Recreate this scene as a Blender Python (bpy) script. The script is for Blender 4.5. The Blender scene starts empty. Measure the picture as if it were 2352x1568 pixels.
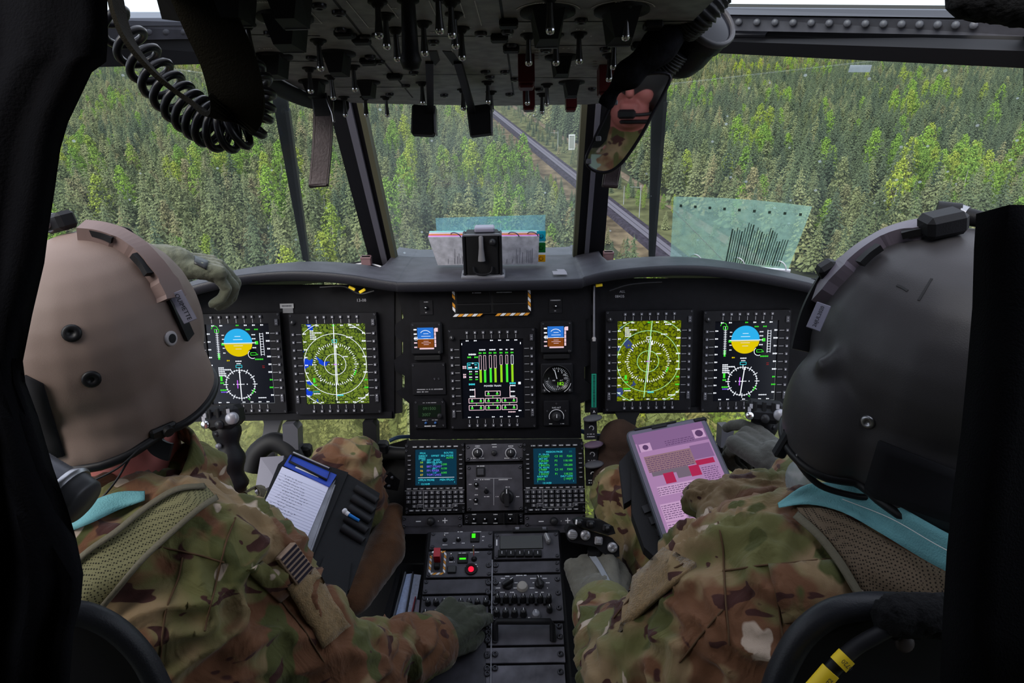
import bpy, bmesh, math, random
import numpy as np
from mathutils import Matrix, Vector, Quaternion, noise

SC = bpy.context.scene
COL = SC.collection
rnd = random.Random(7)
R = math.radians

# ---------------------------------------------------------------- camera
F = 1568.0                       # focal length in pixels of the 2352 x 1568 frame
CAM = Vector((0.042, 0.0, 1.45))
PITCH, ROLL = R(25.0), R(1.1)
FWD = Vector((0, math.cos(PITCH), -math.sin(PITCH)))
_r0, _u0 = Vector((1, 0, 0)), Vector((0, math.sin(PITCH), math.cos(PITCH)))
RGT = _r0 * math.cos(ROLL) - _u0 * math.sin(ROLL)
UPV = _u0 * math.cos(ROLL) + _r0 * math.sin(ROLL)
cd = bpy.data.cameras.new('camera')
cd.sensor_width = 36.0
cd.lens = F * 36.0 / 2352.0
cd.clip_start = 0.02
cd.clip_end = 9000
cam = bpy.data.objects.new('camera', cd)
COL.objects.link(cam)
cam.matrix_world = Matrix.Translation(CAM) @ Matrix((RGT, UPV, -FWD)).transposed().to_4x4()
SC.camera = cam

# ---------------------------------------------------------------- sky, sun, exposure
world = bpy.data.worlds.new('overcast_sky')
SC.world = world
world.use_nodes = True
wn = world.node_tree
wn.nodes.clear()
_o = wn.nodes.new('ShaderNodeOutputWorld')
_b = wn.nodes.new('ShaderNodeBackground')
_g = wn.nodes.new('ShaderNodeTexCoord')
_s = wn.nodes.new('ShaderNodeSeparateXYZ')
_c = wn.nodes.new('ShaderNodeValToRGB')
_c.color_ramp.elements[0].position = 0.0
_c.color_ramp.elements[0].color = (0.70, 0.76, 0.86, 1)
_c.color_ramp.elements[1].position = 0.6
_c.color_ramp.elements[1].color = (0.80, 0.86, 1.0, 1)
wn.links.new(_g.outputs['Generated'], _s.inputs[0])
wn.links.new(_s.outputs['Z'], _c.inputs[0])
wn.links.new(_c.outputs[0], _b.inputs['Color'])
wn.links.new(_b.outputs[0], _o.inputs['Surface'])
_b.inputs['Strength'].default_value = 1.35

sd = bpy.data.lights.new('sun', 'SUN')
sd.energy = 3.0
sd.angle = R(45)
sd.color = (1.0, 0.95, 0.86)
sun = bpy.data.objects.new('sun', sd)
COL.objects.link(sun)
sun.rotation_euler = (R(34), R(-36), 0)      # high, veiled, from behind and to the left
SC.view_settings.view_transform = 'Standard'
SC.view_settings.look = 'None'
SC.view_settings.exposure = 0.45
SC.view_settings.gamma = 1.0
SC.view_settings.use_curve_mapping = False
SC.cycles.max_bounces = 6
SC.cycles.diffuse_bounces = 3
SC.cycles.glossy_bounces = 3
SC.cycles.transparent_max_bounces = 12
SC.cycles.use_denoising = True
SC.cycles.caustics_reflective = False
SC.cycles.caustics_refractive = False

# ---------------------------------------------------------------- layout helpers
def P(u, v, d):
    """world point that the lens sees at pixel (u, v), d metres along the optical axis"""
    return CAM + RGT * ((u - 1176) / F * d) + UPV * (-(v - 784) / F * d) + FWD * d

def ray(u, v):
    return (RGT * ((u - 1176) / F) + UPV * (-(v - 784) / F) + FWD)

class Frame:
    """a flat panel in the place: origin, right, up and outward axes"""
    def __init__(s, o, x, y):
        s.o, s.x, s.y = Vector(o), Vector(x).normalized(), Vector(y).normalized()
        s.n = s.x.cross(s.y).normalized()
        s.M = Matrix.Translation(s.o) @ Matrix((s.x, s.y, s.n)).transposed().to_4x4()
    def at(s, u, v, h=0.0):
        r = ray(u, v)
        t = ((s.o + s.n * h - CAM).dot(s.n)) / r.dot(s.n)
        p = CAM + r * t - s.o
        return p.dot(s.x), p.dot(s.y)
    def w(s, x, y, h=0.0):
        return s.o + s.x * x + s.y * y + s.n * h
    def sub(s, x, y, h=0.0, rot=0.0):
        return s.M @ Matrix.Translation((x, y, h)) @ Matrix.Rotation(rot, 4, 'Z')

def zplane(u, v, z):
    r = ray(u, v)
    return CAM + r * ((z - CAM.z) / r.z)

# ---------------------------------------------------------------- materials
MATS = {}
def mat(name, col, rough=0.55, metal=0.0, bump=0.0, bscale=400.0, var=0.0, vscale=30.0, emit=0.0, spec=0.3, sheen=0.0, alpha=1.0):
    if name in MATS:
        return MATS[name]
    m = bpy.data.materials.new(name)
    m.use_nodes = True
    nt = m.node_tree
    b = nt.nodes['Principled BSDF']
    c4 = tuple(col) + (1.0,) if len(col) == 3 else col
    b.inputs['Base Color'].default_value = c4
    b.inputs['Roughness'].default_value = rough
    b.inputs['Metallic'].default_value = metal
    b.inputs['Specular IOR Level'].default_value = spec
    if sheen:
        b.inputs['Sheen Weight'].default_value = sheen
    if emit:
        b.inputs['Emission Color'].default_value = c4
        b.inputs['Emission Strength'].default_value = emit
        b.inputs['Base Color'].default_value = (0.0, 0.0, 0.0, 1)
        b.inputs['Specular IOR Level'].default_value = 0.0
    tc = None
    if bump or var:
        tc = nt.nodes.new('ShaderNodeTexCoord')
    if var:
        n = nt.nodes.new('ShaderNodeTexNoise')
        n.inputs['Scale'].default_value = vscale
        n.inputs['Detail'].default_value = 5
        nt.links.new(tc.outputs['Object'], n.inputs['Vector'])
        r = nt.nodes.new('ShaderNodeValToRGB')
        r.color_ramp.elements[0].position = 0.35
        r.color_ramp.elements[1].position = 0.68
        r.color_ramp.elements[0].color = tuple(max(0, x * (1 - var)) for x in c4[:3]) + (1,)
        r.color_ramp.elements[1].color = tuple(min(1, x * (1 + var)) for x in c4[:3]) + (1,)
        nt.links.new(n.outputs['Fac'], r.inputs[0])
        nt.links.new(r.outputs[0], b.inputs['Base Color'])
    if bump:
        n = nt.nodes.new('ShaderNodeTexNoise')
        n.inputs['Scale'].default_value = bscale
        n.inputs['Detail'].default_value = 3
        nt.links.new(tc.outputs['Object'], n.inputs['Vector'])
        k = nt.nodes.new('ShaderNodeBump')
        k.inputs['Strength'].default_value = bump
        k.inputs['Distance'].default_value = 0.002
        nt.links.new(n.outputs['Fac'], k.inputs['Height'])
        nt.links.new(k.outputs[0], b.inputs['Normal'])
    MATS[name] = m
    return m

def glow(name, col, k=1.0):
    return mat(name, col, emit=k)

BLACK = mat('black_paint', (0.008, 0.008, 0.0105), 0.5, bump=0.15, bscale=900, var=0.15, spec=.22)
BLACK2 = mat('black_matte', (0.005, 0.005, 0.0065), 0.62)
PANEL = mat('panel_paint', (0.0055, 0.0055, 0.0075), 0.55, bump=0.2, bscale=1200, var=0.2, vscale=60, spec=.15)
PANELG = mat('console_paint', (0.055, 0.053, 0.066), 0.5, bump=0.2, bscale=1200, var=0.2, vscale=40)
RUBBER = mat('rubber', (0.008, 0.008, 0.010), 0.45)
KNOB = mat('knob_plastic', (0.018, 0.018, 0.021), 0.38)
KEYM = mat('key_plastic', (0.075, 0.075, 0.09), 0.45)
CHROME = mat('chrome', (0.75, 0.75, 0.78), 0.22, 1.0)
STEEL = mat('steel', (0.35, 0.35, 0.37), 0.35, 1.0)
GREYM = mat('grey_metal', (0.22, 0.22, 0.25), 0.42, 0.3, var=0.15)
WHITE = mat('white_print', (0.78, 0.78, 0.82), 0.6)
DIMW = mat('dim_print', (0.42, 0.42, 0.46), 0.6)
YELLOW = mat('yellow_tape', (0.80, 0.56, 0.02), 0.5)
ORANGE = mat('orange_tape', (0.72, 0.30, 0.03), 0.5)
REDP = mat('red_guard', (0.42, 0.015, 0.03), 0.35)
DKRED = mat('dark_red_guard', (0.085, 0.010, 0.012), 0.4)
BLUEP = mat('blue_plastic', (0.02, 0.06, 0.42), 0.4)
PAPER = mat('white_paper', (0.72, 0.72, 0.90), 0.7)

# ---------------------------------------------------------------- mesh builder
class MB:
    def __init__(s):
        s.v, s.f, s.mi, s.sm = [], [], [], []
    def add(s, vs, fs, mi=0, M=None, smooth=False):
        k = len(s.v)
        if M is None:
            s.v += [tuple(p) for p in vs]
        else:
            s.v += [tuple(M @ Vector(p)) for p in vs]
        s.f += [tuple(i + k for i in f) for f in fs]
        s.mi += [mi] * len(fs)
        s.sm += [smooth] * len(fs)
        return s
    def box(s, c, d, mi=0, M=None, b=0.0):
        x, y, z = [q / 2 for q in d]
        T = Matrix.Translation(c)
        if M is not None:
            T = M @ T
        if b <= 0:
            vs = [(i * x, j * y, k * z) for i in (-1, 1) for j in (-1, 1) for k in (-1, 1)]
            fs = [(0, 1, 3, 2), (4, 6, 7, 5), (0, 4, 5, 1), (2, 3, 7, 6), (0, 2, 6, 4), (1, 5, 7, 3)]
            return s.add(vs, fs, mi, T)
        b = min(b, 0.9 * min(x, y, z))
        vs, idx = [], {}
        for i in (-1, 1):
            for j in (-1, 1):
                for k in (-1, 1):
                    for a in range(3):
                        p = [i * (x - b), j * (y - b), k * (z - b)]
                        p[a] = (i * x, j * y, k * z)[a]
                        idx[i, j, k, a] = len(vs)
                        vs.append(tuple(p))
        fs = []
        for a in range(3):
            o1, o2 = [q for q in range(3) if q != a]
            for sg in (-1, 1):
                q = []
                for (p1, p2) in ((-1, -1), (1, -1), (1, 1), (-1, 1)):
                    key = [0, 0, 0]
                    key[a], key[o1], key[o2] = sg, p1, p2
                    q.append(idx[tuple(key) + (a,)])
                fs.append(tuple(q))
        for a in range(3):
            o1, o2 = [q for q in range(3) if q != a]
            for s1 in (-1, 1):
                for s2 in (-1, 1):
                    key0, key1 = [0, 0, 0], [0, 0, 0]
                    key0[a], key1[a] = -1, 1
                    key0[o1] = key1[o1] = s1
                    key0[o2] = key1[o2] = s2
                    fs.append((idx[tuple(key0) + (o1,)], idx[tuple(key1) + (o1,)], idx[tuple(key1) + (o2,)], idx[tuple(key0) + (o2,)]))
        for i in (-1, 1):
            for j in (-1, 1):
                for k in (-1, 1):
                    fs.append(tuple(idx[i, j, k, a] for a in range(3)))
        return s.add(vs, fs, mi, T)
    def cyl(s, p0, p1, r0, r1=None, n=14, mi=0, M=None, caps=True, smooth=True):
        r1 = r0 if r1 is None else r1
        p0, p1 = Vector(p0), Vector(p1)
        ax = (p1 - p0)
        q = ax.to_track_quat('Z', 'Y') if ax.length > 1e-9 else Quaternion()
        vs = []
        for (p, r) in ((p0, r0), (p1, r1)):
            for i in range(n):
                t = 2 * math.pi * i / n
                vs.append(p + q @ Vector((r * math.cos(t), r * math.sin(t), 0)))
        fs = [(i, (i + 1) % n, n + (i + 1) % n, n + i) for i in range(n)]
        s.add(vs, fs, mi, M, smooth)
        if caps:
            s.add(vs[:n], [tuple(range(n - 1, -1, -1))], mi, M)
            s.add(vs[n:], [tuple(range(n))], mi, M)
        return s
    def lathe(s, prof, n=20, mi=0, M=None, smooth=True, caps=True):
        vs = []
        for (r, z) in prof:
            for i in range(n):
                t = 2 * math.pi * i / n
                vs.append((r * math.cos(t), r * math.sin(t), z))
        fs = []
        for k in range(len(prof) - 1):
            for i in range(n):
                fs.append((k * n + i, k * n + (i + 1) % n, (k + 1) * n + (i + 1) % n, (k + 1) * n + i))
        s.add(vs, fs, mi, M, smooth)
        if caps:
            if prof[0][0] > 1e-6:
                s.add(vs[:n], [tuple(range(n - 1, -1, -1))], mi, M)
            if prof[-1][0] > 1e-6:
                s.add(vs[-n:], [tuple(range(n))], mi, M)
        return s
    def tube(s, pts, r, n=8, mi=0, M=None, closed=False, flat=None, up=None, smooth=True):
        """round tube, or with flat=(half width, half thickness) a band whose width axis stays near `up`"""
        pts = [Vector(p) for p in pts]
        N = len(pts)
        vs = []
        prev = None
        for i, p in enumerate(pts):
            a = pts[(i - 1) % N] if (closed or i > 0) else p
            c = pts[(i + 1) % N] if (closed or i < N - 1) else p
            t = (c - a).normalized()
            if up is not None:
                u_ = up[i] if isinstance(up, (list, tuple)) and not isinstance(up, Vector) and len(up) == N else up
                e = Vector(u_)
                e = (e - t * e.dot(t)).normalized()
            elif prev is None:
                e = Vector((0, 0, 1)) if abs(t.z) < 0.9 else Vector((1, 0, 0))
                e = (e - t * e.dot(t)).normalized()
            else:
                e = (prev - t * prev.dot(t)).normalized()
            prev = e
            g = t.cross(e)
            if flat:
                fl = flat[i] if isinstance(flat[0], (list, tuple)) else flat
                w, h = fl
                for (x, y) in ((-w, -h), (w, -h), (w, h), (-w, h)):
                    vs.append(p + e * x + g * y)
            else:
                rr = r[i] if isinstance(r, (list, tuple)) else r
                for k in range(n):
                    th = 2 * math.pi * k / n
                    vs.append(p + e * (rr * math.cos(th)) + g * (rr * math.sin(th)))
        m = 4 if flat else n
        fs = []
        for i in range(N if closed else N - 1):
            j = (i + 1) % N
            for k in range(m):
                fs.append((i * m + k, i * m + (k + 1) % m, j * m + (k + 1) % m, j * m + k))
        s.add(vs, fs, mi, M, smooth and not flat)
        if not closed:
            s.add(vs[:m], [tuple(range(m - 1, -1, -1))], mi, M)
            s.add(vs[-m:], [tuple(range(m))], mi, M)
        return s
    def prism(s, poly, z0, z1, mi=0, M=None):
        n = len(poly)
        vs = [(x, y, z0) for x, y in poly] + [(x, y, z1) for x, y in poly]
        fs = [tuple(range(n - 1, -1, -1)), tuple(range(n, 2 * n))] + [(i, (i + 1) % n, n + (i + 1) % n, n + i) for i in range(n)]
        return s.add(vs, fs, mi, M)
    def rect(s, x, y, w, h, z=0.0, mi=0, M=None):
        return s.add([(x - w / 2, y - h / 2, z), (x + w / 2, y - h / 2, z), (x + w / 2, y + h / 2, z), (x - w / 2, y + h / 2, z)], [(0, 1, 2, 3)], mi, M)
    def line(s, x0, y0, x1, y1, t, z=0.0, mi=0, M=None):
        dx, dy = x1 - x0, y1 - y0
        L = math.hypot(dx, dy) or 1e-9
        a, b = -dy / L * t / 2, dx / L * t / 2
        return s.add([(x0 + a, y0 + b, z), (x0 - a, y0 - b, z), (x1 - a, y1 - b, z), (x1 + a, y1 + b, z)], [(0, 1, 2, 3)], mi, M)
    def frame_rect(s, x, y, w, h, t, z=0.0, mi=0, M=None):
        s.line(x - w / 2, y - h / 2, x + w / 2, y - h / 2, t, z, mi, M); s.line(x - w / 2, y + h / 2, x + w / 2, y + h / 2, t, z, mi, M)
        s.line(x - w / 2, y - h / 2, x - w / 2, y + h / 2, t, z, mi, M); s.line(x + w / 2, y - h / 2, x + w / 2, y + h / 2, t, z, mi, M)
        return s
    def ring(s, x, y, r, t, a0=0.0, a1=2 * math.pi, z=0.0, mi=0, n=40, M=None):
        vs, fs = [], []
        for i in range(n + 1):
            a = a0 + (a1 - a0) * i / n
            for q in (r - t / 2, r + t / 2):
                vs.append((x + q * math.cos(a), y + q * math.sin(a), z))
        for i in range(n):
            fs.append((2 * i, 2 * i + 1, 2 * i + 3, 2 * i + 2))
        return s.add(vs, fs, mi, M)
    def disc(s, x, y, r, z=0.0, mi=0, n=24, M=None, a0=0.0, a1=2 * math.pi):
        vs = [(x + r * math.cos(a0 + (a1 - a0) * i / n), y + r * math.sin(a0 + (a1 - a0) * i / n), z) for i in range(n + 1)]
        return s.add(vs, [tuple(range(n + 1))], mi, M)
    def text(s, body, x, y, size, z=0.0, mi=0, M=None, align='CENTER'):
        vs, fs = glyphs(body, align)
        T = Matrix.Translation((x, y, z)) @ Matrix.Scale(size, 4)
        return s.add(vs, fs, mi, T if M is None else M @ T)
    def build(s, name, mats, parent=None, smooth=None):
        me = bpy.data.meshes.new(name)
        me.from_pydata(s.v, [], s.f)
        if not isinstance(mats, (list, tuple)):
            mats = [mats]
        for m in mats:
            me.materials.append(m)
        me.polygons.foreach_set('material_index', s.mi)
        me.polygons.foreach_set('use_smooth', s.sm if smooth is None else [smooth] * len(s.f))
        me.update()
        o = bpy.data.objects.new(name, me)
        COL.objects.link(o)
        if parent is not None:
            o.parent = parent
        return o

_GL = {}
def glyphs(body, align='CENTER'):
    key = (body, align)
    if key not in _GL:
        cu = bpy.data.curves.new('t', 'FONT')
        cu.body = body
        cu.align_x = align
        cu.align_y = 'CENTER'
        cu.resolution_u = 2
        ob = bpy.data.objects.new('t', cu)
        me = bpy.data.meshes.new_from_object(ob)
        _GL[key] = ([tuple(v.co) for v in me.vertices], [tuple(p.vertices) for p in me.polygons])
        bpy.data.objects.remove(ob); bpy.data.curves.remove(cu); bpy.data.meshes.remove(me)
    return _GL[key]

def tag(o, label=None, cat=None, group=None, kind=None):
    if label: o['label'] = label
    if cat: o['category'] = cat
    if group: o['group'] = group
    if kind: o['kind'] = kind
    return o

def thing(name, label, cat, M=None, group=None):
    o = bpy.data.objects.new(name, None)
    o.empty_display_size = 0.02
    COL.objects.link(o)
    if M is not None:
        o.matrix_world = M if isinstance(M, Matrix) else Matrix.Translation(M)
    return tag(o, label, cat, group)

def inst(me_obj, parent, M, name=None):
    """a further copy of a part that shares its mesh"""
    o = bpy.data.objects.new(name or me_obj.name.split('.')[0], me_obj.data)
    COL.objects.link(o)
    o.parent = parent
    o.matrix_local = M
    return o

def smooth_path(pts, k=6, closed=False):
    """Catmull-Rom through pts"""
    pts = [Vector(p) for p in pts]
    out = []
    n = len(pts)
    for i in range(n if closed else n - 1):
        p0 = pts[(i - 1) % n] if (closed or i > 0) else pts[0] * 2 - pts[1]
        p1, p2 = pts[i], pts[(i + 1) % n]
        p3 = pts[(i + 2) % n] if (closed or i < n - 2) else pts[-1] * 2 - pts[-2]
        for j in range(k):
            t = j / k
            out.append(0.5 * ((2 * p1) + (p2 - p0) * t + (2 * p0 - 5 * p1 + 4 * p2 - p3) * t * t + (3 * p1 - p0 - 3 * p2 + p3) * t ** 3))
    if not closed:
        out.append(pts[-1])
    return out

def blob(name, prims, voxel, mats, parent=None, smooth=8, disp=0.0, dscale=0.05, cut=None, post=None):
    """one continuous skin grown over tapered capsules and ellipsoids.
    prims: ('c', p0, p1, r0, r1) or ('e', centre, (rx, ry, rz), Matrix or None)"""
    mb = MB()
    for p in prims:
        if p[0] == 'c':
            _, a, b, r0, r1 = p
            a, b = Vector(a), Vector(b)
            L = (b - a).length
            q = (b - a).to_track_quat('Z', 'Y').to_matrix().to_4x4()
            prof = [(r0 * math.sin(t), -r0 * math.cos(t)) for t in np.linspace(0.08, math.pi / 2, 5)]
            prof += [(r1 * math.cos(t), L + r1 * math.sin(t)) for t in np.linspace(0, math.pi / 2 - 0.08, 5)]
            mb.lathe(prof, 16, M=Matrix.Translation(a) @ q)
        else:
            _, c, rr, rot = p
            T = Matrix.Translation(c) @ (rot if rot is not None else Matrix.Identity(4)) @ Matrix.Diagonal((rr[0], rr[1], rr[2], 1))
            prof = [(math.sin(t), -math.cos(t)) for t in np.linspace(0.05, math.pi - 0.05, 15)]
            mb.lathe(prof, 24, M=T)
    o = mb.build(name, mats, parent)
    md = o.modifiers.new('r', 'REMESH'); md.mode = 'VOXEL'; md.voxel_size = voxel; md.use_smooth_shade = True
    if smooth:
        ms = o.modifiers.new('s', 'SMOOTH'); ms.factor = 0.5; ms.iterations = smooth
    dg = bpy.context.evaluated_depsgraph_get()
    me = bpy.data.meshes.new_from_object(o.evaluated_get(dg), depsgraph=dg)
    old = o.data
    o.modifiers.clear()
    o.data = me
    me.name = name
    bpy.data.meshes.remove(old)
    if cut:
        bm = bmesh.new(); bm.from_mesh(me)
        for (pc, pn) in cut:
            bmesh.ops.bisect_plane(bm, geom=bm.verts[:] + bm.edges[:] + bm.faces[:], plane_co=pc, plane_no=pn, clear_outer=True)
        bm.to_mesh(me); bm.free()
    n = len(me.vertices)
    co = np.empty(n * 3); me.vertices.foreach_get('co', co); co = co.reshape(-1, 3)
    if disp:
        nr = np.empty(n * 3); me.vertices.foreach_get('normal', nr); nr = nr.reshape(-1, 3)
        for i in range(n):
            p = Vector(co[i]) / dscale
            q = p + Vector((noise.noise(p * 0.6), noise.noise(p * 0.6 + Vector((9, 3, 1))), 0)) * 1.5
            h = 1.0 - 2.0 * abs(noise.noise(q)) + 0.4 * noise.noise(q * 2.3)
            co[i] += nr[i] * disp * (h - 0.5)
        me.vertices.foreach_set('co', co.ravel())
    if post:
        co = post(co)
        me.vertices.foreach_set('co', co.ravel())
    me.polygons.foreach_set('use_smooth', [True] * len(me.polygons))
    me.update()
    return o

# ================================================================ THE SETTING
def slab(name, pts, thick, m, parent=None, kind='structure', label=None, cat=None):
    """flat plate through world points, thickened away from the cockpit"""
    pts = [Vector(p) for p in pts]
    n = Vector((0, 0, 0))
    for i in range(len(pts)):
        a, b = pts[i] - pts[0], pts[(i + 1) % len(pts)] - pts[0]
        n += a.cross(b)
    n.normalize()
    if n.dot(pts[0] - CAM) < 0:
        n = -n
    k = len(pts)
    vs = pts + [p + n * thick for p in pts]
    fs = [tuple(range(k)), tuple(range(2 * k - 1, k - 1, -1))] + [(i, (i + 1) % k, k + (i + 1) % k, k + i) for i in range(k)]
    o = MB().add(vs, fs).build(name, m, parent)
    bm = bmesh.new(); bm.from_mesh(o.data); bmesh.ops.recalc_face_normals(bm, faces=bm.faces); bm.to_mesh(o.data); bm.free()
    if parent is None:
        tag(o, label, cat, None, kind)
    return o

def PP(*l):
    return [P(*q) for q in l]

# ---- window glass: clear, faintly reflecting, with a film of dust and dried drops; the film also paints in distant haze
def glass_mat(name, tint=(0.93, 0.97, 0.97), dust_haze=0.05, spots=0.5, film=(0.75, 0.8, 0.82), ior=1.25):
    m = bpy.data.materials.new(name); m.use_nodes = True
    nt = m.node_tree; nt.nodes.clear()
    out = nt.nodes.new('ShaderNodeOutputMaterial')
    tr = nt.nodes.new('ShaderNodeBsdfTransparent'); tr.inputs[0].default_value = tint + (1,)
    gl = nt.nodes.new('ShaderNodeBsdfGlossy'); gl.inputs['Roughness'].default_value = 0.04
    df = nt.nodes.new('ShaderNodeBsdfDiffuse'); df.inputs[0].default_value = film + (1,)
    tl = nt.nodes.new('ShaderNodeBsdfTranslucent'); tl.inputs[0].default_value = film + (1,)
    fr = nt.nodes.new('ShaderNodeFresnel'); fr.inputs[0].default_value = ior
    m1 = nt.nodes.new('ShaderNodeMixShader'); m2 = nt.nodes.new('ShaderNodeMixShader'); m3 = nt.nodes.new('ShaderNodeMixShader')
    nt.links.new(fr.outputs[0], m1.inputs[0]); nt.links.new(tr.outputs[0], m1.inputs[1]); nt.links.new(gl.outputs[0], m1.inputs[2])
    m3.inputs[0].default_value = 0.6
    nt.links.new(df.outputs[0], m3.inputs[1]); nt.links.new(tl.outputs[0], m3.inputs[2])
    tc = nt.nodes.new('ShaderNodeTexCoord')
    n1 = nt.nodes.new('ShaderNodeTexNoise'); n1.inputs['Scale'].default_value = 3.0; n1.inputs['Detail'].default_value = 5
    nt.links.new(tc.outputs['Object'], n1.inputs['Vector'])
    vo = nt.nodes.new('ShaderNodeTexVoronoi'); vo.inputs['Scale'].default_value = 16.0; vo.inputs['Randomness'].default_value = 1.0
    nt.links.new(tc.outputs['Object'], vo.inputs['Vector'])
    lt = nt.nodes.new('ShaderNodeMath'); lt.operation = 'LESS_THAN'; lt.inputs[1].default_value = 0.055
    nt.links.new(vo.outputs['Distance'], lt.inputs[0])
    k1 = nt.nodes.new('ShaderNodeMath'); k1.operation = 'MULTIPLY'; k1.inputs[1].default_value = spots
    nt.links.new(lt.outputs[0], k1.inputs[0])
    k2 = nt.nodes.new('ShaderNodeMath'); k2.operation = 'MULTIPLY_ADD'; k2.inputs[1].default_value = dust_haze; nt.links.new(n1.outputs['Fac'], k2.inputs[0])
    nt.links.new(k1.outputs[0], k2.inputs[2])
    nt.links.new(k2.outputs[0], m2.inputs[0]); nt.links.new(m1.outputs[0], m2.inputs[1]); nt.links.new(m3.outputs[0], m2.inputs[2])
    nt.links.new(m2.outputs[0], out.inputs['Surface'])
    return m

GLASS = glass_mat('windshield_glass', dust_haze=0.045)
GLASSC = glass_mat('centre_glass', dust_haze=0.11)
CHING = glass_mat('chin_glass', (0.95, 0.95, 0.78), 0.28, 0.2, (0.72, 0.74, 0.38))
GLASSR = glass_mat('roof_glass', dust_haze=0.03, ior=1.02)

# ---- forest floor
GZ = -53.5
gm = mat('forest_floor', (0.035, 0.038, 0.02), 0.95, var=0.5, vscale=0.06, spec=0.1)
g = MB().add([(-3000, -300, GZ), (3000, -300, GZ), (3000, 5200, GZ), (-3000, 5200, GZ)], [(0, 1, 2, 3)]).build('ground', gm)
tag(g, 'brown green forest floor far below the cockpit', 'ground', kind='structure')

# ---- railway through the clearing
T0, T1 = zplane(1540, 588, GZ), zplane(1112, 243, GZ)
tdir = (T1 - T0); tdir.z = 0; tdir.normalize()
tnrm = Vector((tdir.y, -tdir.x, 0))              # to the right of the line of travel
A, B = T0 - tdir * 110, T1 + tdir * 900
def strip(a, b, off, w, h0, h1):
    c = Vector((0, 0, 1))
    q = []
    for p in (a, b):
        q += [p + tnrm * (off - w / 2 - 0.8) + c * h0, p + tnrm * (off - w / 2) + c * h1, p + tnrm * (off + w / 2) + c * h1, p + tnrm * (off + w / 2 + 0.8) + c * h0]
    return q, [(0, 1, 5, 4), (1, 2, 6, 5), (2, 3, 7, 6), (0, 4, 7, 3), (0, 3, 2, 1), (4, 5, 6, 7)]
rw = thing('railway_track', 'railway line on a dark ballast bed crossing the forest clearing', 'railway')
mb = MB(); mb.add(*strip(A, B, 0, 6.4, 0.02, 0.9)); mb.build('ballast_bed', mat('ballast', (0.042, 0.034, 0.047), 1.0, var=0.35, vscale=0.7, spec=0.0), rw)
for off in (-0.78, 0.78):
    mb = MB(); mb.add(*strip(A, B, off, -1.38, 0.9, 1.12)); mb.build('rail', mat('rail_steel', (0.12, 0.105, 0.13), 0.8, 0.0, spec=0.05), rw)
for off in (-0.0,):
    mb = MB(); mb.add(*strip(A, B, off, 1.2, 0.9, 0.97)); mb.build('sleeper_band', mat('sleepers', (0.062, 0.053, 0.068), 1.0, var=0.4, vscale=1.1, spec=0.0), rw)
mb = MB(); mb.add(*strip(A, B, -7.5, 7.0, 0.01, 0.12)); o = mb.build('path', mat('brown_verge', (0.13, 0.095, 0.06), 0.95, var=0.5, vscale=0.2, spec=0.0)); tag(o, 'brown bare verge along the railway bed', 'ground', kind='structure')
mb = MB(); mb.add(*strip(A, B, 11.0, 12.0, 0.01, 0.10)); o = mb.build('field', mat('green_verge', (0.10, 0.10, 0.045), 0.95, var=0.5, vscale=0.15, spec=0.0)); tag(o, 'green scrubby verge on the far side of the railway', 'ground', kind='structure')
mb = MB(); mb.add(*strip(A, B, 20.0, 2.2, 0.02, 0.14)); o = mb.build('path', mat('dirt_track', (0.17, 0.125, 0.09), 0.95, var=0.3, vscale=0.4, spec=0.0)); tag(o, 'pale dirt service track beside the railway verge', 'track', kind='structure')

# ---- trees
def foliage(name, cols, val=0.5):
    m = bpy.data.materials.new(name); m.use_nodes = True
    nt = m.node_tree; b = nt.nodes['Principled BSDF']
    b.inputs['Roughness'].default_value = 0.8; b.inputs['Specular IOR Level'].default_value = 0.15
    oi = nt.nodes.new('ShaderNodeObjectInfo')
    r = nt.nodes.new('ShaderNodeValToRGB')
    for i, c in enumerate(cols):
        e = r.color_ramp.elements[i] if i < 2 else r.color_ramp.elements.new(i / (len(cols) - 1))
        e.position = i / (len(cols) - 1); e.color = c + (1,)
    nt.links.new(oi.outputs['Random'], r.inputs[0])
    tc = nt.nodes.new('ShaderNodeTexCoord'); n = nt.nodes.new('ShaderNodeTexNoise'); n.inputs['Scale'].default_value = 9
    nt.links.new(tc.outputs['Object'], n.inputs['Vector'])
    mx = nt.nodes.new('ShaderNodeMix'); mx.data_type = 'RGBA'; mx.blend_type = 'MULTIPLY'; mx.inputs[0].default_value = 1.0
    r2 = nt.nodes.new('ShaderNodeValToRGB'); r2.color_ramp.elements[0].position = 0.3; r2.color_ramp.elements[1].position = 0.7
    r2.color_ramp.elements[0].color = (1 - val,) * 3 + (1,); r2.color_ramp.elements[1].color = (1 + val,) * 3 + (1,)
    nt.links.new(n.outputs['Fac'], r2.inputs[0])
    nt.links.new(r.outputs[0], mx.inputs[6]); nt.links.new(r2.outputs[0], mx.inputs[7])
    nt.links.new(mx.outputs[2], b.inputs['Base Color'])
    return m
SPR = foliage('spruce_needles', [(0.047, 0.069, 0.040), (0.095, 0.121, 0.058), (0.067, 0.090, 0.052)])
PIN = foliage('pine_needles', [(0.118, 0.146, 0.062), (0.207, 0.218, 0.095), (0.095, 0.123, 0.058), (0.224, 0.196, 0.095)])
BIR = foliage('birch_leaves', [(0.202, 0.319, 0.039), (0.140, 0.241, 0.039), (0.291, 0.336, 0.045)])
BARK = mat('bark', (0.16, 0.11, 0.08), 0.9)
WBARK = mat('birch_bark', (0.55, 0.53, 0.48), 0.8)

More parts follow.
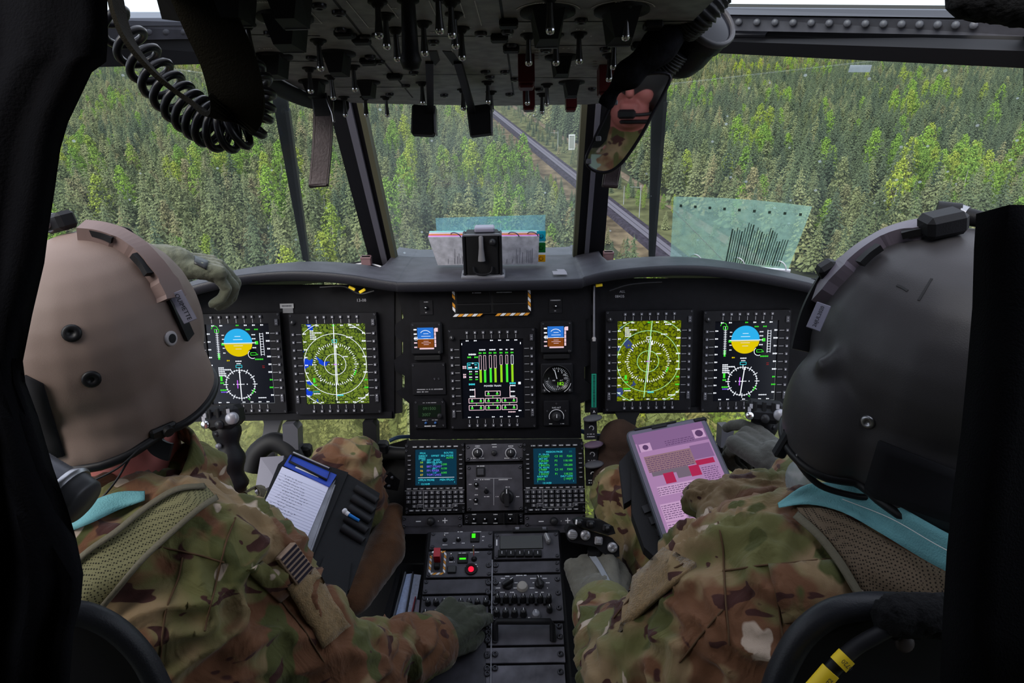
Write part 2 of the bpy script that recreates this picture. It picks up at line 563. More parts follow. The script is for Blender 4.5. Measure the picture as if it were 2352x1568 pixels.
def make_spruce(name, seed, h, rad, m=None):
    r = random.Random(seed); mb = MB()
    z = 0.10
    while z < 0.985:
        rr = rad * (1 - z) ** 0.85 * r.uniform(0.8, 1.15) + 0.012
        nb = max(5, int(11 * (1 - z) + 5))
        a0 = r.uniform(0, 6.28)
        for k in range(nb):
            a = a0 + 6.283 * k / nb + r.uniform(-0.25, 0.25)
            L = rr * r.uniform(0.6, 1.25); w = 0.5 * L * r.uniform(0.35, 0.6) + 0.01
            ca, sa = math.cos(a), math.sin(a); dz = -0.35 * L + r.uniform(-0.01, 0.01)
            zz = z + r.uniform(-0.012, 0.012)
            p = [(0, 0, zz + 0.02), (ca * L * .5 - sa * w, sa * L * .5 + ca * w, zz + dz * .5), (ca * L * .55, sa * L * .55, zz + dz * .3 + 0.008),
                 (ca * L * .5 + sa * w, sa * L * .5 - ca * w, zz + dz * .5), (ca * L, sa * L, zz + dz + r.uniform(0, .02)),
                 (ca * L * .85 - sa * w * .6, sa * L * .85 + ca * w * .6, zz + dz * .9), (ca * L * .85 + sa * w * .6, sa * L * .85 - ca * w * .6, zz + dz * .9)]
            mb.add(p, [(0, 1, 2), (0, 2, 3), (2, 5, 4), (2, 4, 6)])
        z += 0.052 * (1.15 - 0.5 * z)
    mb.add([(-.012, 0, .93), (.012, 0, .93), (0, .012, .93), (0, 0, 1.02)], [(0, 1, 3), (1, 2, 3), (2, 0, 3)])
    o = mb.build(name, m or SPR); o.data.transform(Matrix.Scale(h, 4)); return o

def make_leafy(name, seed, h, rad, z0, shape, m, nc, leaf):
    r = random.Random(seed); mb = MB()
    for k in range(nc):
        z = z0 + (1 - z0) * r.random()
        t = (z - z0) / (1 - z0)
        env = rad * shape(t)
        a = r.uniform(0, 6.283); q = env * (0.25 + 0.75 * math.sqrt(r.random()))
        c = Vector((q * math.cos(a), q * math.sin(a), z))
        out = Vector((math.cos(a), math.sin(a), 0.7))
        for j in range(7):
            p = c + Vector((r.gauss(0, 1), r.gauss(0, 1), r.gauss(0, 1))) * leaf * 0.8
            n = (out + Vector((r.gauss(0, .7), r.gauss(0, .7), r.gauss(0, .7)))).normalized()
            e = n.orthogonal().normalized(); g_ = n.cross(e)
            th = r.uniform(0, 6.28); e2 = e * math.cos(th) + g_ * math.sin(th); g2 = n.cross(e2)
            s_ = leaf * r.uniform(0.5, 1.1)
            mb.add([p - e2 * s_, p + g2 * s_ * .55, p + e2 * s_ * 1.1, p - g2 * s_ * .55], [(0, 1, 2, 3)])
    o = mb.build(name, m); o.data.transform(Matrix.Scale(h, 4)); return o

pine_shape = lambda t: (0.55 + 0.6 * math.sin(math.pi * min(1, t * 0.9 + 0.1))) * (1 - t) ** 0.65
birch_shape = lambda t: max(0.1, math.sin(math.pi * (0.12 + 0.86 * t)) ** 0.8)
KINDS = [make_spruce('spruce_tree', 1, 15.5, 0.22), make_spruce('spruce_tree', 2, 13.5, 0.27),
         make_spruce('pine_tree', 3, 14, 0.29, PIN), make_leafy('pine_tree', 4, 13, 0.25, 0.15, pine_shape, PIN, 230, 0.024),
         make_leafy('birch_tree', 5, 15.5, 0.155, 0.14, birch_shape, BIR, 230, 0.020), make_leafy('birch_tree', 6, 13, 0.19, 0.10, birch_shape, BIR, 230, 0.023)]
TRUNK = []
for k in range(6):
    mb = MB(); hh = 9 if k < 4 else 11
    mb.cyl((0, 0, -0.3), (0, 0, hh), 0.16, 0.05, 6, smooth=True)
    TRUNK.append(mb.build('trunk', WBARK if k >= 4 else BARK, KINDS[k]))

def vis(x, y):
    d = Vector((x, y, GZ + 9)) - CAM
    dd = d.dot(FWD)
    if dd < 5: return None
    return 1176 + F * d.dot(RGT) / dd, 784 - F * d.dot(UPV) / dd, dd
r = random.Random(11)
pts = []
y = 45.0
while y < 2600:
    st = 5.7 if y < 430 else (6.6 if y < 1000 else 10.0)
    hw = 0.9 * y + 40
    x = -hw
    while x < hw:
        px, py = x + r.uniform(-.48, .48) * st, y + r.uniform(-.48, .48) * st
        x += st
        off = (Vector((px, py, 0)) - Vector((T0.x, T0.y, 0))).dot(tnrm)
        if -25 < off < 22.5:
            if not ((5 < off < 18.5 and r.random() < 0.75) or (off < -9 and r.random() < 0.6)): continue
            small = 0.3 if off > -15 else 0.42
        else:
            small = 1.0
        q = Vector((px / 60, py / 60, 0.3))
        a = noise.noise(q); b = noise.noise(q * 1.7 + Vector((5, 2, 8))); c = noise.noise(Vector((px / 25, py / 25, 4.0)))
        if b + 0.45 * c > (0.34 if y < 330 else 0.52) or (y < 260 and r.random() < 0.07) or r.random() < 0.02: k = 4 if r.random() < 0.7 else 5
        elif a + 0.5 * r.gauss(0, 0.5) + (0.22 if px < 0 else -0.12) > 0.02: k = 2 if r.random() < .6 else 3
        else: k = 0 if r.random() < .6 else 1
        s_ = small * r.uniform(0.85, 1.45)
        pts.append((px, py, k, s_, r.uniform(0, 6.283)))
    y += st
# the trees that show largest are individuals, everything behind them one mass
near = []
for i, t in enumerate(pts):
    v = vis(t[0], t[1])
    if v and -40 < v[0] < 2400 and ((250 < v[1] < 650) or (930 < v[1] < 1120 and (450 < v[0] < 900 or 1340 < v[0] < 1800))):
        hidden = v[1] < 650 and not (v[1] < 640 and 90 < v[0] < 2330)
        if not hidden: near.append((v[2] / t[3], i))
near.sort()
pick = []; cnt = {}
for d_, i in near:
    if len(pick) >= 290: break
    pick.append(i)
LAB = ['narrow dark green spruce seen through the ', 'broad dark green spruce seen through the ', 'tall olive green pine seen through the ', 'bushy olive green pine seen through the ',
       'slender bright yellow green birch seen through the ', 'bushy bright yellow green birch seen through the ']
GRP = ['narrow dark spruces', 'broad dark spruces', 'tall olive pines', 'bushy olive pines', 'slender bright birches', 'bushy bright birches']
first = [True] * 6
for i in pick:
    px, py, k, s_, a = pts[i]
    if first[k]:
        o = KINDS[k]; first[k] = False
    else:
        o = KINDS[k].copy(); COL.objects.link(o)
        t = TRUNK[k].copy(); COL.objects.link(t); t.parent = o
    o.location = (px, py, GZ); o.rotation_euler = (0, 0, a); o.scale = (s_, s_, s_)
    vx = vis(px, py); pn = 'chin window' if vx[1] > 800 else ('pane ahead of the tan helmet' if vx[0] < 830 else ('narrow centre pane' if vx[0] < 1340 else 'pane ahead of the dark helmet'))
    tag(o, LAB[k] + pn, 'tree', GRP[k] + ' seen through the ' + pn)
ps = set(pick)
rest = [p for i, p in enumerate(pts) if i not in ps]
me = bpy.data.meshes.new('forest')
me.from_pydata([(p[0], p[1], GZ) for p in rest], [], [])
for nm, j in (('kind', 2), ('size', 3), ('turn', 4)):
    at_ = me.attributes.new(nm, 'FLOAT', 'POINT'); at_.data.foreach_set('value', [float(p[j]) for p in rest])
forest = bpy.data.objects.new('forest', me); COL.objects.link(forest)
tag(forest, 'dense mixed forest of spruce pine and birch stretching to the horizon', 'forest', kind='stuff')
ng = bpy.data.node_groups.new('forest', 'GeometryNodeTree')
ng.interface.new_socket('Geometry', in_out='INPUT', socket_type='NodeSocketGeometry')
ng.interface.new_socket('Geometry', in_out='OUTPUT', socket_type='NodeSocketGeometry')
gi = ng.nodes.new('NodeGroupInput'); go = ng.nodes.new('NodeGroupOutput'); jn = ng.nodes.new('GeometryNodeJoinGeometry')
def attr(nm):
    n = ng.nodes.new('GeometryNodeInputNamedAttribute'); n.data_type = 'FLOAT'; n.inputs['Name'].default_value = nm
    return n.outputs[0]
ak, as_, at2 = attr('kind'), attr('size'), attr('turn')
cx = ng.nodes.new('ShaderNodeCombineXYZ'); ng.links.new(at2, cx.inputs[2])
for k in range(6):
    oi = ng.nodes.new('GeometryNodeObjectInfo'); oi.inputs['Object'].default_value = KINDS[k]; oi.inputs['As Instance'].default_value = True
    cp = ng.nodes.new('FunctionNodeCompare'); cp.data_type = 'FLOAT'; cp.operation = 'EQUAL'; cp.inputs[1].default_value = float(k); cp.inputs['Epsilon'].default_value = 0.1
    ng.links.new(ak, cp.inputs[0])
    ip = ng.nodes.new('GeometryNodeInstanceOnPoints')
    ng.links.new(gi.outputs[0], ip.inputs['Points']); ng.links.new(cp.outputs[0], ip.inputs['Selection']); ng.links.new(oi.outputs['Geometry'], ip.inputs['Instance'])
    ng.links.new(cx.outputs[0], ip.inputs['Rotation']); ng.links.new(as_, ip.inputs['Scale']); ng.links.new(ip.outputs[0], jn.inputs[0])
ng.links.new(jn.outputs[0], go.inputs[0])
md = forest.modifiers.new('scatter', 'NODES'); md.node_group = ng

# ---- masts and the small white trackside frame
for (u_, v_, hpx, arm) in ((1468, 500, 70, 1), (1281, 355, 48, 1), (1233, 272, 30, 1), (1255, 285, 24, 0), (1432, 470, 40, 0)):
    b_ = zplane(u_, v_, GZ); L = hpx / F * (b_ - CAM).dot(FWD) / 0.93
    t = thing('railway_mast', 'grey railway mast with a bracket arm by the track, at ' + {1468: 'the windshield post', 1281: 'the white frame', 1233: 'the far bend'}.get(u_, '') if arm else
              ('plain grey railway pole near the far bend' if u_ == 1255 else 'plain grey railway pole close to the windshield post'), 'mast', Matrix.Translation(b_))
    MB().cyl((0, 0, 0), (0, 0, L), 0.14, 0.10, 8).build('pole', mat('mast_grey', (0.34, 0.34, 0.35), 0.6), t)
    if arm: MB().cyl((0, 0, L * .93), tuple(-tnrm * 3.4 + Vector((0, 0, L * .96))), 0.07, 0.05, 6).build('bracket_arm', MATS['mast_grey'], t)
b_ = zplane(1313, 345, GZ)
t = thing('trackside_cabinet', 'small white frame standing beside the dirt track by the railway', 'cabinet', Matrix.Translation(b_))
for dx in (-1.3, 1.3): MB().box((dx, 0, 3.5), (0.35, 0.35, 7)).build('post', mat('white_frame', (0.6, 0.6, 0.6), 0.6), t)
for dz in (0.5, 6.9): MB().box((0, 0, dz), (3.0, 0.4, 0.6)).build('crossbar', MATS['white_frame'], t)
MB().box((0, 0, 3.6), (2.2, 0.2, 5.6)).build('panel', mat('frame_grey', (0.28, 0.29, 0.27), 0.7), t)

# ---------------------------------------------------------------- windshield panes, posts and roof beams
def pane(name, a, b, c, uv4, m=GLASS, extra=()):
    a, b, c = P(*a), P(*b), P(*c)
    n = (b - a).cross(c - a).normalized()
    def hit(u, v):
        q = ray(u, v); return CAM + q * ((a - CAM).dot(n) / q.dot(n))
    return slab(name, [a, b, c] + [hit(*uv4)], 0.006, m, label=extra[0], cat='window'), n
pane('window_1', (805, 215, 1.50), (888, 640, 1.93), (-80, 720, 1.62), (-80, 95), extra=('windshield pane ahead of the tan helmet',))
pane('window_2', (775, 215, 1.50), (895, 640, 1.93), (1345, 640, 1.93), (1375, 215), m=GLASSC, extra=('narrow centre windshield pane above the binder',))
pane('window_3', (1355, 215, 1.50), (1340, 640, 1.93), (2420, 700, 1.62), (2420, 95), extra=('windshield pane ahead of the dark grey helmet',))

OLIVE = mat('olive_seal', (0.085, 0.08, 0.05), 0.6)
LILAC = mat('grey_strip', (0.11, 0.105, 0.13), 0.5)
FRAMEB = mat('frame_black', (0.006, 0.006, 0.008), 0.5)
def post(name, label, strips):
    t = thing(name, None, None); tag(t, label, 'windshield post', None, 'structure')
    for (nm, a, b, c, d, z, m) in strips:      # a,b top u's ; c,d bottom u's
        slab(nm, PP((a, 205, 1.46 + z), (b, 205, 1.46 + z), (d, 650, 1.89 + z), (c, 650, 1.89 + z)), 0.03, m, t)
post('trim_1', 'slanted black windshield post with a grey strip behind the leather strap',
     [('channel', 744, 786, 862, 893, 0.012, FRAMEB), ('edge_strip', 779, 797, 889, 901, 0.0, LILAC), ('inner_web', 797, 812, 900, 912, 0.012, FRAMEB), ('seal', 812, 826, 911, 921, 0.004, OLIVE)])
post('trim_2', 'upright black windshield post with a grey strip behind the mirror',
     [('seal', 1338, 1352, 1313, 1321, 0.004, OLIVE), ('inner_web', 1352, 1372, 1320, 1338, 0.012, FRAMEB), ('edge_strip', 1372, 1384, 1338, 1347, 0.0, LILAC), ('channel', 1384, 1416, 1346, 1382, 0.012, FRAMEB)])

# roof beam over the right-hand windshield
BEAM = mat('beam_grey', (0.07, 0.07, 0.085), 0.5, var=0.2)
t = thing('trim_3', None, None); tag(t, 'riveted roof beam above the dark grey helmet', 'roof beam', None, 'structure')
slab('lower_rail', PP((1560, 92, 1.36), (2380, 118, 1.10), (2380, 158, 1.12), (1560, 118, 1.38)), 0.03, FRAMEB, t)
slab('recess', PP((1560, 66, 1.36), (2380, 80, 1.12), (2380, 122, 1.12), (1560, 96, 1.38)), 0.02, BLACK2, t)
slab('flange', PP((1560, 34, 1.335), (2380, 50, 1.07), (2380, 84, 1.085), (1560, 68, 1.35)), 0.014, BEAM, t)
slab('upper_lip', PP((1560, 17, 1.32), (2240, 24, 1.10), (2240, 41, 1.105), (1560, 32, 1.325)), 0.03, mat('lip_grey', (0.15, 0.155, 0.19), 0.45), t)
slab('top_edge', PP((1560, 8, 1.33), (2240, 13, 1.11), (2240, 24, 1.11), (1560, 19, 1.33)), 0.03, FRAMEB, t)
slab('clip_plate', PP((1640, 68, 1.325), (1766, 68, 1.29), (1757, 80, 1.29), (1640, 79, 1.325)), 0.008, BEAM, t)
def rivet_row(t, c3, us, v0, v1):
    A_, B_, C_ = [P(*q) for q in c3]; n_ = (B_ - A_).cross(C_ - A_).normalized()
    if n_.dot(CAM - A_) < 0: n_ = -n_
    for i, u_ in enumerate(us):
        q = ray(u_, v0 + (v1 - v0) * i / (len(us) - 1)); p = CAM + q * ((A_ - CAM).dot(n_) / q.dot(n_))
        MB().lathe([(0.0066, -.003), (0.0064, .0028), (0.004, .005), (0.0004, .0056)], 10, M=Matrix.Translation(p) @ n_.to_track_quat('Z', 'Y').to_matrix().to_4x4()).build('rivet', mat('rivet_dark', (0.085, 0.085, 0.10), 0.4), t)
rivet_row(t, ((1560, 34, 1.335), (2380, 50, 1.07), (1560, 68, 1.35)), [1697 + 41.5 * k for k in range(14)], 50, 58)
slab('window_4', PP((1560, -60, 1.16), (2240, -60, 0.98), (2240, 15, 1.12), (1560, 10, 1.34)), 0.006, GLASSR, label='overhead roof window pane above the riveted beam', cat='window')
slab('window_5', PP((200, -60, 1.0), (480, -60, 1.16), (480, 34, 1.33), (200, 46, 1.14)), 0.006, GLASSR, label='overhead roof window pane above the coiled cord', cat='window')
t = thing('trim_4', None, None); tag(t, 'dark roof beam behind the coiled cord', 'roof beam', None, 'structure')
slab('lower_rail', PP((90, 92, 1.14), (720, 84, 1.42), (720, 140, 1.44), (90, 158, 1.16)), 0.03, FRAMEB, t)
slab('flange', PP((90, 52, 1.11), (720, 58, 1.40), (720, 84, 1.41), (90, 96, 1.13)), 0.014, BEAM, t)
slab('upper_lip', PP((90, 42, 1.10), (720, 40, 1.39), (720, 58, 1.395), (90, 60, 1.11)), 0.03, MATS['lip_grey'], t)
rivet_row(t, ((90, 52, 1.11), (720, 58, 1.40), (90, 96, 1.13)), [300 + 40 * k for k in range(9)], 72, 71)

slab('trim_5', PP((2372, 10, 1.06), (2440, 10, 1.05), (2450, 1100, 1.50), (2380, 1100, 1.52)), .05, FRAMEB, label='black door post beyond the dark grey helmet', cat='door post')
# floor, nose sides and chin windows
fl = MB().box((0, 0.35, -0.02), (2.4, 1.75, 0.04)).build('floor', mat('floor_black', (0.012, 0.012, 0.014), 0.8)); tag(fl, 'black cockpit floor under the seats', 'floor', kind='structure')

# ================================================================ INSTRUMENT PANEL
def lin(r_, g_, b_):
    f = lambda c: (c / 255 / 12.92) if c <= 10 else ((c / 255 + 0.055) / 1.055) ** 2.4
    return (f(r_), f(g_), f(b_))

def tilt_frame(o, t):
    return Frame(o, (1, 0, 0), (0, math.sin(t), math.cos(t)))
PF = tilt_frame(P(1136, 870, 1.64), R(15))
CF = tilt_frame(P(1135, 1110, 1.60), R(32))
_l0, _l1 = P(1130, 1220, 1.552), P(1115, 1500, 1.33)
LF = Frame((0, _l0.y, _l0.z), (1, 0, 0), (0, _l0.y - _l1.y, _l0.z - _l1.z))
_a, _b2 = P(1136, 232, 1.30), P(1136, 0, 0.68)
OF = Frame((0, (_a.y + _b2.y) / 2, (_a.z + _b2.z) / 2), (1, 0, 0), (0, _b2.y - _a.y, _b2.z - _a.z))

def poly_on(fr, pts, h=0.0):
    return [fr.at(u, v, h) for u, v in pts]

def spaced(a, b, n):
    return [a + (b - a) * k / (n - 1) for k in range(n)]

# palette of the glowing displays
PAL = [glow('glow_white', lin(225, 230, 240), 1.0), glow('glow_cyan', lin(60, 200, 215), 0.9), glow('glow_green', lin(60, 205, 50), 0.95), glow('glow_yellow', lin(205, 180, 5), 0.9),
       glow('glow_sky', lin(40, 160, 215), 0.9), glow('glow_magenta', lin(190, 90, 230), 0.9), glow('glow_red', lin(190, 40, 40), 0.8), glow('glow_grey', lin(130, 135, 140), 0.8),
       glow('glow_lime', lin(135, 195, 30), 0.9), glow('glow_blue', lin(40, 110, 200), 0.8), glow('glow_brown', lin(120, 62, 20), 0.8), glow('glow_violet', lin(120, 90, 235), 0.9),
       glow('glow_black', lin(8, 9, 14), 1.0), glow('glow_pink', lin(220, 190, 200), 0.9), glow('glow_line', lin(165, 225, 165), 0.9), glow('glow_teal', lin(15, 150, 140), 0.7)]
W_, CY, GR, YE, SK, MG, RD, GY, LM, BL, BR, VI, BK, PK, LN, TL = range(16)
SCREEN = mat('dark_screen', (0.006, 0.007, 0.012), 0.18)

def map_screen(name, base, dark, lake, seed):
    m = bpy.data.materials.new(name); m.use_nodes = True
    nt = m.node_tree; nt.nodes.clear()
    out = nt.nodes.new('ShaderNodeOutputMaterial'); em = nt.nodes.new('ShaderNodeEmission'); em.inputs[1].default_value = 0.9
    tc = nt.nodes.new('ShaderNodeTexCoord'); mp = nt.nodes.new('ShaderNodeMapping'); mp.inputs['Location'].default_value = (seed, seed * .7, 0)
    nt.links.new(tc.outputs['Object'], mp.inputs[0])
    nz = nt.nodes.new('ShaderNodeTexNoise'); nz.inputs['Scale'].default_value = 60; nt.links.new(mp.outputs[0], nz.inputs['Vector'])
    ad = nt.nodes.new('ShaderNodeMix'); ad.data_type = 'RGBA'; ad.inputs[0].default_value = 0.02
    nt.links.new(mp.outputs[0], ad.inputs[6]); nt.links.new(nz.outputs['Color'], ad.inputs[7])
    vo = nt.nodes.new('ShaderNodeTexVoronoi'); vo.feature = 'DISTANCE_TO_EDGE'; vo.inputs['Scale'].default_value = 105; nt.links.new(ad.outputs[2], vo.inputs['Vector'])
    r1 = nt.nodes.new('ShaderNodeValToRGB'); r1.color_ramp.elements[0].color = dark + (1,); r1.color_ramp.elements[1].color = base + (1,)
    r1.color_ramp.elements[0].position = 0.03; r1.color_ramp.elements[1].position = 0.11
    nt.links.new(vo.outputs['Distance'], r1.inputs[0])
    n2 = nt.nodes.new('ShaderNodeTexNoise'); n2.inputs['Scale'].default_value = 26; n2.inputs['Detail'].default_value = 4; nt.links.new(mp.outputs[0], n2.inputs['Vector'])
    sx = nt.nodes.new('ShaderNodeSeparateXYZ'); nt.links.new(tc.outputs['Object'], sx.inputs[0])
    ma = nt.nodes.new('ShaderNodeMath'); ma.operation = 'MULTIPLY_ADD'; ma.inputs[1].default_value = -1.9; nt.links.new(sx.outputs[0], ma.inputs[0]); nt.links.new(n2.outputs['Fac'], ma.inputs[2])
    st = nt.nodes.new('ShaderNodeMath'); st.operation = 'GREATER_THAN'; st.inputs[1].default_value = 0.69; nt.links.new(ma.outputs[0], st.inputs[0])
    mx = nt.nodes.new('ShaderNodeMix'); mx.data_type = 'RGBA'; nt.links.new(st.outputs[0], mx.inputs[0]); nt.links.new(r1.outputs[0], mx.inputs[6]); mx.inputs[7].default_value = lake + (1,)
    nt.links.new(mx.outputs[2], em.inputs[0]); nt.links.new(em.outputs[0], out.inputs[0])
    return m
MAP1 = map_screen('map_screen_green', lin(98, 118, 38), lin(30, 42, 24), lin(20, 60, 190), 3.1)
MAP2 = map_screen('map_screen_olive', lin(104, 116, 10), lin(38, 46, 12), lin(48, 62, 105), 5.3)

# ---- structure of the panel
ip = thing('instrument_panel', 'black instrument panel spanning the cockpit under the glareshield', 'instrument panel', PF.M)
MB().prism(poly_on(PF, [(330, 655), (905, 655), (905, 962), (330, 968)]), -0.02, -0.004).build('left_plate', PANEL, ip)
MB().prism(poly_on(PF, [(1362, 640), (1960, 640), (1960, 940), (1362, 949)]), -0.02, -0.004).build('right_plate', PANEL, ip)
edgeL = [(905, 640), (928, 730), (908, 745), (908, 770), (926, 785), (926, 812), (906, 826), (908, 850), (930, 862), (930, 890), (910, 900), (940, 925), (942, 1008)]
edgeR = [(1335, 1005), (1333, 925), (1362, 912), (1362, 885), (1342, 872), (1342, 842), (1362, 832), (1362, 790), (1345, 780), (1345, 735), (1362, 720), (1352, 640)]
MB().prism(poly_on(PF, edgeL + edgeR), -0.02, 0.004).build('centre_plate', PANEL, ip)
for (nm, pl) in (('side_strip', [(870, 655), (920, 655), (922, 950), (880, 955)]), ('side_strip', [(1345, 640), (1395, 640), (1395, 945), (1345, 950)])):
    MB().prism(poly_on(PF, pl), -0.022, -0.008).build(nm, BLACK2, ip)
# lower rim of the outer plates
for (pl) in ([(330, 955), (900, 945), (900, 960), (330, 970)], [(1385, 938), (1960, 928), (1960, 942), (1385, 950)]):
    MB().prism(poly_on(PF, pl), -0.03, 0.002).build('lower_rim', BLACK, ip)

# ---- glareshield: hood lip, deck and underside
lip_px = [(300, 706), (400, 671), (480, 648), (560, 633), (650, 625), (730, 626), (810, 634), (870, 644), (908, 649), (936, 650), (1130, 647), (1316, 643), (1344, 637), (1390, 626), (1460, 617), (1540, 612), (1620, 613), (1700, 622), (1790, 637), (1880, 657), (1990, 690), (2080, 724)]
lip = smooth_path([P(u, v, 1.555 - 0.00005 * max(0, abs(u - 1130) - 250)) for u, v in lip_px], 5)
gs = thing('glareshield', 'dark grey glareshield hood arching over the instrument panel', 'glareshield')
mb = MB()
n = len(lip)
rows = []
for k in range(6):
    f = k / 5
    row = []
    for p in lip:
        hump = abs(p.x) > 0.27
        q = Vector((p.x * (1 + 0.05 * f), p.y + 0.46 * f, p.z + (-0.05 * f * f if not hump else -0.035 * f - 0.16 * f * f)))
        if not hump: q.z = p.z - 0.068 * f
        q.z += (0.004 if k else 0); row.append(q)
    rows.append(row)
vs = [p for r_ in rows for p in r_]
fs = [(k * n + i, k * n + i + 1, (k + 1) * n + i + 1, (k + 1) * n + i) for k in range(5) for i in range(n - 1)]
mb.add(vs, fs, 0, None, True)
GSM = mat('glareshield_grey', (0.050, 0.048, 0.062), 0.55, bump=0.35, bscale=700, var=0.25, vscale=25)
mb.build('deck', GSM, gs)
mb = MB(); dn = PF.y
sec = [(0.0, 0.003), (-0.003, 0.001), (-0.005, -0.006), (-0.004, -0.020), (0.003, -0.023), (0.010, -0.021), (0.010, -0.003)]
vs = []
for p in lip:
    for (a_, b_) in sec:
        vs.append(p + Vector((0, a_, b_)))
m_ = len(sec)
fs = [(i * m_ + k, (i + 1) * m_ + k, (i + 1) * m_ + (k + 1) % m_, i * m_ + (k + 1) % m_) for i in range(n - 1) for k in range(m_)]
mb.add(vs, fs, 0, None, True); mb.build('hood_lip', mat('lip_rubber', (0.020, 0.020, 0.027), 0.45, bump=0.2, bscale=500), gs)
mb = MB(); vs = []
for p in lip:
    q = p - PF.o; q = PF.o + q - PF.n * (q.dot(PF.n) + 0.004)
    vs += [p + Vector((0, 0.004, -0.018)), q + PF.y * -0.022]
mb.add(vs, [(2 * i, 2 * i + 1, 2 * i + 3, 2 * i + 2) for i in range(n - 1)], 0, None, True); mb.build('hood_underside', BLACK2, gs)
# worn decal on the deck, deck edges beside the compass foot
for (a_, b_, c_, d_) in ((1268, 622, 1300, 630), (1278, 618, 1296, 622)):
    slab('worn_patch', [zplane(a_, b_, lip[50].z + .001), zplane(c_, b_, lip[50].z + .001), zplane(c_ + 3, d_, lip[50].z + .001), zplane(a_ + 3, d_, lip[50].z + .001)], 0.0008, mat('worn', (0.3, 0.29, 0.33), 0.7), gs)

# ---------------------------------------------------------------- reusable small hardware
_SH = {}
def shared(key, fn, mats, parent, M, name):
    if key not in _SH:
        mb = MB(); fn(mb); o = mb.build(name, mats, parent); o.matrix_local = M; _SH[key] = o
        return o
    return inst(_SH[key], parent, M, name)

def T(x, y, z=0.0, rz=0.0, rx=0.0, s=1.0):
    return Matrix.Translation((x, y, z)) @ Matrix.Rotation(rz, 4, 'Z') @ Matrix.Rotation(rx, 4, 'X') @ Matrix.Scale(s, 4)

def toggle(parent, x, y, z=0.0, L=0.017, lean=0.35, s=1.0, rz=0.0):
    def fn(mb):
        mb.lathe([(0.0056, 0), (0.0056, 0.0016), (0.0036, 0.0026), (0.0030, 0.0045)], 10, mi=0)
        T_ = Matrix.Rotation(-lean, 4, 'X')
        mb.lathe([(0.0013, 0.002), (0.0016, L * .5), (0.0022, L * .85), (0.0025, L * .95), (0.0018, L * 1.06), (0.0003, L * 1.09)], 10, mi=1, M=T_)
    return shared(('toggle', L, lean), fn, [BLACK, CHROME], parent, T(x, y, z, rz, 0, s), 'toggle_switch')

def knob(parent, x, y, z=0.0, r=0.008, h=0.012, rz=0.0, m=None, name='knob', pointer=True):
    def fn(mb):
        mb.lathe([(r * 1.12, 0), (r * 1.1, h * .25), (r, h * .3), (r * .93, h * .9), (r * .8, h), (0.0004, h)], 18, mi=0)
        if pointer: mb.box((0, r * .45, h + 0.0002), (r * .16, r * .8, 0.0006), mi=1)
    return shared(('knob', round(r, 4), round(h, 4), pointer, m.name if m else ''), fn, [m or KNOB, WHITE], parent, T(x, y, z, rz), name)

def bar_knob(parent, x, y, z=0.0, r=0.011, h=0.014, rz=0.0):
    def fn(mb):
        mb.lathe([(r, 0), (r * .95, h * .4), (r * .7, h * .5)], 18)
        mb.box((0, 0, h * .75), (r * .7, r * 2.5, h), b=0.0015)
        mb.box((0, r * .9, h * 1.26), (r * .12, r * .6, 0.0004), mi=1)
    return shared(('bar', r, h), fn, [KNOB, WHITE], parent, T(x, y, z, rz), 'rotary_knob')

def screw(parent, x, y, z=0.0, r=0.0042, m=None):
    def fn(mb):
        mb.lathe([(1, 0), (1, .35), (.8, .6), (0.45, .6), (.4, .3), (0.02, .3)], 10)
    return shared(('screw', m.name if m else ''), fn, m or mat('screw_dark', (0.055, 0.055, 0.065), 0.3, 0.6), parent, T(x, y, z, s=r), 'screw')

def dashes(mb, x, y, w, h, mi=0, z=0.0004, seed=0):
    """an unreadable word: a few short strokes"""
    rr = random.Random(int(x * 1e5) * 31 + int(y * 1e5) + seed)
    n_ = max(2, int(w / (h * 0.75)))
    for k in range(n_):
        if rr.random() < 0.88:
            ww = w / n_ * rr.uniform(.55, .8)
            mb.rect(x - w / 2 + w / n_ * (k + .5), y, ww, h * rr.uniform(.75, 1), z, mi)

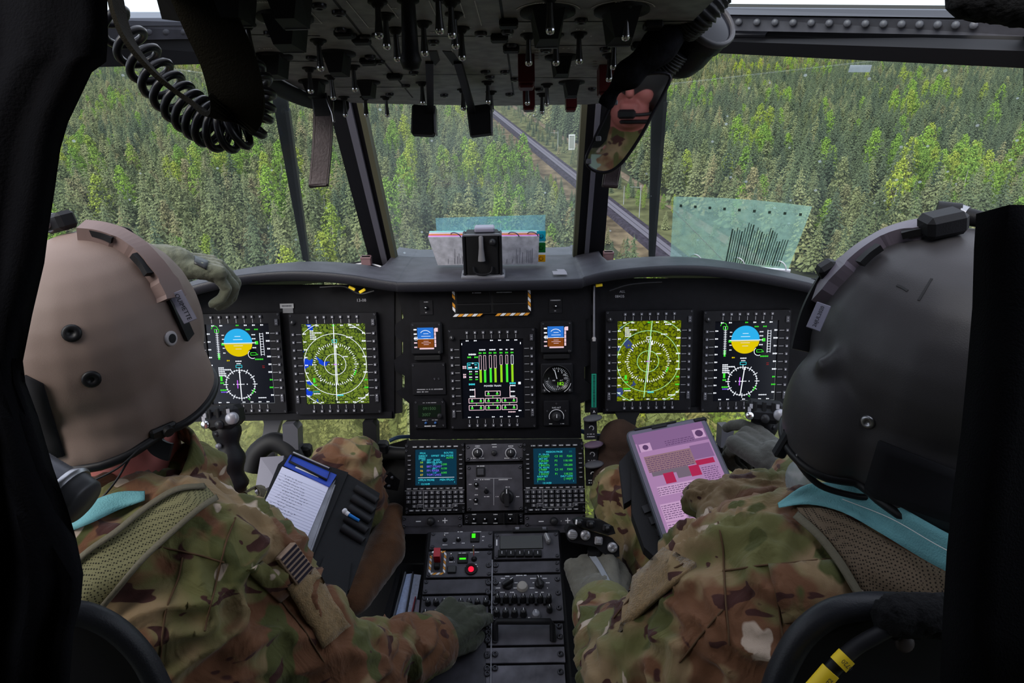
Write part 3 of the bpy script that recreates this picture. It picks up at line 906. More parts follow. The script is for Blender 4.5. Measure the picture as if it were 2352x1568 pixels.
# ---------------------------------------------------------------- the five large displays
BW, BH, AW, AH = 0.205, 0.243, 0.150, 0.194
def big_display(label, cu, cv, screen_mat, draw, group=None):
    x, y = PF.at(cu, cv, 0.01)
    t = thing('multifunction_display', label, 'display', PF.sub(x, y, 0.0))
    mb = MB()
    for (cx_, cy_, w, h) in ((0, (BH + AH) / 4, BW, (BH - AH) / 2), (0, -(BH + AH) / 4, BW, (BH - AH) / 2), (-(BW + AW) / 4, 0, (BW - AW) / 2, AH), ((BW + AW) / 4, 0, (BW - AW) / 2, AH)):
        mb.box((cx_, cy_, 0.004), (w, h, 0.016))
    mb.build('bezel', BLACK, t)
    MB().box((0, 0, 0.002), (AW + .002, AH + .002, 0.012)).build('screen', screen_mat, t)
    tk = MB()
    def btn(bx, by, tx, ty):
        def fn(m):
            m.box((0, 0, 0.002), (0.0068, 0.0068, 0.004), b=0.0008); m.box((0, 0, 0.0041), (0.0028, 0.0034, 0.0003), mi=1)
        shared('mfdbtn', fn, [KEYM, mat('key_mark', (0.55, 0.55, 0.6), 0.5)], t, T(bx, by, 0.012), 'button')
        tk.line(bx + (tx - bx) * .35, by + (ty - by) * .35, tx, ty, 0.0011, 0.0124)
    for k in range(7):
        bx = (k - 3) * 0.0192
        btn(bx, BH / 2 - 0.008, bx, AH / 2 + 0.002); btn(bx, -BH / 2 + 0.008, bx, -AH / 2 - 0.002)
    for k in range(9):
        by = (k - 4) * 0.0188 - 0.002
        btn(-BW / 2 + 0.008, by, -AW / 2 - 0.002, by); btn(BW / 2 - 0.008, by, AW / 2 + 0.002, by)
    tk.build('tick_marks', DIMW, t)
    for (sx, sy) in ((1, 1), (1, -1), (-1, -1)):
        def fn(m): m.box((0, 0, 0.002), (0.0075, 0.015, 0.004), b=0.0008); m.rect(0, 0.003, 0.003, 0.0008, 0.0041, 1); m.rect(0, -0.003, 0.003, 0.0008, 0.0041, 1)
        shared('rocker', fn, [KEYM, MATS['key_mark']], t, T(sx * (BW / 2 - 0.008), sy * (BH / 2 - 0.022 - (0.006 if sy < 0 else 0)) + (0.008 if sy < 0 else 0), 0.012), 'rocker_button')
    knob(t, -BW / 2 + 0.009, BH / 2 - 0.02, 0.012, 0.0055, 0.008)
    for (sx, sy) in ((-1, 1), (1, 1), (-1, -1), (1, -1)): screw(t, sx * (BW / 2 - 0.004), sy * (BH / 2 - 0.004), 0.0115, 0.0028)
    g_ = MB(); draw(g_); g_.build('symbology', PAL, t)
    return t
def sx(a): return (a - 0.5) * AW
def sy(a): return (0.5 - a) * AH
ZS = 0.0084

def blk(g_, a, b, w, h, mi): g_.rect(sx(a), sy(b), w * AW, h * AH, ZS, mi)
def word(g_, a, b, w, h, mi):
    n_ = max(2, int(w * AW / 0.0026))
    for k in range(n_):
        g_.rect(sx(a) + (k - (n_ - 1) / 2) * w * AW / n_, sy(b), w * AW / n_ * .78, h * AH * (0.8 if k % 2 else 1), ZS, mi)

def edge_labels(g_, mi=W_):
    rr = random.Random(5)
    for k in range(7):
        a = 0.5 + (k - 3) * 0.128
        if k != 2: word(g_, a, 0.022, 0.05, 0.016, GR if k == 3 else mi)
        if k != 2: word(g_, a, 0.982, 0.05, 0.014, mi)
    for k in range(9):
        b = 0.5 + (4 - k) * -0.0 + (k - 4) * 0.097 + 0.01
        word(g_, 0.035, b, 0.05, 0.017, mi)
        word(g_, 0.965, b, 0.05 + 0.02 * (k % 2), 0.02, GR if k in (6, 7) else mi)

def compass_rose(g_, a, b, r_, mi, ticks=36, lw=0.0012, inner=None):
    for k in range(ticks):
        an = 2 * math.pi * k / ticks
        l = 0.010 if k % 3 == 0 else 0.006
        c, s_ = math.cos(an), math.sin(an)
        g_.line(sx(a) + r_ * c, sy(b) + r_ * s_, sx(a) + (r_ - l * .7) * c, sy(b) + (r_ - l * .7) * s_, lw * 1.3, ZS, mi)

def draw_pfd(slant):
    def f(g_):
        edge_labels(g_)
        x, y, r_ = sx(0.49), sy(0.235), 0.0335
        g_.disc(x, y, r_, ZS, SK, 32, a0=-0.12, a1=math.pi + 0.12)
        g_.disc(x, y, r_, ZS, YE, 32, a0=math.pi + .02, a1=2 * math.pi - .02)
        g_.rect(x, y - 0.001, 2 * r_, 0.0012, ZS + .0002, W_)
        for k in (-2, -1, 1, 2): g_.rect(x, y + k * 0.0075, 0.014 if k % 2 == 0 else 0.022, 0.001, ZS + .0002, W_ if k > 0 else PK)
        g_.disc(x + r_ * .95, y - r_ * .78, 0.0105, ZS + .0003, BK, 20)
        g_.ring(x + r_ * .95, y - r_ * .85, 0.010, 0.0014, 2.2, 5.2, ZS + .0004, W_, 16)
        g_.frame_rect(x + r_ * 1.02, y - r_ * .82, 0.013, 0.006, 0.0012, ZS + .0005, GR); word(g_, 0.76, 0.385, 0.06, 0.014, GR)
        # tapes either side
        g_.line(sx(0.17), sy(0.07), sx(0.17), sy(0.42), 0.0012, ZS, W_)
        for k in range(14): g_.line(sx(0.145), sy(0.12 + k * .022), sx(0.195), sy(0.12 + k * .022), 0.0009, ZS, W_)
        blk(g_, 0.17, 0.40, 0.03, 0.08, GR); g_.frame_rect(sx(0.17), sy(0.085), 0.010, 0.007, 0.0013, ZS, GR); g_.ring(sx(0.14), sy(0.06), 0.007, 0.0014, 0, 3.2, ZS, GR, 14)
        g_.line(sx(0.84), sy(0.12), sx(0.84), sy(0.40), 0.0014, ZS, W_); g_.line(sx(0.89), sy(0.12), sx(0.89), sy(0.40), 0.0010, ZS, W_)
        for k in range(9): g_.line(sx(0.84), sy(0.13 + k * .032), sx(0.89), sy(0.13 + k * .032), 0.0009, ZS, W_)
        blk(g_, 0.78, 0.24, 0.05, 0.04, GR); blk(g_, 0.25, 0.25, 0.05, 0.03, GR)
        for k, b in enumerate((0.14, 0.19, 0.24, 0.30, 0.36)): word(g_, 0.74, b, 0.06, 0.014, W_); word(g_, 0.26, b, 0.04, 0.012, W_)
        word(g_, 0.66, 0.075, 0.07, 0.016, GR); word(g_, 0.79, 0.075, 0.06, 0.016, GR)
        word(g_, 0.80, 0.445, 0.13, 0.018, GR); word(g_, 0.31, 0.455, 0.05, 0.016, YE)
        word(g_, 0.47, 0.465, 0.10, 0.014, W_); word(g_, 0.47, 0.495, 0.07, 0.012, W_)
        g_.frame_rect(sx(0.47), sy(0.53), 0.014, 0.006, 0.0012, ZS, CY)
        word(g_, 0.86, 0.53, 0.04, 0.006, RD); word(g_, 0.86, 0.55, 0.04, 0.006, RD)
        # horizontal situation circle
        hx, hy, hr = 0.47, 0.755, 0.0345
        g_.ring(sx(hx), sy(hy), hr, 0.0011, z=ZS, mi=W_); compass_rose(g_, hx, hy, hr + .006, W_, 12); compass_rose(g_, hx, hy, hr + .002, W_, 36)
        dx = math.sin(slant) * hr; dy = math.cos(slant) * hr
        g_.line(sx(hx) + dx, sy(hy) + dy, sx(hx) - dx, sy(hy) - dy, 0.0022, ZS, W_)
        g_.add([(sx(hx) + dx - .003, sy(hy) + dy - .006, ZS), (sx(hx) + dx + .003, sy(hy) + dy - .006, ZS), (sx(hx) + dx, sy(hy) + dy, ZS)], [(0, 1, 2)], W_)
        for k in (-2, -1, 1, 2): g_.disc(sx(hx) + k * .008, sy(hy), .0014, ZS, W_, 8)
        g_.rect(sx(hx), sy(hy), 0.011, 0.0016, ZS, W_)
        g_.line(sx(hx) - 0.0065, sy(hy) + .010, sx(hx) - 0.0070, sy(hy) - .010, 0.0022, ZS, MG)
        g_.ring(sx(hx), sy(hy), hr, 0.0026, -0.75, -0.35, ZS + .0002, GR, 8)
        g_.line(sx(0.57), sy(0.935), sx(0.60), sy(0.955), 0.0016, ZS, GR)
        for k, (w, c) in enumerate(((.09, W_), (.20, W_), (.10, W_), (.12, W_), (.12, W_))): word(g_, 0.14 + w / 2, 0.545 + k * .024, w, 0.016, c)
        blk(g_, 0.175, 0.68, 0.035, 0.06, GR); word(g_, 0.18, 0.735, .06, .02, GR); word(g_, 0.19, 0.825, .10, .02, GR); word(g_, 0.20, 0.85, .10, .014, VI)
        word(g_, 0.80, 0.93, 0.13, 0.013, W_)
        g_.line(sx(0.99), 0, sx(0.99), sy(1.0), 0.0006, ZS, GY); g_.line(sx(0.45), sy(0.998), sx(0.99), sy(0.998), 0.0006, ZS, GY)
    return f

def draw_map(slant, lc):
    def f(g_):
        edge_labels(g_, W_)
        cx_, cy_ = 0.49, 0.505
        for r_, a0, a1 in ((0.0255, 0, 6.2832), (0.074, 0, 6.2832), (0.104, 0.62, 2.45), (0.104, 3.9, 5.6)):
            g_.ring(sx(cx_), sy(cy_), r_, 0.0012, a0, a1, ZS, lc, 64)
        compass_rose(g_, cx_, cy_, 0.0515, W_, 60, 0.0012)
        for an in (0.0, 0.85, 2.3, 3.14, 3.95, 5.45):
            c, s_ = math.cos(an), math.sin(an)
            g_.disc(sx(cx_) + .0535 * c, sy(cy_) + .0535 * s_, .0026, ZS, W_, 3)
        L = 0.095; dx = math.sin(slant)
        g_.line(sx(cx_) + L * dx, sy(0.0), sx(cx_) - L * dx, sy(0.96), 0.0019, ZS, W_ if lc == W_ else LN)
        g_.line(sx(cx_) + .003 + .045 * dx, sy(cy_) + .047, sx(cx_) + .003 - .05 * dx, sy(cy_) - .05, 0.0016, ZS, W_)
        g_.add([(sx(cx_) + .001 + .045 * dx, sy(cy_) + .040, ZS), (sx(cx_) + .008 + .045 * dx, sy(cy_) + .040, ZS), (sx(cx_) + .0045 + .045 * dx, sy(cy_) + .051, ZS)], [(0, 1, 2)], W_)
        for k in (-2, -1, 1, 2): g_.disc(sx(cx_) + k * .0075, sy(cy_), .0014, ZS, W_, 8)
        g_.rect(sx(cx_), sy(cy_), .008, .0022, ZS, MG)
        g_.frame_rect(sx(cx_ + .01), sy(0.215), 0.011, 0.006, 0.0012, ZS, CY if lc == W_ else W_)
        g_.ring(sx(cx_), sy(cy_), 0.051, 0.0028, -0.55, -0.3, ZS + .0001, GR, 8)
        word(g_, 0.74, 0.17, 0.10, 0.014, W_); word(g_, 0.66, 0.41, 0.08, 0.014, W_); word(g_, 0.80, 0.05, 0.10, 0.014, W_)
        for k, w in enumerate((.06, .19, .08, .10, .10)): word(g_, 0.12 + w / 2, 0.085 + k * .025, w, 0.015, W_)
        blk(g_, 0.14, 0.70, 0.035, 0.055, GR); word(g_, 0.15, 0.76, .06, .02, GR); word(g_, 0.16, 0.845, .11, .018, TL if lc == W_ else GR); word(g_, 0.17, 0.87, .11, .014, W_)
        word(g_, 0.54, 0.895, .10, .018, CY); word(g_, 0.88, 0.935, .12, .015, W_)
        g_.rect(sx(0.5), sy(0.965), 0.055, 0.0016, ZS, BK)
    return f

def draw_engine(g_):
    for k in range(7):
        a = 0.5 + (k - 3) * 0.128
        if k != 2: word(g_, a, 0.02, 0.05, 0.014, W_); word(g_, a, 0.985, 0.05, 0.012, W_)
    tops = (0.53, 0.54, 0.47, 0.47, 0.35, 0.33, 0.34)
    cols = (LM, GR, GR, LM, LM, GR, LM)
    for k, a in enumerate((0.315, 0.385, 0.475, 0.55, 0.645, 0.735, 0.82)):
        x = sx(a); w = 0.0052
        y0, y1 = sy(0.205), sy(0.545)
        yt = y1 + (y0 - y1) * (1 - tops[k])
        g_.rect(x, (y1 + yt) / 2, w, yt - y1, ZS, cols[k])
        g_.frame_rect(x, (y0 + yt) / 2, w, y0 - yt, 0.0010, ZS + .0002, PK if k < 6 else W_)
        word(g_, a, 0.175, 0.05, 0.02, GR)
    for a, w in ((0.35, .10), (0.51, .10), (0.645, .05), (0.735, .03), (0.82, .05)): word(g_, a, 0.135, w, 0.016, W_)
    word(g_, 0.19, 0.19, 0.12, 0.02, W_); word(g_, 0.14, 0.225, 0.06, 0.02, GR); word(g_, 0.25, 0.225, 0.06, 0.02, GR)
    g_.frame_rect(sx(0.195), sy(0.335), 0.026, 0.015, 0.0014, ZS, CY); word(g_, 0.14, 0.32, .04, .016, CY); word(g_, 0.24, 0.32, .04, .016, CY); word(g_, 0.15, 0.355, .06, .02, W_); word(g_, 0.245, 0.355, .04, .02, W_); word(g_, 0.195, 0.30, .03, .018, W_)
    for b, c in ((0.405, W_), (0.435, GR), (0.475, W_), (0.505, GR)): word(g_, 0.155, b, .05, .015, c); word(g_, 0.25, b, .045, .015, c)
    word(g_, 0.06, 0.34, .06, .016, PK); word(g_, 0.06, 0.36, .06, .016, PK); word(g_, 0.06, 0.44, .05, .016, PK); word(g_, 0.06, 0.47, .05, .03, PK)
    word(g_, 0.17, 0.565, .10, .022, CY); word(g_, 0.82, 0.56, .10, .022, CY); word(g_, 0.82, 0.59, .09, .016, W_)
    g_.text('POWER TRAIN', sx(0.5), sy(0.59), 0.0062, ZS, W_)
    word(g_, 0.17, 0.635, .08, .018, W_); word(g_, 0.17, 0.72, .08, .02, W_); g_.line(sx(0.215), sy(0.62), sx(0.215), sy(0.735), 0.0016, ZS, PK)
    word(g_, 0.82, 0.665, .07, .016, W_); word(g_, 0.82, 0.725, .08, .016, W_); g_.line(sx(0.775), sy(0.60), sx(0.775), sy(0.735), 0.0016, ZS, PK)
    for (a, b) in ((0.5, 0.685), (0.235, 0.775), (0.5, 0.775), (0.765, 0.775), (0.235, 0.865), (0.5, 0.865), (0.765, 0.865)):
        g_.frame_rect(sx(a), sy(b), 0.036, 0.0115, 0.0014, ZS, PK)
        for s_ in (-1, 1): g_.rect(sx(a) + s_ * .0105, sy(b) - .001, 0.0052, 0.0042, ZS, GR); g_.rect(sx(a) + s_ * .0105, sy(b) + .0028, 0.0018, 0.0025, ZS, W_)
    for (a, b, c, d) in ((0.5, 0.715, 0.5, 0.745), (0.235, 0.805, 0.235, 0.835), (0.5, 0.805, 0.5, 0.835), (0.765, 0.805, 0.765, 0.835), (0.355, 0.775, 0.38, 0.775), (0.62, 0.775, 0.645, 0.775)):
        g_.line(sx(a), sy(b), sx(c), sy(d), 0.0016, ZS, GR)
    word(g_, 0.80, 0.925, .12, .016, PK); blk(g_, 0.93, 0.56, .04, .03, W_); word(g_, 0.93, 0.91, .05, .016, W_); blk(g_, .03, .06, .012, .025, W_); blk(g_, .955, .06, .012, .025, W_)

big_display('flight display with a blue and yellow attitude disc beside the tan helmet', 552, 836, SCREEN, draw_pfd(0.0))
big_display('moving map display with blue lakes on green, next to the tan-helmet flight display', 771, 836, MAP1, draw_map(0.015, W_))
big_display('engine display with green bar columns in the panel centre', 1131, 870, SCREEN, draw_engine)
big_display('olive green moving map display next to the vertical green rod', 1490, 829, MAP2, draw_map(0.09, LN))
big_display('flight display with a blue and yellow attitude disc beside the dark grey helmet', 1712, 829, SCREEN, draw_pfd(0.12))

# ================================================================ CENTRE PANEL INSTRUMENTS
def on(fr, u, v, h=0.0): return fr.at(u, v, h)

# striped caution placard
x, y = on(PF, 1129, 690, .006)
t = thing('caution_panel', 'dark caution panel framed by orange and white striped tape', 'caution panel', PF.sub(x, y, 0.004))
MB().box((0, 0, 0.003), (0.178, 0.063, 0.006), b=0.001).build('plate', BLACK2, t)
for k in range(8):
    for j in range(1):
        pass
mb = MB()
HW, HH, TW = 0.0885, 0.033, 0.0062
def stripe_run(mb, x0, y0, x1, y1, n_, skip=()):
    for k in range(n_):
        if k in skip: continue
        a, b = k / n_, (k + 0.82) / n_
        dx, dy = (x1 - x0), (y1 - y0)
        L = math.hypot(dx, dy); nx, ny = -dy / L * TW / 2, dx / L * TW / 2
        sh = TW * .55 / L
        pa = (x0 + dx * a, y0 + dy * a); pb = (x0 + dx * b, y0 + dy * b)
        mb.add([(pa[0] - nx - dx * sh, pa[1] - ny - dy * sh, .0064), (pb[0] - nx - dx * sh, pb[1] - ny - dy * sh, .0064), (pb[0] + nx + dx * sh, pb[1] + ny + dy * sh, .0064), (pa[0] + nx + dx * sh, pa[1] + ny + dy * sh, .0064)], [(0, 1, 2, 3)], k % 2)
stripe_run(mb, -HW, HH, HW, HH, 16, (6, 7, 8, 9)); stripe_run(mb, -HW, -HH, HW, -HH, 16, (6, 7, 8)); stripe_run(mb, -HW, HH * .75, -HW, -HH * .75, 5, (2,)); stripe_run(mb, HW, HH * .75, HW, -HH * .75, 5)
for k_ in range(len(mb.f)):
    q_ = [mb.v[i] for i in mb.f[k_]]
    MB().add(q_ + [(p_[0], p_[1], .0058) for p_ in q_], [(0, 1, 2, 3), (7, 6, 5, 4), (0, 4, 5, 1), (1, 5, 6, 2), (2, 6, 7, 3), (3, 7, 4, 0)]).build('tape_stripe', ORANGE if mb.mi[k_] else WHITE, t)
for (a, b, w, h) in ((-0.042, 0.008, 0.078, 0.026), (0.042, 0.008, 0.078, 0.026), (-0.042, -0.018, 0.078, 0.018), (0.042, -0.018, 0.078, 0.018)):
    MB().box((a, b, 0.0065), (w, h, 0.004), b=0.0008).build('legend_tile', mat('tile_black', (0.008, 0.008, 0.009), 0.25), t)
mb = MB(); dashes(mb, -0.035, 0.0195, 0.022, 0.0022, z=.0088); dashes(mb, 0.03, 0.0195, 0.036, 0.0022, z=.0088); mb.build('lettering', DIMW, t)

# two small standby displays
for (u_, v_, lb) in ((980, 777, 'small blue and brown standby attitude display next to the digital clock column'), (1278, 774, 'small blue and brown standby attitude display above the round altimeter')):
    x, y = on(PF, u_, v_, .01)
    t = thing('standby_display', lb, 'display', PF.sub(x, y, 0.004))
    MB().box((0, 0, 0.005), (0.074, 0.078, 0.010), b=0.004).build('housing', BLACK, t)
    MB().box((0, -0.047, 0.004), (0.062, 0.012, 0.008), b=0.002).build('lower_rail', BLACK2, t)
    mb = MB()
    mb.rect(-.002, .013, .038, .027, .0104, BL); mb.rect(-.002, -.011, .038, .021, .0104, BR); mb.rect(-.002, -.0004, .04, .0009, .0106, W_)
    for k, (w) in enumerate((.012, .022, .012)): mb.rect(-.001, .012 - k * .006, w, .0009, .0106, W_); mb.rect(-.001, -.006 - k * .004, w, .0009, .0106, PK)
    mb.ring(-.002, .006, .014, .0012, .6, 2.5, .0106, W_, 12)
    for k in range(5): mb.rect(-.026, .022 - k * .0105, .007, .003, .0104, PK if k > 2 else W_); mb.rect(.0205, .02 - k * .009, .004, .008, .0104, PK)
    mb.rect(.024, .021, .007, .009, .0103, PK); mb.rect(0, -.0235, .034, .0035, .0104, PK); mb.frame_rect(-.0245, .001, .006, .007, .0009, .0106, W_)
    mb.build('screen', PAL, t)
    knob(t, .030, -.033, .010, .0035, .006, pointer=False); screw(t, -.031, .033, .0095, .0024); screw(t, .031, .033, .0095, .0024)

# radar altimeter dial
x, y = on(PF, 1279, 869, .01)
t = thing('altimeter', 'round altimeter dial showing green digits 182', 'gauge', PF.sub(x, y, 0.004))
MB().box((0, 0, 0.004), (0.076, 0.074, 0.008), b=0.003).build('housing', BLACK, t)
MB().lathe([(.034, .008), (.034, .011), (.031, .011), (.030, .0085), (.0002, .0085)], 32).build('dial', mat('dial_black', (0.005, 0.005, 0.006), 0.25), t)
mb = MB()
for k in range(31):
    a = math.radians(110 - k * 9.2); L = .004 if k % 5 else .0065
    mb.line(.0275 * math.cos(a), .0275 * math.sin(a), (.0275 - L) * math.cos(a), (.0275 - L) * math.sin(a), .0009, .009)
for s_, a in (('2', 80), ('5', 52), ('10', 28), ('15', 2), ('1', 178), ('0', 275)):
    mb.text(s_, .0195 * math.cos(R(a)), .0195 * math.sin(R(a)), .0075, .009)
mb.text('ABS', -.0075, -.004, .0042, .009); mb.text('ALT', .0105, -.004, .0042, .009)
mb.ring(0, -.002, .034, .0012, R(195), R(240), .0112); mb.ring(0, -.002, .034, .0012, R(300), R(345), .0112)
mb.build('lettering', WHITE, t)
mb = MB(); mb.text('182', .008, -.0125, .0115, .0092); mb.build('digits', glow('digit_green', lin(130, 215, 40), 1.0), t)
mb = MB(); mb.add([(-.001, 0, .0098), (.001, 0, .0098), (-.0045, .022, .0098), (-.0065, .0215, .0098)], [(0, 1, 2, 3)]); mb.build('pointer', WHITE, t)
for sx_ in (-1, 1): knob(t, sx_ * .030, -.029, .008, .005, .006, m=None)
# radio altimeter control knob
x, y = on(PF, 1278, 949, .01)
t = thing('radio_altimeter_control', 'small control panel with one round knob and a white arc, below the round dial', 'control panel', PF.sub(x, y, 0.004))
MB().box((0, 0, 0.003), (0.060, 0.062, 0.006), b=0.001).build('plate', BLACK, t)
mb = MB(); mb.ring(0, -.008, .0175, .0014, R(-20), R(200), .0062); mb.text('RAD ALT', 0, .014, .0052, .0062); dashes(mb, -.014, -.026, .008, .002, z=.0062); dashes(mb, .014, -.026, .009, .002, z=.0062); mb.build('lettering', WHITE, t)
knob(t, 0, -.008, .006, .0105, .012)
for (a, b) in ((-.022, .006), (.022, .006), (0, .024)): screw(t, a, b, .006, .0022)
# clock
x, y = on(PF, 987, 949, .01)
t = thing('digital_clock', 'digital clock reading 091500 over 3007 in dim green', 'clock', PF.sub(x, y, 0.004))
MB().prism([(-.038, .026), (-.032, .036), (.032, .036), (.038, .026), (.038, -.036), (-.038, -.036)], 0, .008).build('housing', BLACK, t)
MB().box((0, .006, .008), (.054, .030, .002)).build('window', mat('clock_glass', (0.006, 0.012, 0.008), 0.2), t)
mb = MB(); DG = glow('dim_green', lin(48, 72, 48), 1.0)
mb.text('091500', 0, .0125, .0105, .0093); mb.text('3007', -.008, -.0025, .0105, .0093); mb.build('digits', DG, t)
mb = MB(); dashes(mb, 0, .027, .034, .0018, z=.0084); dashes(mb, -.012, -.016, .014, .002, z=.0084); dashes(mb, .012, -.016, .014, .002, z=.0084); mb.build('lettering', DIMW, t)
for s_ in (-.010, .013): MB().lathe([(.003, 0), (.0028, .0035), (.0003, .004)], 12, M=T(s_, -.023, .008)).build('button', mat('blue_button', (0.03, 0.10, 0.30), 0.3), t)
mb = MB(); dashes(mb, .002, -.031, .032, .003, z=.0084); mb.build('maker_name', WHITE, t)
knob(t, .024, -.006, .008, .0055, .007, pointer=False)
for (a, b) in ((-.032, .028), (.032, .028), (-.032, -.030), (.032, -.030)): screw(t, a, b, .0078, .0026)
# placard with two lines under the standby display
x, y = on(PF, 985, 870, .006)
t = thing('blanking_cover', 'blank black cover panel with two lines of small print above the clock', 'panel', PF.sub(x, y, 0.004))
MB().box((0, 0, .002), (.080, .078, .004), b=.001).build('plate', BLACK, t)
mb = MB(); dashes(mb, .002, -.025, .062, .0026, z=.0042); dashes(mb, -.016, -.031, .028, .0026, z=.0042); mb.build('lettering', DIMW, t)
for (a, b) in ((-.036, .034), (.036, .034), (.014, .0), (.024, 0)): screw(t, a, b, .004, .0026)
for (u_, v_, lb) in ((979, 706, 'toggle switch on the panel top near the slanted windshield post'), (1276, 702, 'toggle switch on the panel top near the green rod')):
    x, y = on(PF, u_, v_, .006)
    t = thing('test_switch', lb, 'switch', PF.sub(x, y, 0.004))
    MB().box((0, 0, .001), (.030, .034, .002)).build('plate', BLACK, t)
    toggle(t, 0, -.001, .002, .012, .15); mb = MB(); dashes(mb, 0, .013, .024 if u_ > 1000 else .01, .0024, z=.0022); dashes(mb, 0, -.012, .01, .0024, z=.0022); mb.build('lettering', DIMW, t)

# green rod with label
x, y = on(PF, 1364, 800, .01)
t = thing('thermometer_rod', 'thin vertical rod with a green labelled sleeve between engine and map displays', 'gauge', PF.sub(x, y, 0.012))
y1 = PF.at(1366, 655)[1] - y; ya = PF.at(1366, 776)[1] - y; yb = PF.at(1364, 855)[1] - y; y2 = PF.at(1362, 932)[1] - y; y3 = PF.at(1362, 950)[1] - y
MB().cyl((0, y1, 0), (0, ya, 0), .0022, .0026, 8).build('rod', GREYM, t)
MB().lathe([(.005, 0), (.005, .006), (.003, .010)], 12, M=Matrix.Translation((0, ya - .005, 0)) @ Matrix.Rotation(R(-90), 4, 'X')).build('collar', mat('pale_collar', (0.4, 0.38, 0.38), 0.5), t)
MB().box((0, (ya + yb) / 2, -.001), (.015, ya - yb, .008), b=.001).build('black_sleeve', BLACK, t)
MB().box((0, (yb + y2) / 2, 0), (.0115, yb - y2, .008), b=.001).build('green_sleeve', mat('green_label', (0.01, 0.26, 0.17), 0.45), t)
mb = MB(); dashes(mb, 0, 0, (yb - y2) * .95, .005, z=0); o = mb.build('lettering', mat('dark_print', (0.005, 0.03, 0.03), .6), t); o.matrix_local = Matrix.Translation((0, (yb + y2) / 2, .0042)) @ Matrix.Rotation(R(90), 4, 'Z')
MB().box((0, (y2 + y3) / 2, 0), (.017, y2 - y3, .009), b=.002).build('end_block', BLACK, t)
mb = MB(); mb.text('A', 0, (y2 + y3) / 2, .009, .0047); mb.build('letter', WHITE, t)

# row of dull paddle knobs on a narrow plate below the rod
x, y = on(CF, 1358, 1050, .0)
t = thing('release_handle_panel', 'narrow black plate with three paddle knobs beside the control units', 'handle panel', CF.sub(x, y, 0.0))
for (v_, nm, rg) in ((975, 'handle_plate', 1), (1035, 'handle_plate', 0), (1080, 'handle_plate', 0)):
    b = CF.at(1358, v_)[1] - y
    MB().box((0, b - .010, .004), (.030, .050, .006), b=.001).build(nm, BLACK, t)
    o = MB().lathe([(.002, 0), (.018, .001), (.020, .004), (.015, .007), (.0005, .008)], 20).build('paddle_knob', mat('purple_knob', (0.10, 0.065, 0.10), 0.5) if v_ == 1035 else mat('grey_knob', (0.075, 0.075, 0.085), 0.5), t)
    o.matrix_local = Matrix.Translation((.004, b + .012, .022)) @ Matrix.Rotation(R(-62), 4, 'X') @ Matrix.Rotation(R(-8), 4, 'Y') @ Matrix.Diagonal((1.15, .8, 1, 1))
    MB().cyl((0, b + .004, .006), (.004, b + .011, .022), .004, .004, 8).build('stem', BLACK2, t)
    mb = MB(); mb.ring(.002, b - .008, .005, .002, R(-60), R(180), .0073); dashes(mb, 0, b - .022, .018, .0026, z=.0073); dashes(mb, 0, b - .028, .018, .0026, z=.0073); mb.build('lettering', DIMW if v_ < 1050 else WHITE, t)

# small stickers, tape and wiring on the black panel under the hood
x, y = on(PF, 657, 705, .004)
t = thing('paper_label', 'small white label above the two displays by the tan helmet', 'label', PF.sub(x, y, -.003))
MB().box((0, .002, .001), (.032, .011, .001)).build('sticker', mat('label_grey', (0.36, 0.36, 0.37), .7), t); MB().box((.002, -.009, .0008), (.024, .012, .001)).build('sticker_tail', mat('label_dim', (0.2, 0.2, 0.21), .7), t)
mb = MB(); dashes(mb, 0, .002, .024, .004, z=.0017); mb.build('lettering', mat('ink', (0.03, 0.03, 0.04), .7), t)
for (s_, u_, v_, sz) in (('13-08', 829, 690, .010), ('08435', 1424, 681, .009), ('ALL', 1430, 670, .008)):
    x, y = on(PF, u_, v_, .0); t = MB(); t.text(s_, 0, 0, sz, .0)
    o = t.build('panel_marking', DIMW, ip); o.matrix_local = T(x, y, -.0034)
for (u_, v_, rz, lb) in ((808, 662, -.5, 'yellow tape tag on the cable under the hood, upper one'), (832, 668, .5, 'yellow tape tag on the cable under the hood, lower one'), (1376, 655, .1, 'yellow tape tag under the hood near the green rod')):
    x, y = on(PF, u_, v_, .03)
    o = MB().box((0, 0, 0), (.016, .007, .006), b=.001).build('tape_tag', YELLOW); o.matrix_world = PF.sub(x, y, .028, rz); tag(o, lb, 'tape tag')
def cable(name, label, cat, pts, r_, m, group=None, k=8, n=8):
    o = MB().tube(smooth_path(pts, k), r_, n).build(name, m); tag(o, label, cat, group); return o
cable('wire', 'thin black cable looping under the hood near the yellow tags', 'cable', [PF.w(*PF.at(u_, v_, .028), .028) for u_, v_ in ((735, 660), (790, 658), (826, 675), (860, 668))], .003, RUBBER)
cable('wire', 'thin black cable under the hood above the olive map display', 'cable', [PF.w(*PF.at(u_, v_, .028), .028) for u_, v_ in ((1400, 668), (1440, 655), (1480, 650), (1520, 648))], .003, RUBBER)

# ================================================================ CONTROL DISPLAY POD
pod = thing('centre_pod', 'black sloping housing that carries the two keypad units', 'console', CF.M)
MB().prism(poly_on(CF, [(934, 1012), (1338, 1008), (1346, 1215), (922, 1220)]), -0.10, -0.002).build('housing', PANEL, pod)
MB().prism(poly_on(CF, [(922, 1208), (1346, 1203), (1347, 1222), (921, 1226)], .005), -0.02, 0.006).build('lower_ledge', PANELG, pod)

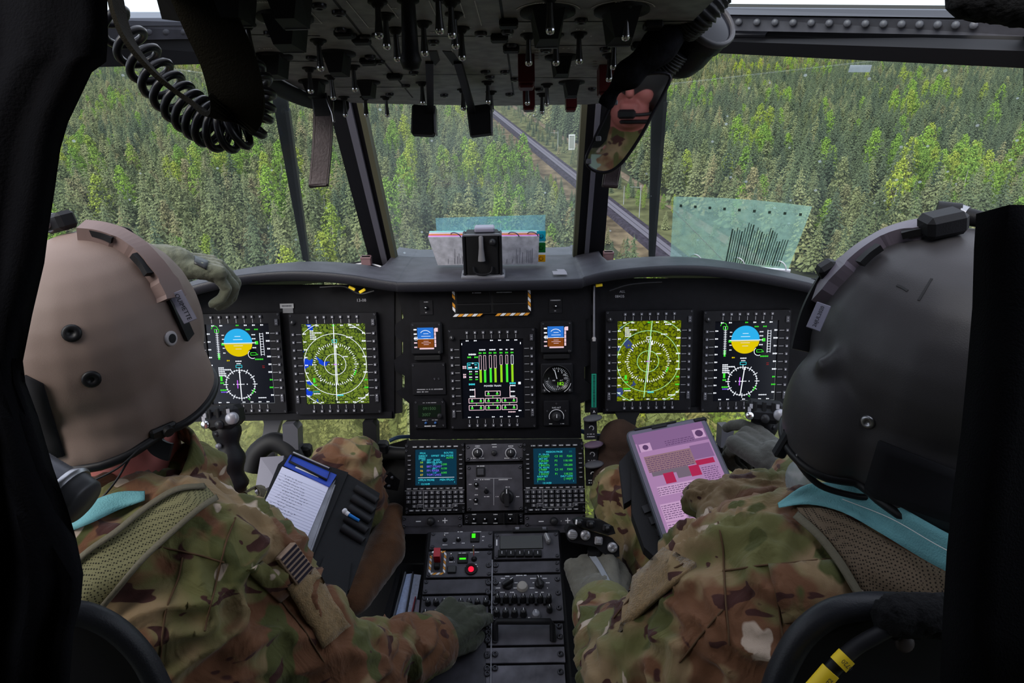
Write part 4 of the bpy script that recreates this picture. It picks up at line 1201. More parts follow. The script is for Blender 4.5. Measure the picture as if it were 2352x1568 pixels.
KEYS = [['1', '2', '3', 'A', 'B', 'C', 'D', 'E', 'F', 'G'], ['4', '5', '6', 'H', 'I', 'J', 'K', 'L', 'M', 'N'], ['7', '8', '9', 'O', 'P', 'Q', 'R', 'S', 'T', 'U'], [None, '0', '-', 'V', 'W', 'X', 'Y', 'Z', 'SP', None]]
def cdu(label, u0, u1, v0, v1, draw):
    (xa, ya), (xb, yb) = CF.at(u0, v1, .01), CF.at(u1, v0, .01)
    w, h = xb - xa, yb - ya
    cx_, cy_ = (xa + xb) / 2, (ya + yb) / 2
    t = thing('control_display_unit', label, 'keypad unit', CF.sub(cx_, cy_, 0.0))
    X = lambda a: (a - .5) * w
    Y = lambda b: (.5 - b) * h
    # body with a recess for the screen
    s0, s1, r0, r1 = .17, .87, .085, .60
    mb = MB()
    for (a0, a1, b0, b1) in ((0, 1, 0, r0), (0, s0, r0, r1), (s1, 1, r0, r1), (0, 1, r1, 1)):
        mb.box((X((a0 + a1) / 2), Y((b0 + b1) / 2), .004), ((a1 - a0) * w, (b1 - b0) * h, .012))
    mb.build('body', PANEL, t)
    MB().box((X((s0 + s1) / 2), Y((r0 + r1) / 2), .001), ((s1 - s0) * w, (r1 - r0) * h, .006)).build('screen', mat('cdu_screen', lin(14, 50, 70), emit=0.75), t)
    g_ = MB(); draw(g_, lambda a: X(s0 + .045 + (s1 - s0 - .09) * a), lambda b: Y(r0 + .055 + (r1 - r0 - .07) * b)); g_.build('readout', PAL, t)
    def key(a, b, kw, kh):
        def fn(m): m.box((0, 0, .0012), (kw * w, kh * h, .0028), b=.0006)
        shared(('cdukey', kw, kh), fn, KEYM, t, T(X(a), Y(b), .010), 'key')
    lt = MB()
    for k in range(7): key(.17 + k * .115, .045, .085, .028); dashes(lt, X(.17 + k * .115), Y(.045), .065 * w, .013 * h, z=.0128)
    for k in range(6):
        key(.075, .17 + k * .067, .06, .022); key(.94, .17 + k * .067, .06, .022)
        dashes(lt, X(.075), Y(.17 + k * .067), .04 * w, .008 * h, z=.0128); dashes(lt, X(.94), Y(.17 + k * .067), .04 * w, .008 * h, z=.0128)
    for k in range(9): key(.07 + k * .108, .645, .085, .026); dashes(lt, X(.07 + k * .108), Y(.645), .06 * w, .012 * h, z=.0128)
    for rI, row in enumerate(KEYS):
        for cI, s_ in enumerate(row):
            if s_ is None: continue
            a, b = .06 + cI * .0985, .705 + rI * .063
            key(a, b, .072, .044)
            lt.text(s_, X(a), Y(b), .0068 if len(s_) == 1 else .005, .0128)
    for k in range(8): key(.11 + k * .105, .955, .085, .026); dashes(lt, X(.11 + k * .105), Y(.955), .055 * w, .014 * h, z=.0128)
    lt.build('lettering', mat('key_white', (0.8, 0.8, 0.84), .6), t)
    ln = MB(); z_ = .0104
    ln.line(X(.0), Y(.672), X(1), Y(.672), .0009, z_); ln.line(X(.308), Y(.672), X(.308), Y(.925), .0009, z_); ln.line(X(.308), Y(.925), X(.80), Y(.925), .0009, z_)
    ln.line(X(.80), Y(.925), X(.80), Y(.868), .0009, z_); ln.line(X(.80), Y(.868), X(1), Y(.868), .0009, z_); ln.line(X(.21), Y(.868), X(.308), Y(.868), .0009, z_); ln.line(X(.21), Y(.868), X(.21), Y(.925), .0009, z_)
    ln.build('key_border', DIMW, t)
    for (a, b) in ((.03, .03), (.975, .03), (.03, .98), (.975, .98), (.03, .93), (.975, .93), (.025, .10), (.985, .10)): screw(t, X(a), Y(b), .010, .003)
    return t
def draw_route(g_, X, Y):
    z_ = .0045
    tx = lambda s_, a, b, mi, sz=.0068, al='LEFT': g_.text(s_, X(a), Y(b), sz, z_, mi, None, al)
    tx('FPLN', .05, .0, CY, .006); tx('ROUTES', .98, .0, CY, .006, 'RIGHT')
    tx('DIRECT', .02, .09, CY, .006); tx('OFFSET', .36, .09, CY, .006); tx('SEQ MODE', .98, .09, CY, .006, 'RIGHT'); tx('AUTO', .98, .16, GR, .006, 'RIGHT'); tx('[0002]', .02, .16, CY, .006)
    for k, (n_, nm, c, br, ds) in enumerate((('04', 'BR4 ISLAND', CY, '101°', '2.500'), ('05', 'BRT COAST', VI, '091°', '4.150'), ('06', 'FP1 RIVER', VI, '110°', '6.005'), ('07', 'TOP1 LAKE', VI, '', ''))):
        b = .30 + k * .135
        tx(n_, .06, b, YE if k else LM, .0068); tx(nm, .24, b, c, .0068); tx(br, .40, b + .07, CY if k < 2 else SK, .006); tx(ds, .80, b + .07, GR, .006, 'RIGHT')
    tx('071  005°  28.003', .10, .225, CY, .006)
    g_.line(X(0), Y(.79), X(1), Y(.79), .0007, z_, W_)
    tx('<FPLN MORE', .0, .87, CY, .0066); tx('MSN FPLN>', 1.0, .87, CY, .0066, 'RIGHT'); tx('13:14:49', .08, 1.0, CY, .006); tx('1', 0, .95, CY, .006); tx('1', .99, .95, CY, .006)
def draw_mission(g_, X, Y):
    z_ = .0045
    tx = lambda s_, a, b, mi, sz=.0066, al='LEFT': g_.text(s_, X(a), Y(b), sz, z_, mi, None, al)
    tx('MISSION PAGE', .27, .0, CY, .006); tx('1/1', .98, .0, TL, .006, 'RIGHT')
    for k, (h_, l, c, f) in enumerate((('P1  PA-PA', '1 COAST', 'C3  H1', 'F260'), ('BRT 007', '2 SA2:00', 'P3', '118.100'), ('BR4 007', '2 BALSTL', 'P1', '120.200'), ('P5  PA-PA', '2 FARP', 'C3  H1', 'F303'), ('P42 DNM', '2 SA2:27', 'P1', '118.225'))):
        b = .08 + k * .142
        tx(h_, .08, b, CY, .0056); tx(l, .06, b + .065, GR, .0066); tx(c, .50, b + .065, GR); tx(f, .98, b + .065, GR, .0066, 'RIGHT')
    tx('RAD9 RET', .02, .79, CY, .0056); tx('DALT LOW', .98, .79, CY, .0056, 'RIGHT'); tx('[002.0]', .02, .87, GR, .006); tx('[ 100]FT', .98, .87, GR, .006, 'RIGHT')
    tx('13:14:50', .16, 1.0, CY, .006); tx('1', .02, .95, CY, .005); tx('1', .98, .95, CY, .005)
cdu('keypad unit with a route list on its screen, nearer the kneeboard', 930, 1066, 1017, 1180, draw_route)
cdu('keypad unit with green frequencies on its screen, nearer the tablet', 1204, 1340, 1014, 1178, draw_mission)

def plate(name, label, fr, u0, u1, v0, v1, m=PANELG, h=.006, cat='control panel', hb=.002, corner=True, sr=.0042):
    (xa, ya), (xb, yb) = fr.at(u0, v1, h), fr.at(u1, v0, h)
    t = thing(name, label, cat, fr.sub((xa + xb) / 2, (ya + yb) / 2, 0))
    MB().box((0, 0, h / 2), (xb - xa, yb - ya, h), b=.0008).build('plate', m, t)
    if corner:
        for sx_ in (-1, 1):
            for sy_ in (-1, 1): screw(t, sx_ * ((xb - xa) / 2 - .006), sy_ * ((yb - ya) / 2 - .006), h, sr)
    t['_o'] = 0.0
    del t['_o']
    def L(u_, v_):
        a, b = fr.at(u_, v_, h)
        return a - (xa + xb) / 2, b - (ya + yb) / 2
    return t, L, h
def prints(t, items, h, m=None, name='lettering'):
    """items: (x, y, w, h) unreadable words"""
    mb = MB()
    for it in items: dashes(mb, it[0], it[1], it[2], it[3], z=h + .0003)
    return mb.build(name, m or WHITE, t)
def bar_scale(t, L, h, u_, v_, r_, a0, a1):
    x, y = L(u_, v_); mb = MB(); mb.ring(x, y, r_, .0011, R(a0), R(a1), h + .0003); mb.build('scale_arc', WHITE, t)

# panels between the two keypad units
t, L, h = plate('lamp_dimmer_panel', 'narrow panel with two round dimmer knobs between the keypad screens', CF, 1069, 1201, 1018, 1060)
for u_ in (1097, 1173): knob(t, *L(u_, 1040), h, .0088, .012); bar_scale(t, L, h, u_, 1040, .0122, -50, 230); 
prints(t, [(*L(u_, v_), .012, .0022) for u_, v_ in ((1097, 1024), (1173, 1024), (1135, 1020), (1135, 1026), (1087, 1052), (1106, 1052), (1164, 1052), (1183, 1052))], h)
knob(t, *L(1135, 1040), h, .006, .006, pointer=False)
t, L, h = plate('autopilot_panel', 'square panel with a push button, three toggles and one large rotary knob', CF, 1072, 1200, 1066, 1174)
x, y = L(1104, 1083); MB().box((x, y, h + .001), (.021, .021, .004), b=.001).build('button_guard', BLACK2, t); MB().box((x, y, h + .003), (.015, .015, .004), b=.001).build('push_button', mat('btn_grey', (0.06, 0.06, 0.07), .4), t)
for (u_, v_, L_) in ((1094, 1112, .014), (1117, 1128, .022), (1093, 1148, .014)): toggle(t, *L(u_, v_), h, L_, .45 if L_ > .02 else .1)
bar_knob(t, *L(1164, 1141), h, .0165, .016)
mb = MB(); mb.line(*L(1094, 1098), *L(1176, 1098), .0010, h + .0003); mb.line(*L(1134, 1098), *L(1134, 1160), .0010, h + .0003); mb.build('divider_line', DIMW, t)
prints(t, [(*L(u_, v_), w, .0022) for u_, v_, w in ((1104, 1070, .018), (1094, 1101, .01), (1114, 1101, .024), (1156, 1101, .022), (1166, 1118, .01), (1080, 1112, .007), (1094, 1122, .007), (1094, 1136, .008), (1079, 1147, .007), (1093, 1157, .008), (1117, 1140, .014), (1142, 1140, .007), (1189, 1140, .008))], h)
t, L, h = plate('switch_strip', 'strip of three short toggles and one guarded toggle under the large rotary knob', CF, 1066, 1202, 1178, 1204, BLACK)
for u_ in (1089, 1114, 1138): toggle(t, *L(u_, 1192), h, .011, .1)
for u_ in (1158, 1188): x, y = L(u_, 1190); MB().box((x, y, .008), (.003, .026, .02), b=.001).build('guard', BLACK2, t)
toggle(t, *L(1172, 1191), h, .012, .1)
prints(t, [(*L(u_, v_), .010, .0022) for u_, v_ in ((1089, 1181), (1138, 1181), (1089, 1201), (1114, 1201), (1138, 1201), (1172, 1181))], h)
for (u0, u1, uk, lb) in ((923, 1062, 990, 'plus minus knob panel below the route-list keypad unit'), (1205, 1345, 1272, 'plus minus knob panel below the frequency keypad unit')):
    t, L, h = plate('brightness_panel', lb, CF, u0, u1, 1182 if u0 < 1000 else 1180, 1214 if u0 < 1000 else 1210)
    knob(t, *L(uk, 1196), h, .0085, .018, pointer=False)
    mb = MB(); x, y = L(uk - 29, 1197); mb.rect(x, y, .0115, .0022, h + .0003); x, y = L(uk + 32, 1195); mb.rect(x, y, .012, .0022, h + .0003); mb.rect(x, y, .0022, .012, h + .0004); mb.disc(*L(uk + 17, 1196), .001, h + .0003, 0, 8); mb.build('plus_minus_marks', WHITE, t)

# ================================================================ LOWER CONSOLE
lc = thing('lower_console', 'long black console running back between the two seats', 'console', LF.M)
(xa, ya), (xb, yb) = LF.at(985, 1219), LF.at(1281, 1216)
y_end = -0.62
MB().box(((xa + xb) / 2 + .0, (ya + y_end) / 2, -.16), (xb - xa + .01, ya - y_end, .318), b=.004).build('housing', PANEL, lc)
seam_u = 1130
t, L, h = plate('annunciator_control', 'console panel with a small toggle, a rotary and a green lit square', LF, 986, 1132, 1219, 1261)
toggle(t, *L(1022, 1240), h, .015, .2); toggle(t, *L(1053, 1240), h, .010, -.1)
x, y = L(1091, 1235); MB().box((x, y, h + .001), (.020, .024, .006), b=.001).build('lamp_housing', BLACK2, t); MB().box((x - .003, y + .003, h + .004), (.008, .011, .001)).build('green_lamp', glow('lamp_green', lin(60, 230, 30), 1.0), t)
prints(t, [(*L(u_, v_), w, .0024) for u_, v_, w in ((1025, 1224, .01), (1057, 1221, .012), (1096, 1221, .018), (1022, 1251, .011), (1043, 1247, .006), (1064, 1247, .007), (1110, 1232, .006), (1110, 1241, .006))], h)
for k in range(5):
    pass
t, L, h = plate('guarded_switch_panel', 'console panel with the red guarded switch and glowing red button', LF, 978, 1130, 1264, 1326)
x, y = L(1005, 1292)
mb = MB(); TW = .005
def srun(x0, y0, x1, y1, n_): stripe_run(mb, x0, y0, x1, y1, n_)
for (a, b, c, d, n_) in ((-.015, .027, .015, .027, 4), (-.015, -.027, .015, -.027, 4), (-.0155, .025, -.0155, -.025, 7), (.0155, .025, .0155, -.025, 7)): srun(a, b, c, d, n_)
o = mb.build('striped_border', [WHITE, ORANGE], t); o.matrix_local = T(x, y, 0)
MB().prism([(-.007, .012), (.007, .012), (.007, -.010), (-.007, -.010)], h + .004, h + .026).build('switch_guard', REDP, t).matrix_local = T(x, y + .008, 0)
MB().box((x, y - .012, h + .006), (.013, .012, .012), b=.002).build('guard_foot', BLACK2, t)
toggle(t, *L(1037, 1283), h, .015, .2); toggle(t, *L(1089, 1284), h, .030, .3, 1.15)
x, y = L(1063, 1283); MB().box((x, y, h + .001), (.022, .024, .005), b=.001).build('lamp_housing', BLACK2, t); MB().box((x, y - .002, h + .0036), (.014, .004, .0008)).build('green_bar', MATS['lamp_green'], t)
x, y = L(1038, 1309); MB().box((x, y, h + .002), (.019, .017, .006), b=.0015).build('push_button', mat('btn_black', (0.02, 0.02, 0.022), .35), t)
x, y = L(1082, 1308); MB().lathe([(.0135, h), (.0135, h + .004), (.010, h + .004), (.009, h + .001)], 24, M=T(x, y)).build('button_ring', BLACK2, t); MB().lathe([(.006, h), (.006, h + .004), (.0045, h + .006), (.0003, h + .0065)], 18, M=T(x, y)).build('red_button', glow('lamp_red', lin(225, 30, 60), 1.0), t)
prints(t, [(*L(u_, v_), w, .0024) for u_, v_, w in ((1063, 1270, .018), (1086, 1296, .018), (1083, 1301, .028), (1090, 1268, .02), (1038, 1290, .012))], h)
t, L, h = plate('blank_console_panel', 'plain dark console panel between the red button and the glove', LF, 970, 1126, 1328, 1364, PANELG, .005)
t, L, h = plate('audio_panel', 'console panel with two rows of knobs partly under the olive glove', LF, 962, 1122, 1366, 1440, PANELG, .005)
for k in range(8): knob(t, *L(983 + 19 * k, 1386), h, .0058, .013, pointer=True)
for k in range(4): knob(t, *L(978 + 22 * k, 1412), h, .0065, .012, pointer=True)
t, L, h = plate('blank_console_panel', 'plain dark console panel hidden behind the olive glove and cuff', LF, 950, 1118, 1442, 1700, PANELG, .005)
# right-hand column
t, L, h = plate('radio_display_panel', 'console panel with a dark screen, five keys and a silver knob', LF, 1135, 1282, 1222, 1284)
x0, y0 = L(1148, 1262); x1, y1 = L(1246, 1229); MB().box(((x0 + x1) / 2, (y0 + y1) / 2, h), (x1 - x0, y1 - y0, .004), b=.001).build('screen', mat('olive_screen', (0.008, 0.009, 0.007), .15), t)
for k in range(5):
    x, y = L(1153 + 20.5 * k, 1273); MB().box((x, y, h + .003), (.017, .016, .008), b=.001).build('key', BLACK2, t); MB().box((x, y, h + .0076), (.0018, .007, .0008), ).build('key_mark', DIMW, t)
x, y = L(1257, 1241); o = MB().box((0, 0, h + .008), (.010, .026, .016), b=.004).build('silver_knob', mat('silver', (0.38, 0.38, 0.40), .35, .5), t); o.matrix_local = T(x, y, 0, .3)
x, y = L(1141, 1246); MB().box((x, y, h + .0003), (.0025, .016, .0006)).build('white_mark', WHITE, t)
for u_ in (1188, 1250): x, y = L(u_, 1217); MB().box((x, y, .006), (.010, .008, .014), b=.001).build('hinge', GREYM, t)
x0, y0 = L(1178, 1222); x1, y1 = L(1258, 1217); MB().box(((x0 + x1) / 2, (y0 + y1) / 2, .008), (x1 - x0, .010, .010), b=.001).build('hood', BLACK2, t)
t, L, h = plate('blank_console_panel', 'plain dark console panel below the dark radio screen', LF, 1132, 1285, 1287, 1316, PANELG, .005)
t, L, h = plate('intercom_panel', 'console panel with two rotary knobs and rows of black pull switches', LF, 1129, 1288, 1318, 1428, PANELG, .005, corner=False)
bar_knob(t, *L(1166, 1344), h, .011, .014, -1.0); bar_knob(t, *L(1239, 1342), h, .010, .014, .25); knob(t, *L(1200, 1348), h, .011, .008, m=mat('beige_knob', (0.32, 0.30, 0.28), .5), pointer=False)
for k in range(7): knob(t, *L(1143 + 19.6 * k, 1380), h, .0058, .020, m=None, pointer=True)
for k in range(4): knob(t, *L(1141 + 20.5 * k, 1412), h, .0066, .018, pointer=True)
for k in range(6):
    x, y = L(1152.5 + 19.6 * k, 1383); MB().box((x, y, h + .004), (.006, .015, .008), b=.001).build('divider', BLACK, t)
knob(t, *L(1231, 1414), h, .0085, .012, m=GREYM); knob(t, *L(1262, 1402), h, .0058, .016)
prints(t, [(*L(u_, v_), w, .0026) for u_, v_, w in ((1165, 1323, .01), (1197, 1321, .023), (1238, 1323, .01), (1155, 1328, .009), (1225, 1328, .014), (1250, 1328, .012), (1144, 1338, .01), (1185, 1338, .008), (1222, 1338, .01), (1258, 1338, .009), (1144, 1350, .010), (1183, 1350, .007), (1222, 1350, .010), (1256, 1350, .005), (1154, 1360, .01), (1176, 1360, .009), (1232, 1360, .006), (1246, 1360, .006), (1214, 1418, .007), (1228, 1400, .01))], h)
for (u_, v_) in ((1133, 1330), (1280, 1330), (1133, 1362), (1282, 1362), (1130, 1396), (1284, 1396)): screw(t, *L(u_, v_), h, .0055)
t, L, h = plate('handle_panel', 'worn grey console panel with a black carrying bar', LF, 1121, 1292, 1431, 1482, mat('worn_dark', (0.085, 0.082, 0.10), .5, var=.3, vscale=20), .005, corner=False)
mb = MB(); xa_, ya_ = L(1138, 1440); xb_, yb_ = L(1268, 1440); mb.tube([(xa_, ya_ - .028, h), (xa_, ya_ - .006, h + .018), (xa_ + .004, ya_, h + .022), (xb_ - .004, yb_, h + .022), (xb_, yb_ - .006, h + .018), (xb_, yb_ - .028, h)], .0062, 10); mb.build('carrying_bar', BLACK, t)
for (u_, v_) in ((1125, 1438), (1284, 1438), (1122, 1462), (1286, 1462)): screw(t, *L(u_, v_), h, .0058)
WORN = mat('worn_grey', (0.13, 0.125, 0.15), .5, var=.45, vscale=18)
for (v0, v1, lb) in ((1484, 1523, 'worn grey blank console panel under the carrying bar'), (1525, 1600, 'worn grey blank console panel at the bottom edge')):
    t, L, h = plate('blank_console_panel', lb, LF, 1115, 1296, v0, v1, WORN, .005, corner=False)
    for (u_, v_) in ((1119, v0 + 22), (1287, v0 + 18)): screw(t, *L(u_, v_), h, .006)
t = thing('seam_strip', 'narrow metal seam strip with paired studs down the console', 'strip', LF.M)
mb = MB(); a, b = LF.at(1131, 1290), LF.at(1112, 1600); mb.add([(a[0] - .0012, a[1], .0085), (a[0] + .0012, a[1], .0085), (a[0] + .0012, b[1], .0085), (a[0] - .0012, b[1], .0085)], [(0, 1, 2, 3)]); mb.build('strip', GREYM, t)
for v_ in (1302, 1342, 1364, 1388, 1424, 1446, 1456, 1474, 1506, 1538):
    b = LF.at(1118, v_)[1]
    for s_ in (-.0075, .0075): screw(t, a[0] + s_, b, .0055, .0062)

# ================================================================ OVERHEAD CONSOLE
OHM = mat('overhead_paint', (0.30, 0.30, 0.305), .5, bump=.2, bscale=1200, var=.25, vscale=40)
oc = thing('overhead_console', 'grey black overhead switch console between the windshields', 'overhead console', OF.M)
outl = [(1640, 0), (1400, 236), (1345, 240), (1130, 243), (860, 238), (770, 234), (690, 205), (545, 125), (500, 40)]
MB().prism(([(-.33, .95), (.33, .95)] + poly_on(OF, outl))[::-1], -.09, 0).build('housing', OHM, oc)
mb = MB()
for (a, b) in (((735, -40), (948, 224)), ((1143, -40), (1180, 218)), ((835, 83), (1160, 83)), ((500, 78), (735, 82)), ((640, 140), (860, 142)), ((880, 171), (1178, 171)), ((1160, 50), (1640, 48)), ((1163, 104), (1520, 104)), ((1172, 178), (1440, 178)), ((770, 200), (940, 200))):
    mb.line(*OF.at(*a), *OF.at(*b), .0028, .0004)
mb.build('panel_seams', BLACK2, oc)
mb = MB()
for pl in (((535, 5), (693, 5), (740, 53), (697, 53)), ((600, 47), (608, 54), (622, 54)), ((795, 0), (847, 63), (880, 63)), ((884, 0), (915, 41)), ((985, 0), (1003, 39), (1020, 39)), ((1055, 0), (1068, 40)), ((1090, 0), (1106, 58)), ((970, 112), (977, 125)), ((1037, 112), (1043, 125))):
    for a, b in zip(pl, pl[1:]): mb.line(*OF.at(*a), *OF.at(*b), .0011, .0006)
rr = random.Random(3)
for (u_, v_, w) in ((585, 4, 70), (545, 34, 20), (560, 49, 22), (610, 111, 34), (745, 116, 40), (838, 82, 16), (868, 40, 12), (905, 18, 14), (952, 118, 18), (940, 128, 20), (1030, 60, 12), (1077, 62, 12), (1242, 6, 30), (1425, 4, 26), (1212, 70, 22), (1333, 66, 22), (1300, 110, 18), (1172, 84, 10), (1312, 150, 24), (1355, 82, 10), (1235, 116, 10), (1385, 40, 14), (990, 74, 18), (1230, 56, 10), (1450, 30, 12)):
    (xa, ya), (xb, yb) = OF.at(u_ - w / 2, v_), OF.at(u_ + w / 2, v_)
    dashes(mb, (xa + xb) / 2, ya, xb - xa, .0035, z=.0006)
mb.build('lettering', mat('oh_print', (0.8, 0.8, 0.8), .6), oc)
OHT = 1.55
tog = [(567, 55), (731, 92), (710, 156), (760, 174), (811, 151), (885, 33), (908, 66), (972, 51), (867, 3), (1043, 31), (1059, 64), (969, 189), (1214, 79), (1277, 79), (1330, 76), (1411, 90), (1400, 125), (1120, 187), (1256, 193), (1211, 190), (519, 30), (1006, -12), (1035, 2), (1263, -8), (1440, 8), (790, 222), (839, 222), (886, 222), (1245, 215), (1063, 205), (1128, 210), (1405, 195)]
LEVER = mat('lever_dark', (.10, .10, .105), .3, .7)
def oh_toggle(x, y, lean, s):
    def fn(mb):
        mb.lathe([(.0100, 0), (.0100, .0015), (.0068, .0018), (.0062, .004), (.0045, .006)], 14, mi=0)
        T_ = Matrix.Rotation(-lean, 4, 'X')
        mb.lathe([(.0028, .003), (.0032, .016), (.0042, .027), (.0046, .030)], 12, mi=1, M=T_, caps=False)
        mb.lathe([(.0046, .030), (.0046, .032), (.0034, .0345), (.0004, .0355)], 12, mi=2, M=T_)
    shared(('oht', round(lean, 2)), fn, [BLACK2, LEVER, CHROME], oc, T(x, y, 0, 0, 0, s), 'toggle_switch')
for i, (u_, v_) in enumerate(tog):
    oh_toggle(*OF.at(u_, v_), -.1 + .1 * (i % 3 - 1), 1.0)
MB().lathe([(.011, 0), (.011, .004), (.007, .006), (.0085, .05), (.011, .058), (.008, .066), (.0004, .068)], 14, M=T(*OF.at(937, -6), 0)).build('fat_lever', BLACK, oc)
# recessed selector knobs
def oh_knob(u_, v_, s, disc=False):
    x, y = OF.at(u_, v_)
    def fn(mb):
        mb.lathe([(.031, 0), (.031, .003), (.022, .006)], 24, mi=0)
        q = [(-.018, .026, .003), (.018, .026, .003), (.018, -.027, .003), (-.018, -.027, .003), (-.010, .018, .033), (.010, .018, .033), (.014, -.024, .033), (-.014, -.024, .033)]
        mb.add(q, [(3, 2, 1, 0), (4, 5, 6, 7), (0, 1, 5, 4), (1, 2, 6, 5), (2, 3, 7, 6), (3, 0, 4, 7)])
        mb.box((0, -.0225, .0335), (.024, .003, .001), mi=1)
    o = shared('ohknob', fn, [BLACK2, GREYM], oc, T(x, y, 0, 0, 0, s), 'selector_knob')
    if disc:
        mb = MB(); mb.ring(0, 0, .036, .0016, R(15), R(165), .0006); q = mb.build('scale_arc', MATS['oh_print'], oc); q.matrix_local = T(x, y, 0, 0, 0, s)
for (u_, v_, s, d_) in ((655, 38, .95, 0), (660, -25, .9, 0), (628, 128, .8, 0), (773, 122, .8, 0), (720, 186, .75, 0), (842, 188, .7, 0), (1258, 26, .95, 1), (1428, 22, .95, 1), (1290, 130, .75, 1), (1313, 188, .7, 0), (535, -20, .8, 0)):
    oh_knob(u_, v_, s, d_)
# fasteners along the seams
for (u_, v_) in ((733, 10), (778, 26), (783, 66), (805, 78), (838, 82), (850, 128), (872, 140), (914, 172), (932, 195), (560, 12), (620, 74), (868, 78), (995, 94), (1104, 74), (950, 165), (1165, 70), (1168, 48), (1175, 102), (1160, 163), (1183, 180), (1335, 44), (1254, 112), (1390, 110), (1436, 94), (1115, 163), (1125, 175), (1238, 203), (1360, 202), (1170, 215), (895, 215), (1020, 217), (540, 103), (715, 130)):
    screw(oc, *OF.at(u_, v_), 0, .0075)
for (u_, v_) in ((1168, 46), (1147, 80), (1174, 105), (1500, 50), (1470, 98), (790, 70), (830, 85), (845, 135), (905, 170)):
    x, y = OF.at(u_, v_); MB().box((x, y, .004), (.021, .018, .008), b=.002).build('fastener_block', BLACK2, oc)
# red switch guards
for (u_, v_, s) in ((1208, 128, 1.0), (1391, 152, 1.0), (1214, 200, .9), (1311, 205, .85)):
    x, y = OF.at(u_, v_)
    def fn(mb): mb.prism([(-.011, .014), (.011, .014), (.011, -.016), (-.011, -.016)], .002, .038); mb.box((0, -.004, .040), (.020, .020, .006), b=.002)
    shared('ohguard', fn, DKRED, oc, T(x, y, 0, 0, -.1, s), 'red_guard')
mb = MB()
for (u_, v_) in ((1232, 125), (1366, 150), (1420, 150)):
    for k in range(4): x, y = OF.at(u_, v_ - 9 + 6 * k); mb.rect(x, y, .006, .006, .0006)
mb.build('caution_dashes', mat('caution_dash', (0.3, 0.27, 0.26), .6), oc)
mb = MB(); 
for pl in (((985, 116), (1004, 116), (1010, 138), (1000, 149), (990, 140)), ((1016, 116), (1040, 118), (1055, 140), (1040, 149), (1030, 135))):
    mb.prism(poly_on(OF, pl)[::-1], 0, .0008)
mb.build('lever_slot', BLACK2, oc)
# padded side flange along the console edge
MB().tube(smooth_path([OF.w(*OF.at(u_, v_), .008) for u_, v_ in ((500, 60), (560, 135), (640, 188), (720, 222), (790, 234))], 6), .014, 10).build('edge_padding', BLACK2, oc).matrix_local = OF.M.inverted()

# two engine power levers hanging below the overhead console
for (u0, u1, ub, lb) in ((986, 989, 973, 'black power lever hanging from the overhead console, nearer the leather strap'), (1051, 1087, 1102, 'black power lever hanging from the overhead console, over the railway line')):
    a, b = OF.w(*OF.at(u0, 140)), P(u1, 262, 1.19)
    t = thing('power_lever', lb, 'lever', Matrix.Translation(a))
    MB().tube([Vector((0, 0, 0)), b - a], 0, flat=(.0055, .004), up=Vector((1, 0, 0))).build('arm', BLACK, t)
    c = P(ub, 278, 1.19) - a
    MB().box((0, 0, 0), (.040, .026, .050), b=.003).build('grip_block', BLACK2, t).matrix_local = Matrix.Translation(c) @ Matrix.Rotation(R(-20), 4, 'X') @ Matrix.Rotation(R(4 if u0 < 1000 else -6), 4, 'Y')
    MB().box((0, 0, 0), (.0035, .028, .046), b=.001).build('grip_edge', GREYM, t).matrix_local = Matrix.Translation(c + Vector((.021, 0, 0))) @ Matrix.Rotation(R(-20), 4, 'X')

# leather straps
LEATH = mat('brown_leather', (0.055, 0.04, 0.043), .5, bump=.3, bscale=250, var=.3)
def hang_strap(lb, u0, v0, u1, v1, d, w):
    t = thing('hanging_strap', lb, 'strap', Matrix.Translation(P(u0, v0, d)))
    o = P(u0, v0, d)
    pts = smooth_path([P(u0, v0, d) - o, P((u0 + u1) / 2 + 2, (v0 + v1) / 2, d + .005) - o, P(u1, v1 - 14, d + .012) - o, P(u1 - 1, v1, d + .010) - o], 5)
    MB().tube(pts, 0, flat=[(w, .0035)] * (len(pts) - 1) + [(w * .8, .002)], up=RGT).build('leather_band', LEATH, t)
    for s_ in (-1, 1):
        MB().tube([p + RGT * (s_ * w * .82) - FWD * .0038 for p in pts[:-2]], .0005, 4).build('stitch_line', mat('stitch', (0.13, 0.11, 0.11), .8), t)
    MB().box(P(u0 - 3, v0 + 14, d) - o, (w * 1.9, .016, .034), b=.003).build('clasp', BLACK2, t)
    return t
hang_strap('brown leather strap hanging beside the slanted windshield post', 744, 232, 733, 428, 1.10, .0155)
hang_strap('brown leather strap hanging just below the mirror', 1410, 330, 1402, 430, 1.02, .012)
cable('strap_hook', 'short bright cord hanging next to the leather strap clasp', 'cord', [P(748, 215, 1.09), P(756, 240, 1.085), P(764, 262, 1.085), P(767, 280, 1.085)], .0022, STEEL)

